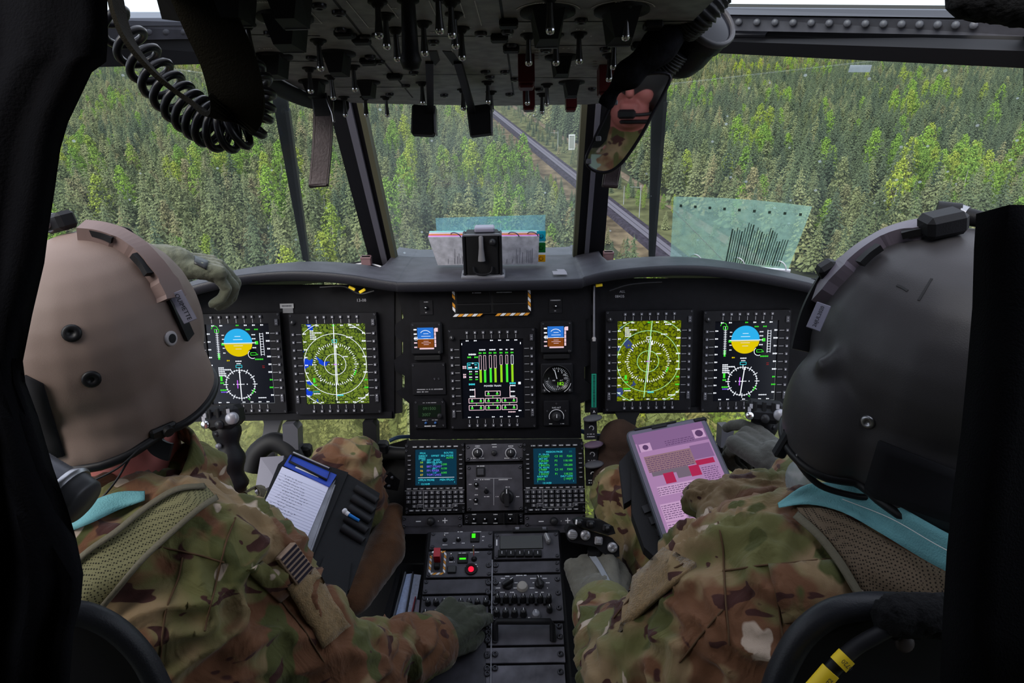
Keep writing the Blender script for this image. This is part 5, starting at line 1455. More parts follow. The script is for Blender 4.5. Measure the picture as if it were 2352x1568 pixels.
# coiled cord and webbing loop in the upper corner
cp = smooth_path([P(u_, v_, .74) for u_, v_ in ((238, -30), (243, 25), (272, 62), (306, 108), (352, 168), (400, 222), (452, 268), (508, 297), (560, 284), (578, 240), (577, 200), (560, 172))], 24)
acc = [0.0]
for a, b in zip(cp, cp[1:]): acc.append(acc[-1] + (b - a).length)
tot = acc[-1]; hel = []; ph = 0.0; N = 900; prev = None; s_prev = 0.0; e = None
for i in range(N):
    s_ = tot * i / (N - 1); k = max(1, min(len(acc) - 1, next(j for j, q in enumerate(acc) if q >= s_ - 1e-9)))
    f = (s_ - acc[k - 1]) / max(1e-9, acc[k] - acc[k - 1]); c = cp[k - 1].lerp(cp[k], f)
    tn = (cp[k] - cp[k - 1]).normalized()
    e = (FWD if e is None else e); e = (e - tn * e.dot(tn)).normalized(); g_ = tn.cross(e)
    pitch = .034 - .0235 * min(1, s_ / tot * 1.5)
    ph += (s_ - s_prev) / pitch * 2 * math.pi; s_prev = s_
    rad = .0165 + .005 * min(1, s_ / tot * 1.5)
    hel.append(c + e * (rad * math.cos(ph)) + g_ * (rad * math.sin(ph)))
o = MB().tube(hel, .0044, 7).build('coiled_cord', mat('cord_black', (0.008, 0.008, 0.011), .3)); tag(o, 'black coiled cord looping down from the roof', 'cord')
WEB = mat('dark_webbing', (0.008, 0.0065, 0.003), .8, bump=.4, bscale=600, spec=.08)
pts = smooth_path([P(262, -20, .66), P(276, 45, .66), P(306, 110, .66), P(372, 185, .665), P(446, 240, .67), P(500, 268, .665), P(534, 262, .66), P(544, 225, .655), P(524, 140, .65), P(484, 50, .64), P(450, -30, .63)], 6)
ups = []
for i in range(len(pts)):
    f = i / (len(pts) - 1)
    v = FWD.lerp(RGT * 1.0 - UPV * -.1, min(1, max(0, (f - .42) / .2)))
    ups.append(v)
o = MB().tube(pts, 0, flat=[(.012 + .014 * min(1, max(0, (i / len(pts) - .35) / .25)), .0022) for i in range(len(pts))], up=ups).build('webbing_loop', WEB); tag(o, 'dark olive webbing strap hanging in a loop beside the coiled cord', 'strap')
slab('roof_bracket', PP((352, -30, .9), (405, -30, .9), (418, 50, .95), (372, 44, .95)), .02, BLACK2, kind=None, label='black bracket at the roof beside the webbing loop', cat='bracket')

# rolled curtain, hose and utility light at the mirror
CURT = mat('curtain_black', (0.010, 0.010, 0.012), 1.0, bump=1.0, bscale=90, spec=.03, var=.5, vscale=50)
pts = smooth_path([P(1626, -40, .80), P(1566, 50, .80), P(1508, 112, .80), P(1456, 160, .81), P(1416, 200, .82), P(1388, 244, .83)], 6)
mb = MB(); mb.tube(pts, [.019 + .003 * math.sin(i * .7) - .028 * max(0, i / len(pts) - .5) for i in range(len(pts))], 12)
o = mb.build('rolled_curtain', CURT); tag(o, 'rolled black curtain running down beside the mirror', 'curtain')
def hose(name, label, pts, r_):
    pts = smooth_path(pts, 14); N = len(pts)
    o = MB().tube(pts, [r_ * (1 + .12 * math.sin(i * 2.1)) for i in range(N)], 12).build(name, mat('hose_black', (0.017, 0.017, 0.02), .4)); tag(o, label, 'hose'); return o
hose('corrugated_hose', 'corrugated black hose above the utility light', [P(1655, -30, .77), P(1622, 18, .775), P(1590, 48, .79), P(1572, 62, .80)], .018)
hose('corrugated_hose', 'short corrugated black hose under the utility light', [P(1556, 118, .85), P(1536, 145, .86), P(1512, 165, .87), P(1498, 172, .88)], .015)
a, b = P(1628, 52, .84), P(1556, 138, .90)
ax = (b - a); Lq = ax.length
t = thing('utility_light', 'black cylindrical utility light with a dark lens above the mirror', 'lamp', Matrix.Translation(a) @ ax.to_track_quat('Z', 'Y').to_matrix().to_4x4())
MB().lathe([(.0345, .0), (.0345, .02), (.032, .022), (.032, Lq * .7), (.028, Lq), (.02, Lq * 1.18), (.008, Lq * 1.25), (.0005, Lq * 1.26)], 28).build('barrel', BLACK, t)
MB().lathe([(.036, .004), (.037, -.003), (.034, -.006), (.031, -.003), (.031, .004)], 28).build('rim', mat('rim_grey', (0.07, 0.068, 0.075), .35), t)
MB().lathe([(.031, -.001), (.02, -.003), (.0005, -.004)], 24).build('lens', mat('dark_lens', (0.006, 0.007, 0.012), .12), t)
cable('wire', 'short orange wire under the utility light', 'wire', [P(1545, 175, .92), P(1534, 190, .92), P(1518, 206, .92)], .0025, mat('orange_wire', (.30, .17, .12), .5))

# ---- mirror: aimed so that it shows the crew member standing behind the lens
M0 = P(1446, 232, .86)
FACE = Vector((0.15, -0.24, 1.40))
mn = ((CAM - M0).normalized() + (FACE - M0).normalized()).normalized()
def mhit(u, v):
    q = ray(u, v); return CAM + q * ((M0 - CAM).dot(mn) / q.dot(mn))
outl = smooth_path([mhit(u, v) for u, v in ((1478, 172), (1538, 172), (1524, 215), (1497, 265), (1468, 318), (1428, 374), (1395, 395), (1362, 390), (1346, 366), (1366, 318), (1398, 252), (1420, 205))], 4, True)
t = thing('rear_view_mirror', 'teardrop wire-framed mirror reflecting a crew member, hanging by the windshield post', 'mirror', Matrix.Translation(M0))
vs = [p - M0 for p in outl]; n = len(vs)
MB().add(vs + [p - mn * .003 for p in vs], [tuple(range(n)), tuple(range(2 * n - 1, n - 1, -1))] + [(i, (i + 1) % n, n + (i + 1) % n, n + i) for i in range(n)]).build('glass', mat('mirror_glass', (0.80, 0.80, 0.80), .02, 1.0), t)
bm = bmesh.new(); gm_ = t.children[0].data; bm.from_mesh(gm_); bmesh.ops.recalc_face_normals(bm, faces=bm.faces); bm.to_mesh(gm_); bm.free()
MB().tube(vs, .0022, 6, closed=True).build('wire_frame', mat('frame_wire', (0.03, 0.028, 0.035), .35, .5), t)
MB().tube([P(1480, 176, .86) - M0, P(1470, 150, .87) - M0, P(1462, 120, .86) - M0], .004, 8).build('mount_arm', BLACK2, t)
for (u_, v_) in ((1374, 318), (1412, 235), (1352, 370)):
    MB().box(mhit(u_, v_) - M0 + mn * .002, (.007, .006, .006), b=.001).build('clip', GREYM, t)

# ---- wipers outside the glass
for (nm, lb, a, b, w0, w1) in (('windshield_wiper', 'windshield wiper arm lying across the pane before the tan helmet', (640, 205, 1.48), (702, 596, 1.84), .016, .006), ('windshield_wiper', 'windshield wiper arm standing upright right of the mirror', (1516, 180, 1.47), (1495, 588, 1.85), .017, .006)):
    A_, B_ = P(*a), P(*b)
    t = thing(nm, lb, 'wiper', Matrix.Translation(A_))
    MB().tube([Vector((0, 0, 0)), (B_ - A_) * .5, B_ - A_], 0, flat=[(w0, .006), ((w0 + w1) / 2, .006), (w1, .005)], up=RGT).build('arm', mat('wiper_dark', (0.004, 0.005, 0.006), .7, spec=.05), t)
    MB().tube([(B_ - A_) * .1 + RGT * w0 * .8, B_ - A_ + RGT * w1], 0, flat=(.004, .008), up=RGT).build('blade', RUBBER, t)

# ================================================================ ON THE GLARESHIELD DECK
DZ = lip[45].z - .004
# mount with lever
o0 = zplane(1110, 640, DZ - .002)
t = thing('compass_mount', 'black box mount with a grey lever standing on the glareshield', 'mount', Matrix.Translation(o0))
MB().box((0, .02, .004), (.102, .05, .008), b=.002).build('base_plate', GREYM, t)
for s_ in (-.043, .043): screw(t, s_, .01, .008, .005)
MB().box((0, .028, .055), (.080, .05, .10), b=.006).build('case', BLACK2, t)
for s_ in (-.042, .042): MB().box((s_, .025, .052), (.006, .046, .10), b=.002).build('side_cheek', BLACK, t)
MB().lathe([(.0085, 0), (.0075, .01), (.0055, .03), (.0052, .055), (.003, .058)], 14, M=Matrix.Translation((-.002, -.006, .045)) @ Matrix.Rotation(R(-8), 4, 'X')).build('lever', mat('lever_grey', (0.16, 0.155, 0.17), .45), t)
MB().tube(smooth_path([(-.022, -.001, .03), (-.018, -.004, .016), (0, -.006, .012), (.018, -.004, .016), (.022, -.001, .03)], 5), .0025, 8).build('wire_bail', BLACK, t)
MB().lathe([(.008, 0), (.008, .006), (.004, .010), (.0004, .0104)], 12, M=Matrix.Translation((.024, .002, .088)) @ Matrix.Rotation(R(90), 4, 'X')).build('adjuster', KNOB, t)
MB().box((.006, .03, .111), (.046, .03, .012), b=.003).build('top_cap', mat('cap_lilac', (0.28, 0.27, 0.35), .4), t)
MB().box((0, .004, .104), (.082, .004, .004)).build('top_edge', GREYM, t)
# ring booklet behind it
q0 = P(1003, 609, 1.70); q1 = P(1236, 607, 1.70)
bx = (q1 - q0).normalized(); by = Vector((0, -.05, 1)).normalized()
BF = Frame(q0, bx, by - bx * by.dot(bx)); bw = (q1 - q0).length; bh = .073
t = thing('ring_booklet', 'ring-bound checklist booklet with pink page edges and coloured tabs on the glareshield', 'booklet', BF.M)
MB().prism([(-.017, bh), (.003, 0), (bw, 0), (bw + .002, bh)], -.004, 0).build('front_page', mat('page_grey', (0.42, 0.42, 0.48), .6, var=.2, vscale=60), t)
for k, (c, nm) in enumerate(((lin(214, 130, 214), 'pink_pages'), (lin(206, 120, 66), 'orange_pages'), (lin(205, 190, 205), 'white_pages'), (lin(150, 205, 205), 'teal_pages'))):
    MB().prism([(-.017, bh + .001 * k), (.003, 0), (bw, 0), (bw + .002, bh + .001 * k)], -.0125 - .0085 * k, -.0045 - .0085 * k).build(nm, mat(nm, c, .7), t)
for u_ in (1046, 1180, 1224):
    x, y = BF.at(u_, 540, 0)
    MB().tube([(x + .013 * math.cos(a), bh - .004 + .015 * math.sin(a) * .9 + .002, -.012 + .017 * math.sin(a + .6)) for a in np.linspace(0, 6.0, 20)], .0013, 6).build('binder_ring', mat('ring_steel', (0.09, 0.09, 0.14), .3, .6), t)
for k, (c, v_, nm) in enumerate(((lin(10, 150, 175), 542, 'teal_tab'), (lin(15, 110, 40), 570, 'green_tab'), (lin(235, 170, 5), 596, 'yellow_tab'))):
    x, y = BF.at(1243, v_, -.015)
    MB().box((x, y, -.016 - .004 * k), (.022, .026 if k < 2 else .019, .002), b=.0008).build(nm, mat(nm, c, .5), t)
    MB().lathe([(.004, 0), (.006, .0004), (.004, .0008)], 14, caps=False, M=T(x, y, -.0152 - .004 * k)).build('tab_ring', mat(nm + '_mark', tuple(q * .45 for q in c), .5), t)
MB().box((bw * .36, bh * .62, .002), (.003, .062, .003)).build('white_clip', WHITE, t)
mb = MB(); rr = random.Random(2)
for k in range(22):
    a = rr.uniform(.1, .33) if k % 2 else rr.uniform(.68, .95); l = rr.uniform(.15, .55)
    mb.line(a * bw, bh * .05, a * bw + .001, bh * (.05 + l), .0012, .0004)
mb.build('ink_streaks', mat('streak', (0.2, 0.2, 0.24), .6), t)
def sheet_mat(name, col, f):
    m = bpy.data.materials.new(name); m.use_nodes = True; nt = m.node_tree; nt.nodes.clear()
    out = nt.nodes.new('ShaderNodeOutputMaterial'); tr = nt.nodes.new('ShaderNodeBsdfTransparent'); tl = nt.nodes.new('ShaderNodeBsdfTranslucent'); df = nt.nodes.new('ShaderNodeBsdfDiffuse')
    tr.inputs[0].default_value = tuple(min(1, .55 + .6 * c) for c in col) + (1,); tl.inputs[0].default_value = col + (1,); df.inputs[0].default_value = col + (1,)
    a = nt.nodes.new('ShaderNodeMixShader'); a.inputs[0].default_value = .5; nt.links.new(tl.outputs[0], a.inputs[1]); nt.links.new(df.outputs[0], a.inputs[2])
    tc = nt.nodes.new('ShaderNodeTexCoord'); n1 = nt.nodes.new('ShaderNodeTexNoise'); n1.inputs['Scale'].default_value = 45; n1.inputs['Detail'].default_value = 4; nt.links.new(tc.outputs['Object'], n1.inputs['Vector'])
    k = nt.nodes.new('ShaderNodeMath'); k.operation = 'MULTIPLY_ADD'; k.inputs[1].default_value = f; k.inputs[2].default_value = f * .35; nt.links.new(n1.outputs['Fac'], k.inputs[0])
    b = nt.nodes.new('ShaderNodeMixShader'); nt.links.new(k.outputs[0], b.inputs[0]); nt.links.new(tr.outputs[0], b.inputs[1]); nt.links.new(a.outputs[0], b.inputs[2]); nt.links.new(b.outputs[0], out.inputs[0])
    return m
REFLB = sheet_mat('blue_reflection', (0.42, 0.70, 0.80), .32)
REFLG = sheet_mat('green_reflection', (0.62, 0.88, 0.76), .36)
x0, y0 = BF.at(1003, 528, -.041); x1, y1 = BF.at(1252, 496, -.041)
MB().prism([(x0, 0.02), (x1, .02), (x1 + .001, y1 + .003), (x0 - .001, y1 - .003)], -.0424, -.0410).build('blue_reflection_strip', REFLB, t)  # blue windshield reflection, built as a translucent strip behind the pages
# green windshield reflection of a booklet, built as a clear sheet on wire rings
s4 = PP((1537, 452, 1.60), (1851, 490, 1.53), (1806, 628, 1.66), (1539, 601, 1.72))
t = thing('reflection_sheet', 'green streaked booklet reflection in the windshield, built as a clear sheet', 'reflection', Matrix.Translation(s4[3]))
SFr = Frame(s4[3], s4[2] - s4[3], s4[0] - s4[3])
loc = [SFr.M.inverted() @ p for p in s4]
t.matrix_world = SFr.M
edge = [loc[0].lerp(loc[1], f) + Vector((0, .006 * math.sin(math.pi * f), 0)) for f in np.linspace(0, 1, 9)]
MB().prism([(p.x, p.y) for p in edge[::-1]] + [(loc[3].x, loc[3].y), (loc[2].x, loc[2].y)], -.0006, .0006).build('sheet', REFLG, t)
bl = lambda f, g_: loc[3].lerp(loc[2], f).lerp(loc[0].lerp(loc[1], f), g_)
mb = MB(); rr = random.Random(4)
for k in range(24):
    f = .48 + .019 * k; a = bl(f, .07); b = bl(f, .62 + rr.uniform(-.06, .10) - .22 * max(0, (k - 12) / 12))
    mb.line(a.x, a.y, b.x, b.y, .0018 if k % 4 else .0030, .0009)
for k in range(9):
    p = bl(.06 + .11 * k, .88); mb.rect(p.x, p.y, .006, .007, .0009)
mb.build('reflection_streaks', mat('reflected_streak', (0.035, 0.06, 0.05), .6), t)
mb = MB(); a, b = bl(.0, .82), bl(.45, .10); mb.line(a.x, a.y, b.x, b.y, .0016, .0009); mb.build('reflection_line', mat('reflected_line', (.5, .6, .58), .6), t)  # pale line belonging to the built reflection
WIRE = mat('white_wire', (0.70, 0.70, 0.76), .35)
for f in (.22, .58, .92):
    p = bl(f, .02); MB().tube([(p.x + .017 * math.cos(a), p.y + .004 + .020 * math.sin(a), .006 * math.cos(a)) for a in np.linspace(0, math.pi, 12)], .0016, 6).build('wire_ring', WIRE, t)
p, q = bl(-.02, .02), bl(1.02, .02); MB().box(((p.x + q.x) / 2, (p.y + q.y) / 2, .003), ((q - p).length, .007, .006), b=.001).build('spine', mat('spine_white', (.75, .77, .88), .5), t)
# gauge reflection high on the far pane, built as a small translucent label
s4 = PP((1953, 150, 1.315), (2003, 150, 1.303), (1998, 166, 1.318), (1948, 166, 1.33))
t = slab('gauge_reflection', s4, .0008, sheet_mat('reflection_pale', (.75, .8, .82), .8), kind=None, label='small pale gauge reflection on the windshield under the roof beam, built as a label', cat='sticker')  # no real sticker: the slab stands in for the gauge reflection
# connectors and white leads at the post feet
for (u_, v_, lb) in ((842, 598, 'small pinkish connector box at the foot of the slanted post'), (1397, 587, 'small pinkish connector box at the foot of the upright post')):
    o = MB().box((0, 0, 0), (.026, .02, .024), b=.002).box((0, -.004, .009), (.028, .014, .006), b=.001).build('connector_box', mat('pink_grey', (.22, .13, .14), .5)); o.matrix_world = Matrix.Translation(P(u_, v_, 1.79)); tag(o, lb, 'connector')
for (pts, lb) in ((((785, 622), (800, 612), (835, 605), (868, 610), (890, 620)), 'white lead lying along the deck near the slanted post'), (((1383, 620), (1402, 607), (1425, 602), (1452, 605)), 'white lead lying along the deck near the upright post')):
    cable('white_lead', lb, 'cable', [P(u_, v_, 1.80) for u_, v_ in pts], .0024, WIRE)
cable('black_rail', 'thin black rail along the windshield foot at the slanted post', 'rail', [P(730, 616, 1.84), P(790, 608, 1.84), P(850, 600, 1.84)], .004, BLACK2)

# ================================================================ UNDER THE PANEL
DARKW = mat('dark_bulkhead', (0.005, 0.005, 0.006), .8)
w = slab('wall_left', PP((868, 1028, 1.74), (936, 1008, 1.74), (990, 1215, 1.70), (990, 1640, 1.66), (600, 1640, 1.66), (640, 1250, 1.70), (880, 1190, 1.72)), .02, DARKW, label='dark nose bulkhead beside the brown seat bolster', cat='wall')
w = slab('wall_right', PP((1372, 1000, 1.74), (1640, 1000, 1.74), (1760, 1640, 1.66), (1278, 1640, 1.66), (1278, 1215, 1.70), (1345, 1196, 1.72), (1366, 1196, 1.72)), .02, DARKW, label='dark nose bulkhead under the tablet', cat='wall')
slab('window_6', PP((300, 930, 2.0), (935, 930, 2.0), (935, 1250, 2.05), (300, 1250, 2.05)), .006, CHING, label='chin window pane below the panel by the tan helmet', cat='window')
slab('window_7', PP((1330, 925, 2.0), (1960, 925, 2.0), (1960, 1250, 2.05), (1330, 1250, 2.05)), .006, CHING, label='chin window pane below the panel by the tablet', cat='window')
PEDG = mat('pedal_grey', (0.07, 0.07, 0.085), .45)
t = thing('pedal_post', 'flared grey pedal post rising to the panel beside the cyclic stick', 'pedal post', Matrix.Translation(P(625, 1000, 1.72)))
o_ = P(625, 1000, 1.72)
MB().tube([P(628, 950, 1.72) - o_, P(627, 975, 1.72) - o_, P(622, 1000, 1.72) - o_, P(612, 1030, 1.72) - o_, P(606, 1046, 1.72) - o_], 0, flat=[(.028, .01), (.019, .01), (.017, .01), (.026, .01), (.034, .01)], up=RGT).build('post', PEDG, t)
MB().tube(smooth_path([P(575, 1080, 1.66) - o_, P(590, 1040, 1.66) - o_, P(625, 1015, 1.66) - o_, P(660, 1028, 1.66) - o_, P(682, 1062, 1.66) - o_], 6), .024, 10).build('curved_horn', BLACK2, t)
slab('step_plate', [P(*q) - o_ for q in ((598, 1050, 1.62), (652, 1046, 1.62), (640, 1110, 1.55), (585, 1130, 1.55))], .01, mat('lilac_plate', (.17, .165, .20), .45), t)
for (u_, v_, s_, lb, hk) in ((672, 1000, 1.0, 'grey block-headed rudder pedal left of the kneeboard', 0), (852, 992, .9, 'black rudder pedal just above the camouflage knee', 1), (1664, 1000, .8, 'dark grey rudder pedal behind the tablet corner', 0), (1420, 968, .9, 'black rudder pedal post above the tablet', 1)):
    o_ = P(u_, v_, 1.66); t = thing('rudder_pedal', lb, 'pedal', Matrix.Translation(o_))
    m_ = BLACK2 if hk else PEDG
    if hk and u_ > 1000:
        MB().tube([P(1440, 940, 1.66) - o_, P(1440, 960, 1.66) - o_, P(1440, 985, 1.66) - o_, P(1440, 1005, 1.66) - o_], 0, flat=[(.034, .01), (.022, .01), (.017, .01), (.022, .01)], up=RGT).build('post', m_, t)
    else:
        MB().prism([(-.016 * s_, .034 * s_), (.010 * s_, .036 * s_), (.020 * s_, .022 * s_), (.018 * s_, -.03 * s_), (-.018 * s_, -.03 * s_)], -.02, .02).build('pad', m_, t).matrix_local = Matrix.Rotation(R(75), 4, 'X')
        MB().cyl((0, 0, -.02), (.002, .02, -.12), .012, .014, 10).build('arm', BLACK2, t)
        MB().box((.012, .01, -.05), (.05, .03, .03), b=.006).build('pivot', BLACK2, t)
cable('cross_tube', 'black cross tube low behind the camouflage knee', 'tube', [P(880, 1035, 1.70), P(905, 1040, 1.70), P(935, 1042, 1.70)], .016, BLACK2)
t = thing('bracket_plate', 'small dark bracket plate with bolts beside the keypad unit', 'bracket', Matrix.Translation(P(898, 1106, 1.66)))
MB().prism([(-.022, .01), (-.002, .024), (.022, .004), (.016, -.022), (-.014, -.016)], -.004, .004).build('plate', BLACK, t).matrix_local = Matrix.Rotation(R(60), 4, 'X')
for s_ in (-1, 1): o = MB().lathe([(.004, 0), (.004, .003), (.001, .004)], 10).build('bolt', GREYM, t); o.matrix_local = Matrix.Rotation(R(60), 4, 'X') @ Matrix.Translation((.004 * s_, .010 * s_, .004))
# blue hose behind the release handles
cable('blue_hose', 'blue hose crossing the chin window near the paddle knobs', 'hose', [P(1330, 988, 1.78), P(1370, 1000, 1.78), P(1405, 998, 1.78), P(1440, 995, 1.78)], .006, mat('blue_hose', (.02, .05, .11), .4))
cable('blue_hose', 'blue hose low in the chin window by the centre pod', 'hose', [P(895, 1012, 1.78), P(915, 1004, 1.78), P(945, 1002, 1.78)], .005, mat('blue_hose', (.02, .05, .11), .4))

# ================================================================ CREW
from mathutils.bvhtree import BVHTree
def camo(name, bright=1.0, weave=900):
    m = bpy.data.materials.new(name); m.use_nodes = True; nt = m.node_tree; b = nt.nodes['Principled BSDF']
    b.inputs['Roughness'].default_value = .9; b.inputs['Specular IOR Level'].default_value = .15; b.inputs['Sheen Weight'].default_value = .12
    tc = nt.nodes.new('ShaderNodeTexCoord')
    def nz(scale, off, det=2.0, sc=(1, 1, 1), dist=0.0):
        mp = nt.nodes.new('ShaderNodeMapping'); mp.inputs['Location'].default_value = (off, off * 1.7, -off); mp.inputs['Scale'].default_value = sc
        nt.links.new(tc.outputs['Object'], mp.inputs[0])
        n = nt.nodes.new('ShaderNodeTexNoise'); n.inputs['Scale'].default_value = scale; n.inputs['Detail'].default_value = det; n.inputs['Distortion'].default_value = dist
        nt.links.new(mp.outputs[0], n.inputs['Vector']); return n.outputs['Fac']
    def step(f, a, w):
        r_ = nt.nodes.new('ShaderNodeMapRange'); r_.inputs[1].default_value = a; r_.inputs[2].default_value = a + w; nt.links.new(f, r_.inputs[0]); return r_.outputs[0]
    def mix(f, a, c2):
        x = nt.nodes.new('ShaderNodeMix'); x.data_type = 'RGBA'; nt.links.new(f, x.inputs[0])
        if isinstance(a, tuple): x.inputs[6].default_value = a + (1,)
        else: nt.links.new(a, x.inputs[6])
        x.inputs[7].default_value = c2 + (1,); return x.outputs[2]
    K = lambda r_, g_, b_: tuple(q * bright * .85 for q in lin(r_, g_, b_))
    c = mix(step(nz(9, 0.3), .44, .12), K(152, 128, 96), K(112, 110, 68))
    c = mix(step(nz(10, 4.1, 2.5), .505, .05), c, K(120, 83, 60))
    c = mix(step(nz(13, 7.7, 2.0, (1, 1, .6)), .60, .02), c, K(88, 90, 52))
    c = mix(step(nz(19, 2.2, 2.0, (.6, 1, 1.5), .6), .615, .015), c, K(74, 46, 42))
    c = mix(step(nz(19, 9.4, 1.5, (1, .8, 1), .3), .66, .015), c, K(198, 178, 160))
    nt.links.new(c, b.inputs['Base Color'])
    w1 = nz(weave, 1.0, 1.0); w2 = nz(22, 3.3, 3.0, (1, 1, .5), .8)
    k1 = nt.nodes.new('ShaderNodeBump'); k1.inputs['Strength'].default_value = .35; k1.inputs['Distance'].default_value = .001; nt.links.new(w1, k1.inputs['Height'])
    k2 = nt.nodes.new('ShaderNodeBump'); k2.inputs['Strength'].default_value = .8; k2.inputs['Distance'].default_value = .012; nt.links.new(w2, k2.inputs['Height']); nt.links.new(k1.outputs[0], k2.inputs['Normal'])
    nt.links.new(k2.outputs[0], b.inputs['Normal'])
    return m
CAMO = camo('camouflage_cloth')
def mesh_web(name, col, scale=330):
    m = mat(name, col, .85)
    nt = m.node_tree; b = nt.nodes['Principled BSDF']; tc = nt.nodes.new('ShaderNodeTexCoord')
    v = nt.nodes.new('ShaderNodeTexVoronoi'); v.inputs['Scale'].default_value = scale; v.inputs['Randomness'].default_value = .1; nt.links.new(tc.outputs['Object'], v.inputs['Vector'])
    r_ = nt.nodes.new('ShaderNodeValToRGB'); r_.color_ramp.elements[0].position = .28; r_.color_ramp.elements[1].position = .42
    r_.color_ramp.elements[0].color = tuple(q * .12 for q in col) + (1,); r_.color_ramp.elements[1].color = col + (1,)
    nt.links.new(v.outputs['Distance'], r_.inputs[0]); nt.links.new(r_.outputs[0], b.inputs['Base Color']); return m
OLWEB = mesh_web('olive_mesh_webbing', lin(122, 118, 84))
BRWEB = mesh_web('brown_mesh_webbing', lin(112, 96, 78))
WEBEDGE = mat('webbing_edge', lin(104, 98, 82), .85, bump=.5, bscale=300)
TEALW = mat('teal_webbing', lin(110, 168, 174), .75, bump=.6, bscale=500, var=.12)
GLOVE = mat('olive_glove', lin(92, 94, 78), .9, bump=.5, bscale=700, var=.2, sheen=.2)
GLOVED = mat('dark_glove', lin(58, 62, 50), .9, bump=.5, bscale=700, var=.2, sheen=.2)
GLOVEG = mat('grey_glove', lin(96, 94, 86), .9, bump=.5, bscale=700, var=.2, sheen=.2)
SKIN = mat('skin', (0.52, 0.17, 0.15), .5, var=.12, vscale=20)
COYOTE = mat('coyote_pile', lin(134, 110, 76), .95, bump=1.0, bscale=450, var=.2, vscale=160, sheen=.3)

def adopt(o, t):
    o.parent = t
    o.matrix_parent_inverse = t.matrix_basis.inverted()
    return o
def bvh_of(o):
    me = o.data
    return BVHTree.FromPolygons([v.co.copy() for v in me.vertices], [tuple(p.vertices) for p in me.polygons])
def surf(b, u, v):
    h = b.ray_cast(CAM, ray(u, v).normalized())
    if h[0] is None:
        # nearest point on the body to where the ray passes
        d = ray(u, v).normalized(); best = None
        for s_ in np.linspace(.5, 1.9, 57):
            q = b.find_nearest(CAM + d * s_)
            if best is None or q[3] < best[3]: best = q
        return best[0], best[1]
    return h[0], h[1]
def band(b, px, hw, th, off=.006, k=5, spread=None):
    """flat strap that follows a surface through pixel points; returns MB"""
    s_ = [surf(b, u, v) for u, v in px]
    pts = smooth_path([p + n * off for p, n in s_], k)
    nr = smooth_path([n for p, n in s_], k)
    ups = []
    for i, p in enumerate(pts):
        t_ = (pts[min(i + 1, len(pts) - 1)] - pts[max(i - 1, 0)]).normalized()
        ups.append(t_.cross(nr[i]).normalized())
    fl = [(hw[min(len(hw) - 1, int(i / k))] if isinstance(hw, (list, tuple)) else hw, th) for i in range(len(pts))]
    return MB().tube(pts, 0, flat=fl, up=ups)
def drape(b, px_rows, off=.004, th=.003, relax=2):
    """cloth patch laid on a surface: rows of pixel points, projected and thickened"""
    R_, C_ = len(px_rows), len(px_rows[0])
    top, bot = [], []
    for row in px_rows:
        for (u, v) in row:
            p, n = surf(b, u, v); top.append(p + n * (off + th)); bot.append(p + n * off * .2)
    for _ in range(relax):
        for L_ in (top, bot):
            old = [q.copy() for q in L_]
            for i in range(R_):
                for j in range(C_):
                    nb_ = [old[a * C_ + c] for a, c in ((i - 1, j), (i + 1, j), (i, j - 1), (i, j + 1)) if 0 <= a < R_ and 0 <= c < C_]
                    if len(nb_) == 4: L_[i * C_ + j] = old[i * C_ + j] * .5 + (nb_[0] + nb_[1] + nb_[2] + nb_[3]) * .125
    vs = top + bot; N = R_ * C_; fs = []
    for i in range(R_ - 1):
        for j in range(C_ - 1):
            a = i * C_ + j
            fs.append((a, a + 1, a + C_ + 1, a + C_)); fs.append((N + a, N + a + C_, N + a + C_ + 1, N + a + 1))
    rim = [j for j in range(C_)] + [i * C_ + C_ - 1 for i in range(1, R_)] + [(R_ - 1) * C_ + j for j in range(C_ - 2, -1, -1)] + [i * C_ for i in range(R_ - 2, 0, -1)]
    for a, c in zip(rim, rim[1:] + rim[:1]): fs.append((a, N + a, N + c, c))
    return MB().add(vs, fs, 0, None, True)
def grid(p00, p10, p11, p01, nr, nc):
    out = []
    for i in range(nr):
        f = i / (nr - 1); row = []
        for j in range(nc):
            g_ = j / (nc - 1)
            row.append(tuple((p00[k] * (1 - g_) + p10[k] * g_) * (1 - f) + (p01[k] * (1 - g_) + p11[k] * g_) * f for k in range(2)))
        out.append(row)
    return out
def dens(px, step=9.0):
    out = []
    for a, c in zip(px, px[1:]):
        n = max(1, int(math.hypot(c[0] - a[0], c[1] - a[1]) / step))
        out += [(a[0] + (c[0] - a[0]) * k / n, a[1] + (c[1] - a[1]) * k / n) for k in range(n)]
    return out + [px[-1]]
def seamline(b, px, r_=.0013, off=.0012):
    pts = [surf(b, u, v) for u, v in dens(px)]
    pts = [p + n * off for p, n in pts]
    for _ in range(2): pts = [pts[0]] + [(pts[i - 1] + pts[i] * 2 + pts[i + 1]) / 4 for i in range(1, len(pts) - 1)] + [pts[-1]]
    return MB().tube(pts, r_, 5)
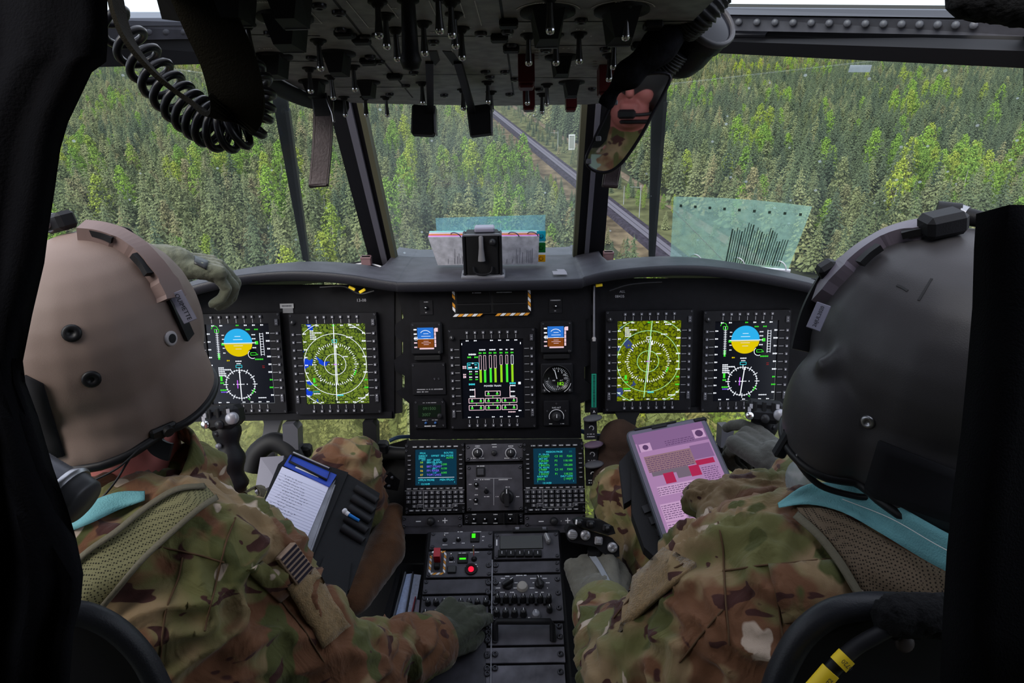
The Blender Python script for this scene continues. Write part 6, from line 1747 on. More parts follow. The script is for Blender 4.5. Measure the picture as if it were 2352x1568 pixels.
def ribbon(b, ea, eb, dn, cols, th=.003, off=.010, k=4):
    """strap between two pixel edges; dn: (pixel u, depth) pairs; kept outside the body b"""
    ea = smooth_path([(u, v, 0) for u, v in ea], k); eb = smooth_path([(u, v, 0) for u, v in eb], k)
    rows = []
    for p, q in zip(ea, eb):
        row = []
        for j in range(cols):
            f = j / (cols - 1); w = p.lerp(q, f)
            d = float(np.interp(w.x, [z[0] for z in dn], [z[1] for z in dn]))
            h = b.ray_cast(CAM, ray(w.x, w.y).normalized())
            if h[0] is not None: d = min(d, (h[0] - CAM).dot(FWD) - off)
            row.append(d)
        rows.append((p, q, row))
    D = np.array([r_[2] for r_ in rows])
    for _ in range(6):
        D2 = D.copy(); D2[1:-1] = (D[:-2] + 2 * D[1:-1] + D[2:]) / 4; D = np.minimum(D2, D2)
    top = []; C_ = cols; R_ = len(rows)
    for i, (p, q, row) in enumerate(rows):
        for j in range(cols):
            w = p.lerp(q, j / (cols - 1)); top.append(P(w.x, w.y, D[i, j]))
    vs = top + [p + FWD * th for p in top]; N = len(top); fs = []
    for i in range(R_ - 1):
        for j in range(C_ - 1):
            a = i * C_ + j; fs.append((a, a + 1, a + C_ + 1, a + C_)); fs.append((N + a, N + a + C_, N + a + C_ + 1, N + a + 1))
    rim = [j for j in range(C_)] + [i * C_ + C_ - 1 for i in range(1, R_)] + [(R_ - 1) * C_ + j for j in range(C_ - 2, -1, -1)] + [i * C_ for i in range(R_ - 2, 0, -1)]
    for a, c in zip(rim, rim[1:] + rim[:1]): fs.append((a, N + a, N + c, c))
    return MB().add(vs, fs, 0, None, True)
def rim_loop(o):
    me = o.data; cnt = {}
    for p in me.polygons:
        for e in p.edge_keys: cnt[e] = cnt.get(e, 0) + 1
    nb = {}
    for (a, b), c in cnt.items():
        if c == 1: nb.setdefault(a, []).append(b); nb.setdefault(b, []).append(a)
    best = []
    seen = set()
    for s0 in nb:
        if s0 in seen: continue
        loop = [s0]; seen.add(s0); cur = s0
        while True:
            nx = [q for q in nb[cur] if q not in seen]
            if not nx: break
            cur = nx[0]; seen.add(cur); loop.append(cur)
        if len(loop) > len(best): best = loop
    pts = [me.vertices[i].co.copy() for i in best]
    st = max(1, len(pts) // 60)
    return pts[::st]

def hand(name, wrist, tip, dorsal, side, curls, m, thumb=(0.5, 0.6), s=1.0, spread=1.0, cuff=None, voxel=.0028):
    """glove with palm, four fingers of unequal length and a thumb from the side of the palm. side: +1 thumb on the +X side"""
    wrist, tip, dorsal = Vector(wrist), Vector(tip), Vector(dorsal)
    y = (tip - wrist).normalized(); z = (dorsal - y * dorsal.dot(y)).normalized(); x = y.cross(z)
    M = Matrix.Translation(wrist) @ Matrix((x, y, z)).transposed().to_4x4() @ Matrix.Scale(s, 4)
    prims = []
    def C(a, b, r0, r1): prims.append(('c', M @ Vector(a), M @ Vector(b), r0 * s, r1 * s))
    C((0, -.02, 0), (0, .02, 0), .031, .033)
    for k in range(4):
        xx = (.029 - .0195 * k) * side
        C((xx * .6, .012, 0), (xx, .085, .004), .019, .0145)
    base = [(.030, .088, .004), (.010, .094, .006), (-.010, .090, .004), (-.029, .080, 0)]
    Ls = [(.043, .026, .021), (.048, .030, .022), (.044, .028, .021), (.034, .021, .019)]
    rs = [.0105, .011, .0105, .0095]
    for k in range(4):
        p = Vector((base[k][0] * side, base[k][1], base[k][2])); a = 0.0
        dx = (.10 - .07 * k) * side * spread
        cu = curls[k]
        for j in range(3):
            a += cu[j]
            d = Vector((dx * math.cos(a), math.cos(a), -math.sin(a))).normalized()
            q = p + d * Ls[k][j]
            C(p, q, rs[k] * (1.12 - .08 * j), rs[k] * (1.04 - .1 * j)); p = q
    p = Vector((.026 * side, .022, -.008)); d = Vector((math.cos(thumb[0]) * side * .75, math.sin(thumb[0]) + .55, -.35)).normalized()
    q = p + d * .042; C(p, q, .016, .0135)
    d2 = (d + Vector((-thumb[1] * side * .8, .35, -.35 * thumb[1]))).normalized(); q2 = q + d2 * .032; C(q, q2, .013, .0115); q3 = q2 + (d2 + Vector((-.3 * side * thumb[1], .2, -.1))).normalized() * .022; C(q2, q3, .0112, .0095)
    if cuff is not None: prims.append(('c', wrist, Vector(cuff), .034 * s, .040 * s))
    return blob(name, prims, voxel, m, None, 3, .0012, .012)
FIST = [(.9, 1.2, .8), (.95, 1.25, .8), (1.0, 1.25, .8), (1.05, 1.2, .8)]
RELAX = [(.35, .5, .4), (.45, .6, .4), (.55, .6, .45), (.6, .6, .5)]

def cuff(px, r0, r1, m):
    pts = [P(*q) for q in px]
    return pts

# ---------------------------------------------------------------- pilot with the tan helmet
B1 = Vector((-.55, .70, .30))
p1 = thing('person', 'pilot in camouflage and a tan helmet, one gloved hand on the console', 'person', Matrix.Translation(B1))
hd = P(258, 800, .935)
bod = blob('body', [('e', hd + Vector((0, .02, -.02)), (.075, .09, .105), None), ('c', hd + Vector((0, 0, -.08)), hd + Vector((.0, -.03, -.24)), .056, .066), ('c', hd + Vector((-.08, -.02, -.31)), hd + Vector((.08, -.02, -.31)), .06, .06), ('c', hd + Vector((0, -.02, -.28)), hd + Vector((0, -.02, -.58)), .12, .11)], .009, SKIN, None, 6)
adopt(bod, p1)
sh = P(522, 1285, .965); el = P(765, 1545, 1.00); wr = P(985, 1478, 1.27)
prims = [('e', P(350, 1340, .95), (.205, .13, .16), None), ('e', P(300, 1530, .93), (.22, .13, .24), None), ('c', P(340, 1225, .94), sh, .085, .088), ('c', P(300, 1245, .95), P(120, 1300, .90), .085, .08),
         ('c', sh, P(560, 1300, .97), .092, .088), ('c', sh, el, .088, .066), ('c', el, P(880, 1510, 1.14), .068, .060), ('c', P(880, 1510, 1.14), P(975, 1482, 1.26), .060, .050),
         ('e', P(395, 1115, 1.03), (.085, .06, .075), None),
         ('c', P(500, 1440, 1.30), P(800, 1082, 1.53), .086, .078), ('c', P(800, 1082, 1.53), P(850, 1300, 1.74), .074, .058), ('c', P(300, 1560, 1.1), P(430, 1380, 1.36), .09, .08), ('c', P(330, 1480, 1.0), P(500, 1440, 1.28), .10, .09)]
uni = adopt(blob('uniform', prims, .0070, CAMO, None, 5, .017, .060), p1)
ub = bvh_of(uni)
col = P(285, 1118, .935)
mb = MB()
for k, (rx, ry, zz) in enumerate(((.098, .090, -.012), (.094, .086, .014), (.090, .082, .030), (.084, .076, .030), (.084, .076, .0))):
    vs = [(col.x + rx * math.cos(a) * (1 + .04 * math.sin(3 * a)), col.y + .02 + ry * math.sin(a), col.z + zz + .030 * math.sin(a) + .006 * math.sin(5 * a)) for a in np.linspace(0, 2 * math.pi, 33)[:-1]]
    if k == 0: allv = vs
    else: allv = allv + vs
mb.add(allv, [(k * 32 + i, k * 32 + (i + 1) % 32, (k + 1) * 32 + (i + 1) % 32, (k + 1) * 32 + i) for k in range(4) for i in range(32)], 0, None, True)
adopt(mb.build('collar', CAMO), p1)
# cuff of the reaching sleeve
c0, c1 = P(958, 1492, 1.24), P(1004, 1470, 1.29)
ax = (c1 - c0).normalized()
Mq = Matrix.Translation(c0) @ ax.to_track_quat('Z', 'Y').to_matrix().to_4x4()
adopt(MB().lathe([(.050, -.03), (.0535, 0), (.0545, .02), (.056, .052), (.053, .054), (.048, .03), (.046, -.02)], 24, M=Mq, caps=False).build('cuff', CAMO), p1)
g1 = hand('glove', P(996, 1478, 1.275), P(1076, 1400, 1.37), (-RGT * .25 - FWD * .85 + UPV * .4), 1, [(.5, .7, .5), (.55, .8, .5), (.6, .8, .5), (.65, .8, .5)], GLOVED, (.9, .5), 1.12, .7, P(960, 1495, 1.24))
adopt(g1, p1)
g2 = hand('glove', P(378, 604, 1.36), P(472, 616, 1.41), (UPV * .85 - FWD * .5), -1, [(.55, .7, .4), (.7, .9, .6), (.75, 1.0, .6), (.8, 1.0, .6)], GLOVE, (.5, .3), 1.12, .8, P(320, 640, 1.33))
adopt(g2, p1)
adopt(MB().tube(smooth_path([P(330, 640, 1.33), P(280, 720, 1.25), P(240, 860, 1.12), P(210, 1000, 1.0)], 5), [.05] * 16, 12).build('sleeve', CAMO), p1)
gb = bvh_of(g2)
adopt(drape(gb, grid((446, 588), (478, 600), (474, 620), (446, 606), 4, 5), .001, .0015).build('leather_palm', mat('glove_leather', (.012, .012, .014), .4)), p1)
# harness, patches
EA = [(466, 1110), (400, 1118), (330, 1160), (262, 1215), (200, 1258), (140, 1310)]; EB = [(500, 1148), (462, 1172), (400, 1225), (330, 1290), (270, 1360), (215, 1425)]
DN = [(100, .80), (300, .86), (500, .93)]
adopt(ribbon(ub, EA, EB, DN, 9).build('mesh_strap', OLWEB), p1)
for e_, s_ in ((EA, 1), (EB, -1)):
    adopt(ribbon(ub, e_, [(u + 6 * s_, v + 12 * s_) for u, v in e_], [(q[0], q[1] - .006) for q in DN], 3, .004, .015).build('strap_edge', WEBEDGE), p1)
adopt(ribbon(ub, [(330, 1128), (270, 1130), (210, 1150), (120, 1190)], [(330, 1150), (270, 1172), (200, 1205), (120, 1235)], [(100, .82), (330, .90)], 4).build('teal_strap', TEALW), p1)
adopt(MB().tube(smooth_path([P(560, 1160, 1.0), P(580, 1148, 1.02), P(595, 1138, 1.03), P(598, 1122, 1.04), P(585, 1120, 1.04), P(560, 1132, 1.03)], 4), 0, flat=(.012, .0016), up=FWD).build('webbing_tail', WEBEDGE), p1)
adopt(MB().tube(smooth_path([P(585, 1188, 1.0), P(605, 1178, 1.02), P(622, 1170, 1.03), P(625, 1185, 1.03), P(605, 1198, 1.01)], 4), 0, flat=(.013, .0016), up=FWD).build('webbing_tail', WEBEDGE), p1)
adopt(drape(ub, grid((655, 1345), (722, 1312), (802, 1438), (742, 1490), 8, 6), .004, .003).build('sleeve_pile_panel', COYOTE), p1)
fa, fb_, fc_ = [surf(ub, u, v) for u, v in ((628, 1284), (666, 1250), (674, 1338))]
FO = [fa[0], fb_[0], fc_[0]]; FX = (FO[1] - FO[0]); FY = (FO[0] - FO[2])
FL = Frame(FO[0], FX, FY); lift = .014
pw, ph = FX.length, FY.length
o = MB().box((pw / 2, -ph / 2, lift - .004), (pw * 1.08, ph * 1.08, .012), b=.002).build('flag_patch', mat('patch_tan', lin(150, 128, 112), .9, bump=.5, bscale=500)); o.matrix_world = FL.M; adopt(o, p1)
for k in range(7):
    o = MB().box((pw * .5, -ph * (.06 + .147 * k), lift + .0024), (pw * .96, ph * .075, .0012)).build('flag_stripe', mat('stripe_dark', lin(38, 32, 44), .9)); o.matrix_world = FL.M; adopt(o, p1)
adopt(drape(ub, grid((566, 1312), (602, 1286), (668, 1352), (640, 1384), 5, 5), .003, .003).build('pocket_flap', CAMO), p1)
for sp in ([(330, 1250), (400, 1262), (470, 1278), (515, 1290)], [(420, 1280), (410, 1330), (380, 1400), (372, 1470), (365, 1540)], [(540, 1190), (520, 1240), (505, 1300), (488, 1370), (470, 1450)], [(640, 1370), (700, 1450), (745, 1520)]):
    adopt(seamline(ub, sp).build('seam', mat('seam_brown', lin(88, 66, 46), .9)), p1)

# ---- tan helmet
TAN = mat('tan_helmet_paint', lin(130, 112, 104), .55, bump=.12, bscale=900, var=.08, vscale=8)
h0 = P(250, 768, .935)
cutz = P(270, 1030, .885).z
prims = [('e', h0 + Vector((-.006, 0, 0)), (.121, .150, .142), None), ('e', h0 + Vector((-.006, -.012, -.07)), (.120, .128, .12), None), ('e', P(408, 888, .955), (.044, .068, .088), None), ('e', h0 + Vector((-.105, .02, -.07)), (.045, .07, .085), None), ('c', h0 + Vector((0, -.06, -.11)), h0 + Vector((0, -.04, -.16)), .085, .085)]
hel = adopt(blob('helmet', prims, .0052, TAN, None, 9, cut=[(tuple(P(270, 1030, .885)), (0, .22, -1))]), p1)
hb = bvh_of(hel)
def hp(o): o.parent = hel; return o
hp(MB().tube(rim_loop(hel), .0065, 8, closed=True).build('edge_roll', RUBBER))
hp(band(hb, [(190, 540), (232, 545), (275, 560), (312, 585), (342, 618), (368, 655), (385, 690)], [.017, .017, .015, .014, .015, .018, .020], .0085, .007, 4).build('visor_track', mat('track_tan', lin(124, 104, 100), .5)))
for sp in ([(205, 548), (235, 556), (258, 566)], [(300, 598), (318, 618), (332, 640)]): hp(band(hb, sp, .0055, .004, .0105, 4).build('track_slot', BLACK2))
p, n_ = surf(hb, 150, 536)
bl_ = hp(MB().box((0, 0, .012), (.040, .026, .024), b=.005).build('mount_block', BLACK)); bl_.matrix_local = Matrix.Translation(p + n_ * .004) @ n_.to_track_quat('Z', 'X').to_matrix().to_4x4()
hp(MB().cyl(P(150, 508, .90), P(110, 512, .88), .012, .012, 14).cyl(P(112, 512, .88), P(84, 518, .87), .007, .007, 12).build('connector', GREYM))
hp(MB().tube(smooth_path([P(240, 528, .93), P(275, 522, .95), P(300, 530, .96), P(308, 548, .965), P(309, 566, .965)], 5), .0018, 6).build('wire_loop', RUBBER))
def stud(u, v, r_, m, inner=None):
    p, n_ = surf(hb if u < 1000 else hb2, u, v)
    o = MB().lathe([(r_, 0), (r_, .002), (r_ * .8, .0035), (r_ * .35, .0035), (r_ * .3, .002), (.0003, .002)], 18).build('screw_stud' if inner is None else 'snap_ring', m)
    SM = Matrix.Translation(p) @ n_.to_track_quat('Z', 'Y').to_matrix().to_4x4(); o.parent = hel if u < 1000 else hel2; o.matrix_local = SM
    if inner:
        q = MB().lathe([(r_ * .62, .0037), (.0003, .0039)], 14).build('snap_core', inner); q.parent = o.parent; q.matrix_local = SM
stud(165, 765, .0105, RUBBER); stud(210, 870, .0105, RUBBER); stud(391, 777, .0100, mat('snap_white', lin(178, 172, 176), .5), BLACK2)
# side strap with name tag
hp(band(hb, [(372, 655), (392, 690), (412, 735), (430, 775)], .009, .002, .004, 4).build('side_strap', RUBBER))
st_ = MB().tube(smooth_path([P(392, 655, .975), P(412, 690, .985), P(432, 735, .995), P(440, 775, .99)], 5), 0, flat=(.013, .003), up=(RGT * .8 + UPV * .5)); hp(st_.build('visor_strap', RUBBER))
tg_, tgn = surf(hb, 400, 712); tg = tg_ + tgn * .017 - FWD * .006; dirv = (P(423, 733, .976) - P(388, 668, .968)).normalized()
tn = (CAM - tg).normalized(); tn = (tn - dirv * tn.dot(dirv)).normalized()
TM = Matrix.Translation(tg) @ Matrix((dirv, tn.cross(dirv), tn)).transposed().to_4x4()
hp(MB().box((0, 0, 0), (.042, .017, .002), b=.0006).build('name_tag', mat('tag_grey', lin(128, 126, 142), .6))).matrix_local = TM
mb = MB(); mb.text('OUIMETTE', 0, 0, .0078, .0013); hp(mb.build('tag_lettering', mat('tag_ink', (.01, .01, .012), .6))).matrix_local = TM
hp(MB().box((0, 0, 0), (.028, .018, .016), b=.003).cyl((0, 0, .004), (0, 0, .014), .006, .005, 10).build('visor_clip', BLACK)).matrix_local = Matrix.Translation(P(380, 620, .975)) @ Matrix.Rotation(.6, 4, 'Y')
# chin-strap buckle, tab and thin cords
p, n_ = surf(hb, 372, 985)
hp(MB().box((0, 0, .003), (.034, .016, .008), b=.003).cyl((.004, 0, .005), (.004, 0, .012), .008, .007, 12).build('buckle', RUBBER)).matrix_local = Matrix.Translation(p) @ n_.to_track_quat('Z', 'Y').to_matrix().to_4x4()
hp(MB().tube(smooth_path([P(352, 1010, .93), P(362, 1025, .93), P(378, 1034, .93), P(392, 1038, .93)], 4), 0, flat=(.012, .003), up=UPV).build('strap_tab', RUBBER))
for (pts) in ([(345, 1010, .90), (320, 1030, .88), (270, 1075, .86), (200, 1110, .85)], [(330, 1015, .90), (300, 1050, .88), (262, 1110, .87), (215, 1160, .86), (160, 1185, .85)]):
    hp(MB().tube(smooth_path([P(*q) for q in pts], 6), .0014, 6).build('thin_cord', RUBBER))
hp(drape(hb, grid((60, 860), (100, 880), (150, 1045), (80, 1060), 6, 3), .002, .003).build('nape_pad', mat('velcro_black', (.008, .008, .01), .95)))

# ---------------------------------------------------------------- pilot with the dark helmet
B2 = Vector((.62, .62, .30))
p2 = thing('person', 'pilot in camouflage and a dark grey helmet, tablet on one thigh', 'person', Matrix.Translation(B2))
hd = P(2120, 840, .82)
bod = adopt(blob('body', [('e', hd + Vector((0, .02, -.02)), (.075, .09, .105), None), ('c', hd + Vector((0, 0, -.08)), hd + Vector((.0, -.03, -.22)), .056, .066), ('c', hd + Vector((-.08, -.02, -.31)), hd + Vector((.08, -.02, -.31)), .06, .06), ('c', hd + Vector((0, -.02, -.28)), hd + Vector((0, -.02, -.56)), .12, .11)], .009, SKIN, None, 6), p2)
sh = P(1662, 1335, .945); el = P(1445, 1575, .95); wr = P(1386, 1408, 1.20)
prims = [('e', P(1850, 1390, .92), (.21, .13, .16), None), ('e', P(1850, 1580, .91), (.23, .13, .24), None), ('c', P(1880, 1318, .88), sh, .085, .090), ('c', P(1880, 1318, .88), P(2280, 1370, .80), .085, .085),
         ('c', sh, el, .092, .066), ('c', el, P(1410, 1470, 1.08), .066, .056), ('c', P(1410, 1470, 1.08), wr, .056, .048),
         ('c', P(1640, 1440, 1.26), P(1432, 1140, 1.50), .085, .068), ('c', P(1432, 1140, 1.50), P(1430, 1300, 1.70), .064, .055), ('c', P(1800, 1500, 1.0), P(1640, 1440, 1.26), .10, .085),
         ('e', P(1770, 1300, .92), (.10, .08, .07), None),
         ('c', P(2050, 1400, 1.0), P(1850, 1090, 1.30), .09, .07)]
uni2 = adopt(blob('uniform', prims, .0070, CAMO, None, 5, .017, .062), p2)
ub2 = bvh_of(uni2)
c0, c1 = P(1392, 1432, 1.16), P(1380, 1378, 1.23)
Mq = Matrix.Translation(c0) @ (c1 - c0).to_track_quat('Z', 'Y').to_matrix().to_4x4()
adopt(MB().lathe([(.048, -.03), (.052, 0), (.053, .02), (.054, .048), (.051, .050), (.046, .03), (.044, -.02)], 24, M=Mq, caps=False).build('cuff', CAMO), p2)
g3 = adopt(hand('glove', P(1382, 1392, 1.225), P(1356, 1290, 1.32), (-FWD * .9 + UPV * .2 + RGT * -.1), 1, [(.8, 1.1, .7), (.85, 1.2, .8), (.9, 1.2, .8), (.95, 1.2, .8)], GLOVEG, (.7, .6), 1.2, .7, P(1390, 1430, 1.17)), p2)
gb3 = bvh_of(g3)
adopt(band(gb3, [(1360, 1275), (1378, 1305), (1396, 1340), (1402, 1362)], .0055, .0008, .002, 4).build('glove_trim', mat('trim_grey', lin(132, 136, 144), .8)), p2)
adopt(band(gb3, [(1338, 1395), (1366, 1372), (1398, 1358), (1420, 1362)], .0055, .0012, .003, 4).build('glove_strap', MATS['trim_grey']), p2)
g4 = adopt(hand('glove', P(1800, 1068, 1.29), P(1708, 1006, 1.37), (UPV * .8 - FWD * .55), 1, [(.25, .35, .2), (1.0, 1.2, .7), (1.05, 1.2, .8), (1.05, 1.2, .8)], mat('charcoal_glove', lin(74, 74, 70), .9, bump=.5, bscale=700, var=.2, sheen=.2), (.6, .5), 1.12, .8, P(1832, 1098, 1.26)), p2)
adopt(MB().tube(smooth_path([P(1826, 1092, 1.26), P(1850, 1120, 1.20), P(1900, 1180, 1.10), P(1960, 1260, 1.0)], 5), [.046] * 16, 14).build('sleeve', CAMO), p2)
# rolled pouch on the chest strap
rp = adopt(blob('rolled_cloth', [('c', P(1612, 1150, 1.06), P(1640, 1180, 1.05), .030, .024), ('c', P(1640, 1160, 1.05), P(1770, 1138, 1.05), .034, .040), ('c', P(1690, 1118, 1.08), P(1750, 1112, 1.08), .025, .022), ('c', P(1660, 1175, 1.03), P(1640, 1225, 1.0), .03, .028), ('c', P(1720, 1165, 1.02), P(1785, 1150, 1.03), .03, .03)], .004, camo('camouflage_dark', .62), None, 4, .008, .03), p2)
# harness over the shoulder
DN = [(1780, .95), (1930, .86), (2020, .80), (2130, .74), (2240, .69), (2340, .66)]
TA = [(1788, 1156), (1860, 1112), (1960, 1116), (2060, 1160), (2160, 1215), (2250, 1262), (2340, 1310)]; TBe = [(1790, 1166), (1856, 1158), (1935, 1176), (2026, 1226), (2135, 1292), (2240, 1345), (2330, 1390)]
adopt(ribbon(ub2, TA, TBe, DN, 6, .003, .014).build('teal_strap', TEALW), p2)
EA = [(1832, 1166), (1905, 1170), (2000, 1216), (2110, 1280), (2220, 1338), (2330, 1390)]; EB = [(1836, 1176), (1890, 1225), (1940, 1290), (1990, 1370), (2050, 1430), (2140, 1490)]
adopt(ribbon(ub2, EA, EB, [(q[0], q[1] + .012) for q in DN], 10).build('mesh_strap', BRWEB), p2)
adopt(ribbon(ub2, EB, [(u - 12, v + 14) for u, v in EB], [(q[0], q[1] + .006) for q in DN], 3, .005, .016).build('strap_edge', WEBEDGE), p2)
adopt(MB().tube(smooth_path([P(u, v, float(np.interp(u, [z[0] for z in DN], [z[1] for z in DN])) - .0155) for u, v in ((1935, 1146), (2045, 1190), (2150, 1250), (2250, 1302))], 6), .0006, 4).build('strap_stitching', mat('thread', (.6, .62, .6), .8)), p2)
adopt(drape(ub2, grid((1462, 1330), (1530, 1262), (1600, 1302), (1430, 1452), 7, 5), .004, .003).build('sleeve_pile_panel', COYOTE), p2)
adopt(drape(ub2, grid((1770, 1300), (1950, 1290), (1985, 1400), (1800, 1430), 8, 8), .003, .003).build('pocket_flap', CAMO), p2)
for sp in ([(1660, 1312), (1740, 1300), (1830, 1292), (1920, 1284)], [(1650, 1200), (1662, 1260), (1664, 1330), (1668, 1400), (1676, 1480)], [(1772, 1305), (1790, 1400), (1800, 1500)], [(1410, 1420), (1460, 1360), (1520, 1320), (1580, 1290)], [(1560, 1520), (1610, 1460), (1660, 1400)]):
    adopt(seamline(ub2, sp).build('seam', MATS['seam_brown']), p2)
# ---- dark helmet
DKH = mat('dark_helmet_paint', lin(62, 60, 62), .42, bump=.12, bscale=900, var=.12, vscale=7)
h2 = P(2152, 812, .825)
cutz = P(2000, 1140, .80).z
prims = [('e', h2, (.141, .158, .152), None), ('e', h2 + Vector((0, -.012, -.07)), (.138, .135, .13), None), ('e', P(1908, 955, .85), (.054, .072, .092), None), ('e', h2 + Vector((.115, .02, -.07)), (.045, .07, .085), None), ('c', h2 + Vector((0, -.06, -.12)), h2 + Vector((0, -.04, -.18)), .10, .09),
         ('c', P(1892, 838, .80), P(1958, 935, .795), .011, .008), ('c', P(1925, 818, .79), P(1990, 915, .775), .010, .007)]
hel2 = adopt(blob('helmet', prims, .0052, DKH, None, 12, cut=[(tuple(P(2000, 1140, .80)), (0, .2, -1))]), p2)
hb2 = bvh_of(hel2)
def hp2(o): o.parent = hel2; return o
hp2(MB().tube(rim_loop(hel2), .0065, 8, closed=True).build('edge_roll', RUBBER))
hp2(band(hb2, [(1900, 668), (1930, 640), (1960, 610), (1995, 582), (2040, 556), (2085, 542), (2130, 537)], [.026, .020, .015, .015, .017, .017, .015], .0085, .006, 4).build('visor_track', mat('track_grey', lin(104, 96, 108), .42)))
for sp in ([(1988, 618), (2008, 598), (2030, 582)], [(2078, 556), (2104, 550), (2135, 545)]): hp2(band(hb2, sp, .0055, .004, .0100, 4).build('track_slot', BLACK2))
p, n_ = surf(hb2, 2165, 540)
hp2(MB().box((0, 0, .014), (.044, .034, .026), b=.006).build('mount_block', BLACK)).matrix_local = Matrix.Translation(p) @ n_.to_track_quat('Z', 'X').to_matrix().to_4x4()
hp2(MB().cyl(P(2150, 486, .80), P(2205, 492, .79), .0125, .0125, 14).build('cable_clamp', BLACK))
hp2(MB().cyl(P(2200, 490, .79), P(2218, 496, .785), .011, .011, 14).build('bright_collar', STEEL))
hp2(MB().cyl(P(2216, 496, .785), P(2262, 506, .775), .010, .009, 14).cyl(P(2262, 506, .775), P(2310, 522, .765), .006, .005, 12).build('connector', BLACK))
hp2(MB().tube(smooth_path([P(2310, 522, .765), P(2340, 530, .76), P(2380, 545, .75)], 4), .0028, 8).build('cable', RUBBER))
hp2(MB().tube(smooth_path([P(1908, 632, .865), P(1885, 672, .868), P(1862, 722, .872), P(1846, 778, .875), P(1840, 805, .875)], 5), 0, flat=(.013, .003), up=(RGT * .8 - UPV * .4)).build('side_strap', RUBBER))
hp2(MB().box((0, 0, 0), (.024, .022, .040), b=.005).cyl((0, -.014, 0), (0, .014, 0), .010, .009, 12).build('visor_clip', BLACK)).matrix_local = Matrix.Translation(P(1908, 632, .858)) @ Matrix.Rotation(-.6, 4, 'Y')
tg = P(1880, 727, .79); dirv = (P(1890, 700, .845) - P(1866, 755, .845)).normalized(); tn = (CAM - tg).normalized(); tn = (tn - dirv * tn.dot(dirv)).normalized()
TM = Matrix.Translation(tg) @ Matrix((dirv, tn.cross(dirv), tn)).transposed().to_4x4()
hp2(MB().box((0, 0, 0), (.032, .016, .002), b=.0006).build('date_tag', MATS['tag_grey'])).matrix_local = TM
mb = MB(); mb.text('26JUL2020', 0, 0, .0058, .0013); hp2(mb.build('tag_lettering', MATS['tag_ink'])).matrix_local = TM
stud(1994, 968, .0080, STEEL)
hp2(drape(hb2, grid((2022, 1010), (2300, 1120), (2300, 1230), (1985, 1130), 7, 10), .002, .004).build('nape_pad', MATS['velcro_black']))
for sp in ([(2140, 640), (2125, 665), (2110, 690)], [(2060, 655), (2072, 660), (2085, 668)], [(2240, 860), (2232, 890), (2226, 915)]):
    hp2(band(hb2, sp, .0012, .0004, .0004, 3).build('scuff_mark', mat('scuff', (.03, .03, .032), .8)))
# chin strap, cords
hp2(MB().tube(smooth_path([P(1806, 985, .87), P(1815, 1020, .865), P(1840, 1070, .855), P(1885, 1115, .845), P(1960, 1138, .83), P(2000, 1142, .82)], 6), .0042, 8).build('chin_cord', RUBBER))
hp2(MB().box((0, 0, 0), (.016, .014, .052), b=.003).build('buckle', BLACK)).matrix_local = Matrix.Translation(P(1808, 1010, .87)) @ Matrix.Rotation(.35, 4, 'Y')
hp2(MB().box((0, 0, 0), (.003, .004, .030), b=.001).build('bright_pin', CHROME)).matrix_local = Matrix.Translation(P(1842, 1062, .852)) @ Matrix.Rotation(-.6, 4, 'Y')
hp2(MB().tube(smooth_path([P(1800, 1140, .96), P(1840, 1125, .93), P(1900, 1118, .88), P(1985, 1138, .83)], 6), .0032, 8).build('mic_cord', RUBBER))
vis_ = blob('clear_visor', [('e', P(1835, 1105, .98), (.016, .03, .030), None)], .003, sheet_mat('visor_clear', (.42, .47, .5), .5), None, 4); vis_.parent = hel2

# ---------------------------------------------------------------- crew member behind the lens, seen only in the mirror
B3 = Vector((FACE.x, FACE.y - .12, 0.55))
p3 = thing('person', 'crew member in camouflage with a boom microphone, reflected in the mirror', 'person', Matrix.Translation(B3))
fc = FACE
bod = adopt(blob('body', [('e', fc + Vector((0, -.10, .055)), (.076, .095, .105), None), ('e', fc + Vector((0, -.055, -.03)), (.056, .055, .05), None), ('e', fc + Vector((0, -.012, -.055)), (.026, .022, .02), None), ('c', fc + Vector((0, .005, .045)), fc + Vector((0, .014, .018)), .010, .014), ('e', fc + Vector((.032, -.04, .022)), (.034, .034, .036), None), ('e', fc + Vector((-.032, -.04, .022)), (.034, .034, .036), None), ('c', fc + Vector((-.020, -.006, -.012)), fc + Vector((.020, -.006, -.012)), .008, .008), ('c', fc + Vector((-.016, -.006, -.026)), fc + Vector((.016, -.006, -.026)), .009, .009),
     ('c', fc + Vector((0, -.10, -.04)), fc + Vector((0, -.12, -.20)), .058, .062), ('c', fc + Vector((0, -.13, -.2)), fc + Vector((0, -.13, -.6)), .11, .11)], .005, SKIN, None, 7), p3)
for s_ in (-1, 1): adopt(MB().lathe([(.012, 0), (.008, .004), (.0005, .006)], 14, M=Matrix.Translation(fc + Vector((.032 * s_, -.008, .062))) @ Matrix.Rotation(R(-90), 4, 'X')).build('eye', mat('eye_white', (.6, .55, .52), .3)), p3)
u3 = adopt(blob('uniform', [('c', fc + Vector((-.17, -.14, -.22)), fc + Vector((.17, -.14, -.22)), .085, .085), ('c', fc + Vector((0, -.13, -.26)), fc + Vector((0, -.13, -.66)), .16, .15), ('e', fc + Vector((0, -.10, -.26)), (.16, .11, .13), None), ('c', fc + Vector((0, -.11, -.10)), fc + Vector((0, -.11, -.2)), .068, .10)], .008, CAMO, None, 4, .008, .06), p3)
h3 = adopt(blob('helmet', [('e', fc + Vector((0, -.12, .10)), (.125, .145, .13), None), ('e', fc + Vector((.085, -.10, .02)), (.035, .055, .07), None), ('e', fc + Vector((-.085, -.10, .02)), (.035, .055, .07), None)], .006, DKH, None, 8), p3)
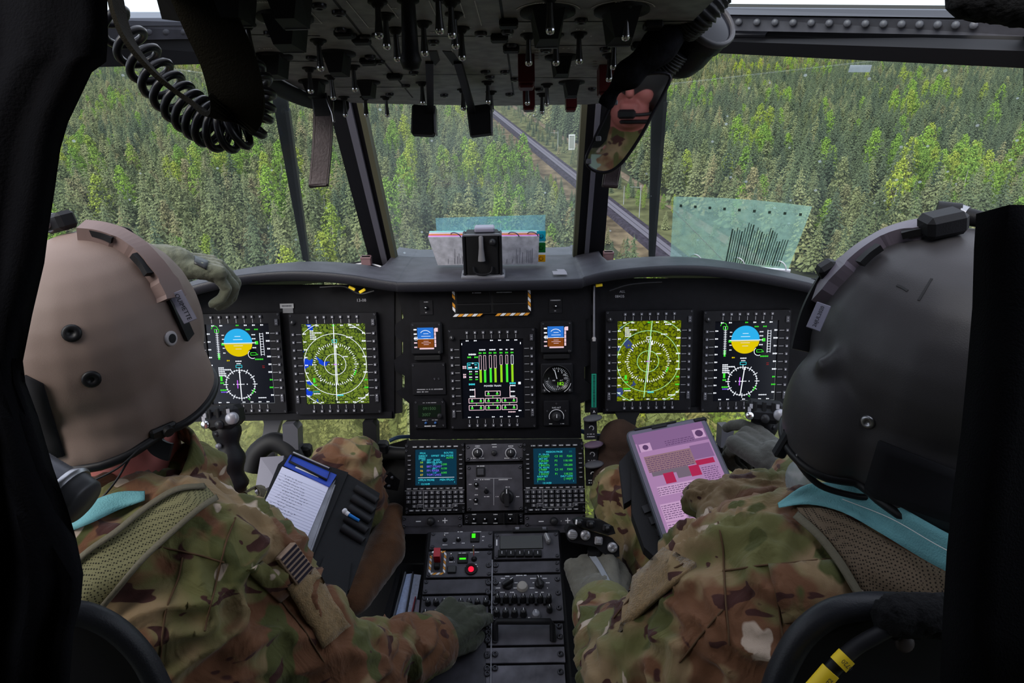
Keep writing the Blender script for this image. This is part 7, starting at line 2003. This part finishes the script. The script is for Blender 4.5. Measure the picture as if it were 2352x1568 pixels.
adopt(MB().tube(smooth_path([fc + Vector((.09, -.07, 0)), fc + Vector((.07, .0, -.03)), fc + Vector((.03, .03, -.038)), fc + Vector((-.005, .034, -.036))], 6), .005, 8).box(fc + Vector((-.005, .036, -.036)), (.050, .022, .026), b=.006).box(fc + Vector((.02, .02, -.056)), (.09, .012, .012), b=.004).build('boom_microphone', RUBBER), p3)
ub3 = bvh_of(u3)
for s_ in (-1, 1):
    pts = []
    for (x_, z_) in ((.085 * s_, -.15), (.088 * s_, -.22), (.090 * s_, -.30), (.092 * s_, -.40)):
        h_ = ub3.ray_cast(fc + Vector((x_, .5, z_)), Vector((0, -1, 0))); pts.append(h_[0] + Vector((0, .006, 0)) if h_[0] else fc + Vector((x_, -.03, z_)))
    adopt(MB().tube(smooth_path(pts, 4), 0, flat=(.024, .003), up=Vector((1, 0, 0))).build('shoulder_strap', mat('sage_webbing', lin(132, 150, 136), .8)), p3)

# ================================================================ THINGS HELD AND CARRIED
# ---- kneeboard on the thigh
kt, kr, kb = P(648, 1071, 1.385), P(757, 1114, 1.385), P(680, 1269, 1.225)
KF = Frame(kt, kr - kt, kr - kb)
t = thing('kneeboard', 'black folding kneeboard strapped on the camouflage thigh', 'kneeboard', KF.M)
def kq(*px): return [KF.at(u, v) for u, v in px]
KBM = mat('kneeboard_nylon', (.007, .007, .009), .75, bump=.4, bscale=500)
MB().prism(kq((640, 1062), (672, 1038), (806, 1078), (698, 1296), (560, 1228))[::-1], -.016, -.005).build('board', KBM, t)
MB().prism(kq((806, 1078), (880, 1120), (850, 1215), (800, 1330), (760, 1365), (690, 1330), (698, 1296))[::-1], -.022, -.009).build('folding_flap', KBM, t)
MB().prism(kq((742, 1262), (805, 1270), (790, 1352), (738, 1350), (716, 1318))[::-1], -.009, -.003).build('pocket', KBM, t)
for k in range(5):
    a, b = KF.at(822 - 9 * k, 1112 + 22 * k, 0), KF.at(872 - 9 * k, 1140 + 22 * k, 0)
    MB().cyl((a[0], a[1], -.004), (b[0], b[1], -.006), .0085, .008, 12).build('pen_loop', mat('loop_black', (.014, .014, .017), .6), t)
(a, b), (c, d) = KF.at(706, 1262), KF.at(772, 1108)
MB().cyl((a, b, -.003), (c, d, -.003), .0022, .0022, 6).build('board_rod', GREYM, t)
t = thing('notepad', 'lined white notepad covered in handwriting on the kneeboard', 'notepad', KF.M)
pg = kq((648, 1071), (757, 1114), (680, 1269), (560, 1225))
MB().prism(pg[::-1], -.0045, 0).build('page_block', PAPER, t)
MB().prism(kq((757, 1114), (775, 1095), (694, 1288), (680, 1269))[::-1], -.0048, -.0035).build('backing_board', GREYM, t)
mb = MB(); rr = random.Random(9)
A_, B_, C_, D_ = [Vector(q) for q in pg]
for k in range(22):
    f = .10 + .040 * k; a = A_.lerp(D_, f); b = B_.lerp(C_, f); mb.line(a.x, a.y, b.x, b.y, .0005, .0004)
mb.build('ruled_lines', mat('rule_blue', (.42, .44, .62), .7), t)
mb = MB()
for k in range(20):
    f = .12 + .040 * k; x0 = rr.uniform(.04, .22); x1 = x0 + rr.uniform(.25, .6); x = x0
    while x < min(x1, .95):
        w = rr.uniform(.02, .06)
        p_ = A_.lerp(D_, f - .012).lerp(B_.lerp(C_, f - .012), x)
        for j in range(3):
            q_ = A_.lerp(D_, f - rr.uniform(.0, .026)).lerp(B_.lerp(C_, f - rr.uniform(.0, .026)), x + w * (j + 1) / 3); mb.line(p_.x, p_.y, q_.x, q_.y, .0006, .0006); p_ = q_
        x += w + rr.uniform(.01, .04)
mb.build('handwriting', mat('pencil', (.09, .09, .14), .8), t)
t = thing('clipboard_clip', 'blue binding strip with a black spring clip at the top of the notepad', 'clip', KF.M)
MB().prism(kq((652, 1070), (668, 1047), (776, 1090), (758, 1116))[::-1], .0005, .0035).build('blue_strip', BLUEP, t)
mb = MB(); q = kq((664, 1064), (674, 1048), (762, 1080), (752, 1104)); mb.tube([(x, y, .006) for x, y in q], .0024, 8, closed=True); mb.build('spring_clip', BLACK2, t)
mb = MB(); mb.tube([(x, y, .0085) for x, y in kq((674, 1046), (758, 1080))], .0022, 8); mb.build('clip_bar', STEEL, t)
mb = MB(); mb.line(*KF.at(679, 1075), *KF.at(733, 1096), .004, .0042); mb.build('white_print', WHITE, t)
t = thing('pen', 'blue and white pen in a kneeboard loop', 'pen', KF.M)
a, b, c = KF.at(790, 1174), KF.at(800, 1180), KF.at(824, 1192)
MB().cyl((a[0], a[1], .008), (b[0], b[1], .007), .0045, .0045, 12).lathe([(.0005, -.006), (.004, -.004), (.0055, 0), (.004, .004), (.0005, .006)], 12, M=Matrix.Translation((a[0], a[1], .009))).build('cap', WHITE, t)
MB().cyl((b[0], b[1], .007), (c[0], c[1], .006), .0035, .003, 12).build('barrel', mat('pen_blue', (.02, .18, .55), .35), t)

# ---- tablet
tl, tr, blc = P(1436, 992, 1.40), P(1622, 964, 1.40), P(1546, 1250, 1.235)
TF = Frame(tl, tr - tl, tl - blc)
tw, th = (tr - tl).length, abs((blc - tl).dot(TF.y))
t = thing('tablet', 'tablet in a dark case showing a lilac chart page on the thigh', 'tablet', TF.M)
# case as rounded slab
def rrect(x0, y0, x1, y1, r_, n=5):
    out = []
    for (cx_, cy_, a0) in ((x1 - r_, y1 - r_, 0), (x0 + r_, y1 - r_, 90), (x0 + r_, y0 + r_, 180), (x1 - r_, y0 + r_, 270)):
        for k in range(n + 1): a = R(a0 + 90 * k / n); out.append((cx_ + r_ * math.cos(a), cy_ + r_ * math.sin(a)))
    return out
MB().prism(rrect(0, -th, tw, 0, .012), -.012, -.0005).build('case', mat('case_slate', (.05, .055, .07), .45), t)
MB().prism(rrect(.003, -th + .003, tw - .003, -.003, .010), -.001, .0008).build('bezel', mat('bezel_violet', (.10, .085, .13), .2), t)
SCRN = mat('tablet_screen', lin(178, 136, 182), emit=.62)
m0 = .011
MB().box((tw / 2, -th / 2, .0006), (tw - 2 * m0, th - 2 * m0, .0012)).build('screen', SCRN, t)
TP = [mat('scr_band', lin(140, 105, 150), emit=.62), mat('scr_light', lin(205, 165, 205), emit=.62), mat('scr_tan', lin(150, 118, 128), emit=.62), mat('scr_red', lin(170, 40, 80), emit=.7), mat('scr_grey', lin(122, 108, 124), emit=.6), mat('scr_ink', lin(96, 66, 108), emit=.6)]
mb = MB(); X = lambda a: m0 + (tw - 2 * m0) * a; Y = lambda b: -m0 - (th - 2 * m0) * b
def tb(a0, b0, a1, b1, mi, z_=.0014): mb.rect((X(a0) + X(a1)) / 2, (Y(b0) + Y(b1)) / 2, X(a1) - X(a0), Y(b0) - Y(b1), z_, mi)
tb(0, 0, 1, .10, 0); tb(.02, .10, 1, .19, 0); tb(.04, .11, .20, .19, 1, .0015); tb(.82, .07, .98, .16, 1, .0015)
tb(.05, .24, .70, .40, 2); tb(.70, .22, .98, .36, 0); tb(.22, .43, .36, .53, 3, .0016); tb(.58, .41, .72, .51, 3, .0016); tb(.70, .37, .95, .42, 3, .0016)
tb(.08, .40, .58, .44, 4); tb(.40, .44, .58, .50, 4); tb(.08, .54, .60, .63, 1); tb(.62, .60, .72, .66, 3, .0016); tb(.34, .66, .62, .86, 4); tb(.04, .70, .32, .86, 1); tb(.04, .87, .30, .97, 1); tb(.33, .87, .60, .97, 1)
mb.disc(X(.12), Y(.15), .006, .0017, 5, 12); mb.disc(X(.90), Y(.115), .008, .0017, 5, 12)
rr = random.Random(21)
for (a0, b0, a1, b1) in ((.06, .25, .68, .40), (.08, .55, .60, .63), (.05, .71, .31, .85), (.05, .88, .30, .96), (.34, .88, .59, .96), (.40, .12, .80, .18), (.74, .44, .96, .60)):
    b = b0 + .008
    while b < b1:
        a = a0
        while a < a1 - .02:
            w = rr.uniform(.015, .05); tb(a, b, min(a1, a + w), b + .006, 5, .0018); a += w + .012
        b += .019
mb.build('chart_page', TP, t)
MB().box((tw * .42, -.004, .002), (.032, .006, .003), b=.001).build('camera_notch', BLACK2, t)
MB().box((tw * .38, .001, -.004), (.09, .006, .012), b=.002).build('case_latch', BLACK2, t); MB().box((tw - .012, -.006, -.004), (.03, .012, .014), b=.004).build('case_corner', BLACK2, t)
# padded thigh mount under the tablet
t = thing('thigh_mount', 'black padded thigh mount with ribbed pouch under the tablet', 'thigh mount', TF.M)
def tq(*px, h=-.03): return [TF.at(u, v, h) for u, v in px]
MB().prism(tq((1445, 1062), (1478, 1045), (1552, 1240), (1548, 1262), (1482, 1290), (1462, 1270), (1440, 1190))[::-1], -.05, -.020).build('pouch', KBM, t)
for k in range(4):
    f = k * .14
    MB().prism(tq((1462 + 14 * k, 1170 + 26 * k), (1488 + 14 * k, 1158 + 26 * k), (1494 + 14 * k, 1174 + 26 * k), (1468 + 14 * k, 1186 + 26 * k), h=-.02)[::-1], -.021, -.015).build('rib', mat('rib_black', (.016, .016, .02), .6), t)
MB().prism(tq((1420, 1060), (1446, 1030), (1478, 1095), (1440, 1150), (1425, 1160))[::-1], -.06, -.035).build('thigh_strap', mat('strap_dark', (.016, .016, .02), .8), t)

# ---- collective grip with the switch head
CG = Frame(P(1358, 1232, 1.31), (P(1412, 1246, 1.31) - P(1304, 1222, 1.31)), (0, .55, .83))
t = thing('collective_lever', 'black collective lever head with round silver switches above the grey glove', 'lever', CG.M)
def cq(u, v, h=.012): return CG.at(u, v, h)
MB().prism([CG.at(u, v, .0) for u, v in ((1298, 1222), (1306, 1210), (1330, 1212), (1370, 1222), (1405, 1228), (1420, 1245), (1418, 1268), (1400, 1274), (1380, 1266), (1362, 1252), (1330, 1250), (1304, 1248))][::-1], -.02, .012).build('head', BLACK, t)
MB().prism([CG.at(u, v, .0) for u, v in ((1318, 1198), (1335, 1190), (1385, 1190), (1408, 1200), (1412, 1216), (1395, 1222), (1350, 1214), (1320, 1208))][::-1], -.01, .020).build('upper_bank', BLACK2, t)
SILV = mat('switch_silver', (.36, .36, .40), .35, .4)
for (u_, v_, nm) in ((1312, 1232, 'ribbed_button'), (1343, 1230, 'hat_switch'), (1373, 1239, 'square_button'), (1405, 1251, 'hat_switch')):
    x, y = cq(u_, v_)
    if nm == 'square_button': MB().box((x, y, .015), (.015, .015, .008), b=.002).box((x, y, .020), (.009, .009, .003), b=.001).build(nm, SILV, t)
    else:
        mb = MB().lathe([(.0095, .010), (.0095, .016), (.0088, .018), (.0003, .018)], 18, M=T(x, y))
        if nm == 'hat_switch':
            for k in range(4): mb.box((x + .0052 * math.cos(k * 1.571), y + .0052 * math.sin(k * 1.571), .019), (.0045, .0045, .003), b=.001)
        else:
            for k in range(4): mb.box((x, y - .005 + .0033 * k, .0184), (.013, .0014, .001))
        mb.build(nm, SILV, t)
for (u_, v_) in ((1330, 1203), (1358, 1203), (1396, 1208)):
    x, y = cq(u_, v_, .02); MB().box((x, y, .022), (.017, .014, .010), b=.003).build('module', BLACK, t); MB().lathe([(.0045, .026), (.004, .031), (.0003, .032)], 12, M=T(x, y)).build('thumb_knob', KNOB, t)
x, y = cq(1323, 1202, .02); MB().box((x, y, .026), (.003, .009, .008), b=.001).build('white_tab', WHITE, t)
a, b = P(1362, 1270, 1.30), P(1400, 1420, 1.10)
inv = CG.M.inverted()
MB().cyl(inv @ P(1370, 1262, 1.31), inv @ P(1402, 1420, 1.33), .015, .017, 14).build('lever_tube', BLACK2, t)

# ---- cyclic sticks
def cyclic(label, head, shaft, mirrored=False, grip=True):
    o_ = P(*head[0]); t = thing('cyclic_stick', label, 'control stick', Matrix.Translation(o_))
    a, b = P(*head[0]) - o_, P(*head[1]) - o_
    ax = (b - a); M = Matrix.Translation((a + b) / 2)
    xx = ax.normalized(); zz = (-FWD - xx * (-FWD).dot(xx)).normalized(); yy = zz.cross(xx)
    M = Matrix.Translation((a + b) / 2) @ Matrix((xx, yy, zz)).transposed().to_4x4()
    L = ax.length
    MB().box((0, 0, 0), (L, .042, .046), b=.009).box((0, -.010, .016), (L * .8, .03, .03), b=.008).build('head', BLACK, t).matrix_local = M
    for k in range(3): MB().box((0, 0, 0), (L * .12, .030, .006), b=.002).build('head_rib', BLACK2, t).matrix_local = M @ Matrix.Translation((L * (-.28 + .24 * k), .004, .026))
    for (x, y, r_, m_) in ((.36, -.14, .012, SILV), (-.40, -.30, .0085, CHROME), (.0, -.40, .009, KNOB)):
        MB().lathe([(r_, -.004), (r_, .006), (r_ * .8, .009), (.0004, .0095)], 16).build('trim_switch', m_, t).matrix_local = M @ Matrix.Translation((L * x, L * y * .5, .026))
    for (x, y) in ((.30, .30), (-.42, .05), (-.38, .22)): MB().box((0, 0, 0), (.006, .009, .002)).build('white_mark', DIMW, t).matrix_local = M @ Matrix.Translation((L * x, L * y * .5, .032))
    pts = smooth_path([P(*q) - o_ for q in shaft], 5); n_ = len(pts)
    MB().tube(pts, [.024 + .004 * math.sin(i * .9) if i < n_ * .75 else .020 for i in range(n_)], 14).build('grip', BLACK, t)
    for i in range(2, n_ - 2, 3):
        p = pts[i] - FWD * .022 + RGT * (-.010 if not mirrored else .008)
        MB().lathe([(.0055, 0), (.005, .005), (.0004, .006)], 12, M=Matrix.Translation(p) @ (-FWD).to_track_quat('Z', 'Y').to_matrix().to_4x4()).build('grip_button', GREYM if i % 2 else KNOB, t)
    return t
cyclic('black cyclic stick standing free beside the tan helmet', ((478, 960, 1.36), (556, 950, 1.36)), ((520, 975, 1.36), (525, 1020, 1.36), (533, 1065, 1.36), (540, 1110, 1.37), (548, 1160, 1.40)))
cyclic('black cyclic stick gripped by the charcoal glove', ((1712, 938, 1.40), (1800, 945, 1.38)), ((1758, 960, 1.41), (1752, 1005, 1.42), (1746, 1060, 1.43), (1742, 1110, 1.44), (1738, 1160, 1.46)), True)

# ---- books in the side pocket, seat bolster
def book(label, a, b, c, d, thick, m_, spine=None):
    pts = PP(a, b, c, d); o_ = pts[3]
    t = thing('book', label, 'book', Matrix.Translation(o_))
    slab('page_block', [p - o_ + Vector((0, 0, 0)) for p in pts], thick, m_, t)
    cv = MB().tube([pts[0] - o_ - RGT * .002, pts[3] - o_ - RGT * .002], 0, flat=(.0012, .009), up=RGT); cv.build('cover', spine or BLUEP, t)
    return t
PGB = mat('pages_blue', lin(190, 206, 246), .7, var=.12, vscale=200)
book('thick book with bluish white pages in the dark side pocket', (934, 1318, 1.54), (949, 1316, 1.54), (930, 1428, 1.44), (904, 1432, 1.44), .10, PGB, mat('cover_grey', (.12, .13, .15), .5))
book('second thick book with white pages beside the console', (951, 1318, 1.54), (967, 1320, 1.54), (948, 1430, 1.44), (932, 1428, 1.44), .10, mat('pages_white', lin(205, 214, 240), .7, var=.12, vscale=200), mat('cover_dark', (.03, .03, .04), .5))
book('thin red-covered booklet next to the white books', (957, 1376, 1.49), (966, 1378, 1.49), (958, 1434, 1.43), (944, 1434, 1.43), .06, mat('pages_pink', lin(190, 180, 200), .7), mat('cover_red', (.32, .03, .05), .5))
t = thing('side_pocket', 'black side pocket holding books between seat and console', 'pocket', Matrix.Translation(P(900, 1400, 1.5)))
o_ = P(900, 1400, 1.5)
slab('outer_wall', [P(*q) - o_ for q in ((915, 1300, 1.57), (923, 1302, 1.57), (890, 1440, 1.42), (872, 1440, 1.42))], .05, KBM, t)
slab('back_wall', [P(*q) - o_ for q in ((915, 1296, 1.60), (985, 1296, 1.60), (975, 1340, 1.60), (905, 1340, 1.60))], .01, KBM, t)
SUEDE = mat('brown_suede', lin(92, 62, 40), .95, bump=.5, bscale=300, var=.2, sheen=.3)
o = blob('seat_bolster', [('c', P(902, 1185, 1.62), P(885, 1260, 1.56), .032, .045), ('c', P(885, 1260, 1.56), P(815, 1375, 1.44), .048, .034)], .006, SUEDE, None, 6, .002, .03); tag(o, 'brown suede seat bolster between the camouflage leg and the console', 'bolster')
o = blob('boot', [('c', P(1425, 1010, 1.62), P(1405, 1085, 1.62), .050, .045), ('c', P(1405, 1085, 1.62), P(1400, 1120, 1.55), .045, .04)], .006, mat('dark_brown_suede', lin(52, 36, 28), .95, bump=.5, bscale=300, var=.2), None, 6, .002, .03); tag(o, 'dark brown boot behind the tablet corner', 'boot')

# ---- grey connector at the tan-helmet pilot's shoulder
a, b = P(118, 1112, .66), P(168, 1142, .66)
t = thing('hose_connector', 'grey ribbed metal connector beside the teal strap', 'connector', Matrix.Translation(a) @ (b - a).to_track_quat('Z', 'Y').to_matrix().to_4x4())
prof = []
for k in range(14): prof += [(.0225, -.030 + k * .003), (.0215, -.0285 + k * .003)]
MB().lathe(prof + [(.024, .014)], 28).build('ribbed_barrel', mat('conn_grey', (.11, .11, .125), .35, .5), t)
MB().lathe([(.0265, .012), (.028, .015), (.028, .017), (.0265, .020)], 28).build('bright_ring', STEEL, t); MB().lathe([(.025, .018), (.024, .026), (.0235, .034), (.021, .037), (.0004, .038)], 28).build('cap', mat('cap_dark', (.055, .055, .06), .4, .3), t)

# ================================================================ FOREGROUND
def sheet(name, label, cat, rows, m, thick=.012):
    R_, C_ = len(rows), len(rows[0]); top = [p for r_ in rows for p in r_]; N = len(top)
    vs = top + [p + FWD * thick for p in top]; fs = []
    for i in range(R_ - 1):
        for j in range(C_ - 1):
            a = i * C_ + j; fs.append((a, a + 1, a + C_ + 1, a + C_)); fs.append((N + a, N + a + C_, N + a + C_ + 1, N + a + 1))
    rim = [j for j in range(C_)] + [i * C_ + C_ - 1 for i in range(1, R_)] + [(R_ - 1) * C_ + j for j in range(C_ - 2, -1, -1)] + [i * C_ for i in range(R_ - 2, 0, -1)]
    for a, c in zip(rim, rim[1:] + rim[:1]): fs.append((a, N + a, N + c, c))
    o = MB().add(vs, fs, 0, None, True).build(name, m); tag(o, label, cat); return o
edge = [(216, -420), (220, -200), (222, -40), (224, 60), (220, 125), (186, 150), (160, 205), (130, 268), (112, 330), (98, 430), (84, 520), (74, 600), (46, 720), (24, 830), (30, 880), (60, 960), (95, 1080), (130, 1180), (150, 1250), (166, 1330), (160, 1400), (142, 1470), (130, 1620)]
rows = []
for i, (u, v) in enumerate(edge):
    row = []
    for j in range(34):
        f = j / 33; uu = -900 + (u + 900) * f
        g_ = (uu + 160) / (u + 160); fold = .010 * math.sin(g_ * 17 + .25 * i) * min(1, i / 11) + .006 * math.sin(g_ * 31 + i * .5) * min(1, i / 11)
        row.append(P(uu, v, .46 + fold + .02 * (1 - f)))
    rows.append(row)
sheet('curtain', 'black cloth curtain hanging in front of the tan helmet', 'curtain', rows, mat('drape_black', (.0045, .0045, .006), .9, bump=.4, bscale=500, spec=.06))
edge = [(2318, 470), (2312, 560), (2308, 700), (2296, 850), (2282, 1000), (2262, 1150), (2246, 1300), (2236, 1450), (2228, 1620)]
rows = []
for i, (u, v) in enumerate(edge):
    rows.append([P(u + (2640 - u) * f, v, .42 + .02 * f + .004 * math.sin(f * 9 + i)) for f in np.linspace(0, 1, 8)])
sheet('seat_wing', 'black fabric-covered seat wing beside the dark helmet', 'seat wing', rows, mat('wing_black', (.0035, .0035, .0045), .95, bump=.5, bscale=600, spec=.06), .03)
o = blob('fleece_pad', [('c', P(2225, -8, .6), P(2400, -5, .6), .018, .026), ('c', P(2290, 5, .6), P(2400, 30, .6), .012, .014)], .004, mat('fleece_black', (.004, .004, .005), 1.0, bump=1.0, bscale=300), None, 3, .003, .01); tag(o, 'black fleece pad at the roof above the riveted beam', 'pad')
# left seat back
SEATM = mat('seat_shell', (.013, .014, .018), .45, bump=.15, bscale=500)
o_ = P(250, 1500, .70)
t = thing('pilot_seat', 'black bucket seat back behind the tan-helmet pilot', 'seat', Matrix.Translation(o_))
MB().tube(smooth_path([P(120, 1402, .68) - o_, P(200, 1412, .69) - o_, P(270, 1448, .70) - o_, P(330, 1512, .71) - o_, P(375, 1600, .72) - o_], 6), .0125, 12).build('rim', SEATM, t)
slab('shell', [P(*q) - o_ for q in ((100, 1402, .69), (190, 1412, .70), (260, 1450, .71), (318, 1515, .72), (362, 1620, .73), (100, 1620, .70))], .02, mat('shell_dark', (.006, .006, .008), .6), t)
# right seat back with fleece bar, cable and tags
o_ = P(2000, 1500, .66)
t = thing('pilot_seat', 'black bucket seat back behind the dark-helmet pilot', 'seat', Matrix.Translation(o_))
MB().tube(smooth_path([P(1768, 1620, .69) - o_, P(1795, 1540, .685) - o_, P(1840, 1462, .68) - o_, P(1905, 1410, .675) - o_, P(1980, 1392, .67) - o_, P(2060, 1392, .665) - o_], 6), .0135, 12).build('rim', SEATM, t)
slab('shell', [P(*q) - o_ for q in ((1790, 1620, .70), (1850, 1475, .69), (1915, 1425, .685), (2060, 1405, .675), (2300, 1405, .665), (2300, 1620, .68))], .02, MATS['shell_dark'], t)
MB().lathe([(.009, 0), (.009, .003), (.006, .005), (.0004, .005)], 16, M=Matrix.Translation(P(2076, 1475, .668) - o_) @ (-FWD).to_track_quat('Z', 'Y').to_matrix().to_4x4()).build('bolt_head', mat('bolt_brown', (.07, .055, .055), .5), t)
fb = blob('fleece_cover', [('c', P(2050, 1412, .655), P(2300, 1418, .64), .020, .022), ('c', P(2046, 1400, .66), P(2054, 1450, .665), .010, .008)], .004, MATS['fleece_black'], None, 3, .003, .01); tag(fb, 'black fleece cover wrapped on the seat rim beside the cable', 'cover')
cable('cable', 'black cable with yellow tags on the dark-helmet seat', 'cable', [P(1850, 1620, .64), P(1905, 1545, .645), P(1960, 1490, .65), (P(2010, 1460, .65)), P(2048, 1440, .65)], .0075, RUBBER, n=12)
for (a, b, lb, txt) in (((1925, 1526, .642), (1945, 1506, .642), 'yellow cable tag marked 0720', '0720'), ((1868, 1586, .641), (1908, 1540, .641), 'longer yellow cable tag at the bottom edge', '02072')):
    A_, B_ = P(*a), P(*b); ax = (B_ - A_).normalized(); zz = (-FWD - ax * (-FWD).dot(ax)).normalized(); yy = zz.cross(ax)
    tt = thing('cable_tag', lb, 'tag', Matrix.Translation((A_ + B_) / 2) @ Matrix((ax, yy, zz)).transposed().to_4x4())
    L = (B_ - A_).length
    MB().cyl((-L / 2, 0, 0), (L / 2, 0, 0), .0088, .0088, 18).build('sleeve', YELLOW, tt)
    mb = MB(); mb.text(txt, 0, 0, .0062, .0091); o = mb.build('lettering', MATS['ink'], tt)
    o.matrix_local = Matrix.Rotation(R(90) if txt == '0720' else 0, 4, 'Z')

# ---------------------------------------------------------------- unseen roof and cabin walls, added to block sky light
RF = mat('unseen_cabin_lining', (.03, .03, .034), .8)
c = MB().box((0, -.98, 1.80), (2.5, 2.15, .05)).build('ceiling_unseen', RF); tag(c, 'unseen dark cabin ceiling added above the crew to block sky light', 'ceiling_unseen', kind='structure')
c = MB().box((0, -2.05, .90), (2.5, .05, 1.85)).build('wall_unseen_back', RF); tag(c, 'unseen dark cabin bulkhead added behind the crew to block light', 'wall', kind='structure')

for nm, x_, lb in (('wall_unseen_port', -1.2, 'unseen dark side wall added behind the tan-helmet pilot to block light'), ('wall_unseen_starboard', 1.2, 'unseen dark side wall added behind the dark-helmet pilot to block light')):
    c = MB().box((x_, -1.05, .90), (.05, 1.95, 1.85)).build(nm, RF); tag(c, lb, 'wall', kind='structure')

# print and marks too small to pick apart singly
PRINTED = ('lettering', 'tick_marks', 'reflection_streaks', 'ruled_lines', 'handwriting', 'symbology', 'chart_page', 'panel_seams', 'ink_streaks', 'readout', 'striped_border', 'caution_dashes', 'key_border')
for o in list(SC.objects):
    if o.parent is not None and o.name.split('.')[0] in PRINTED: o['kind'] = 'stuff'
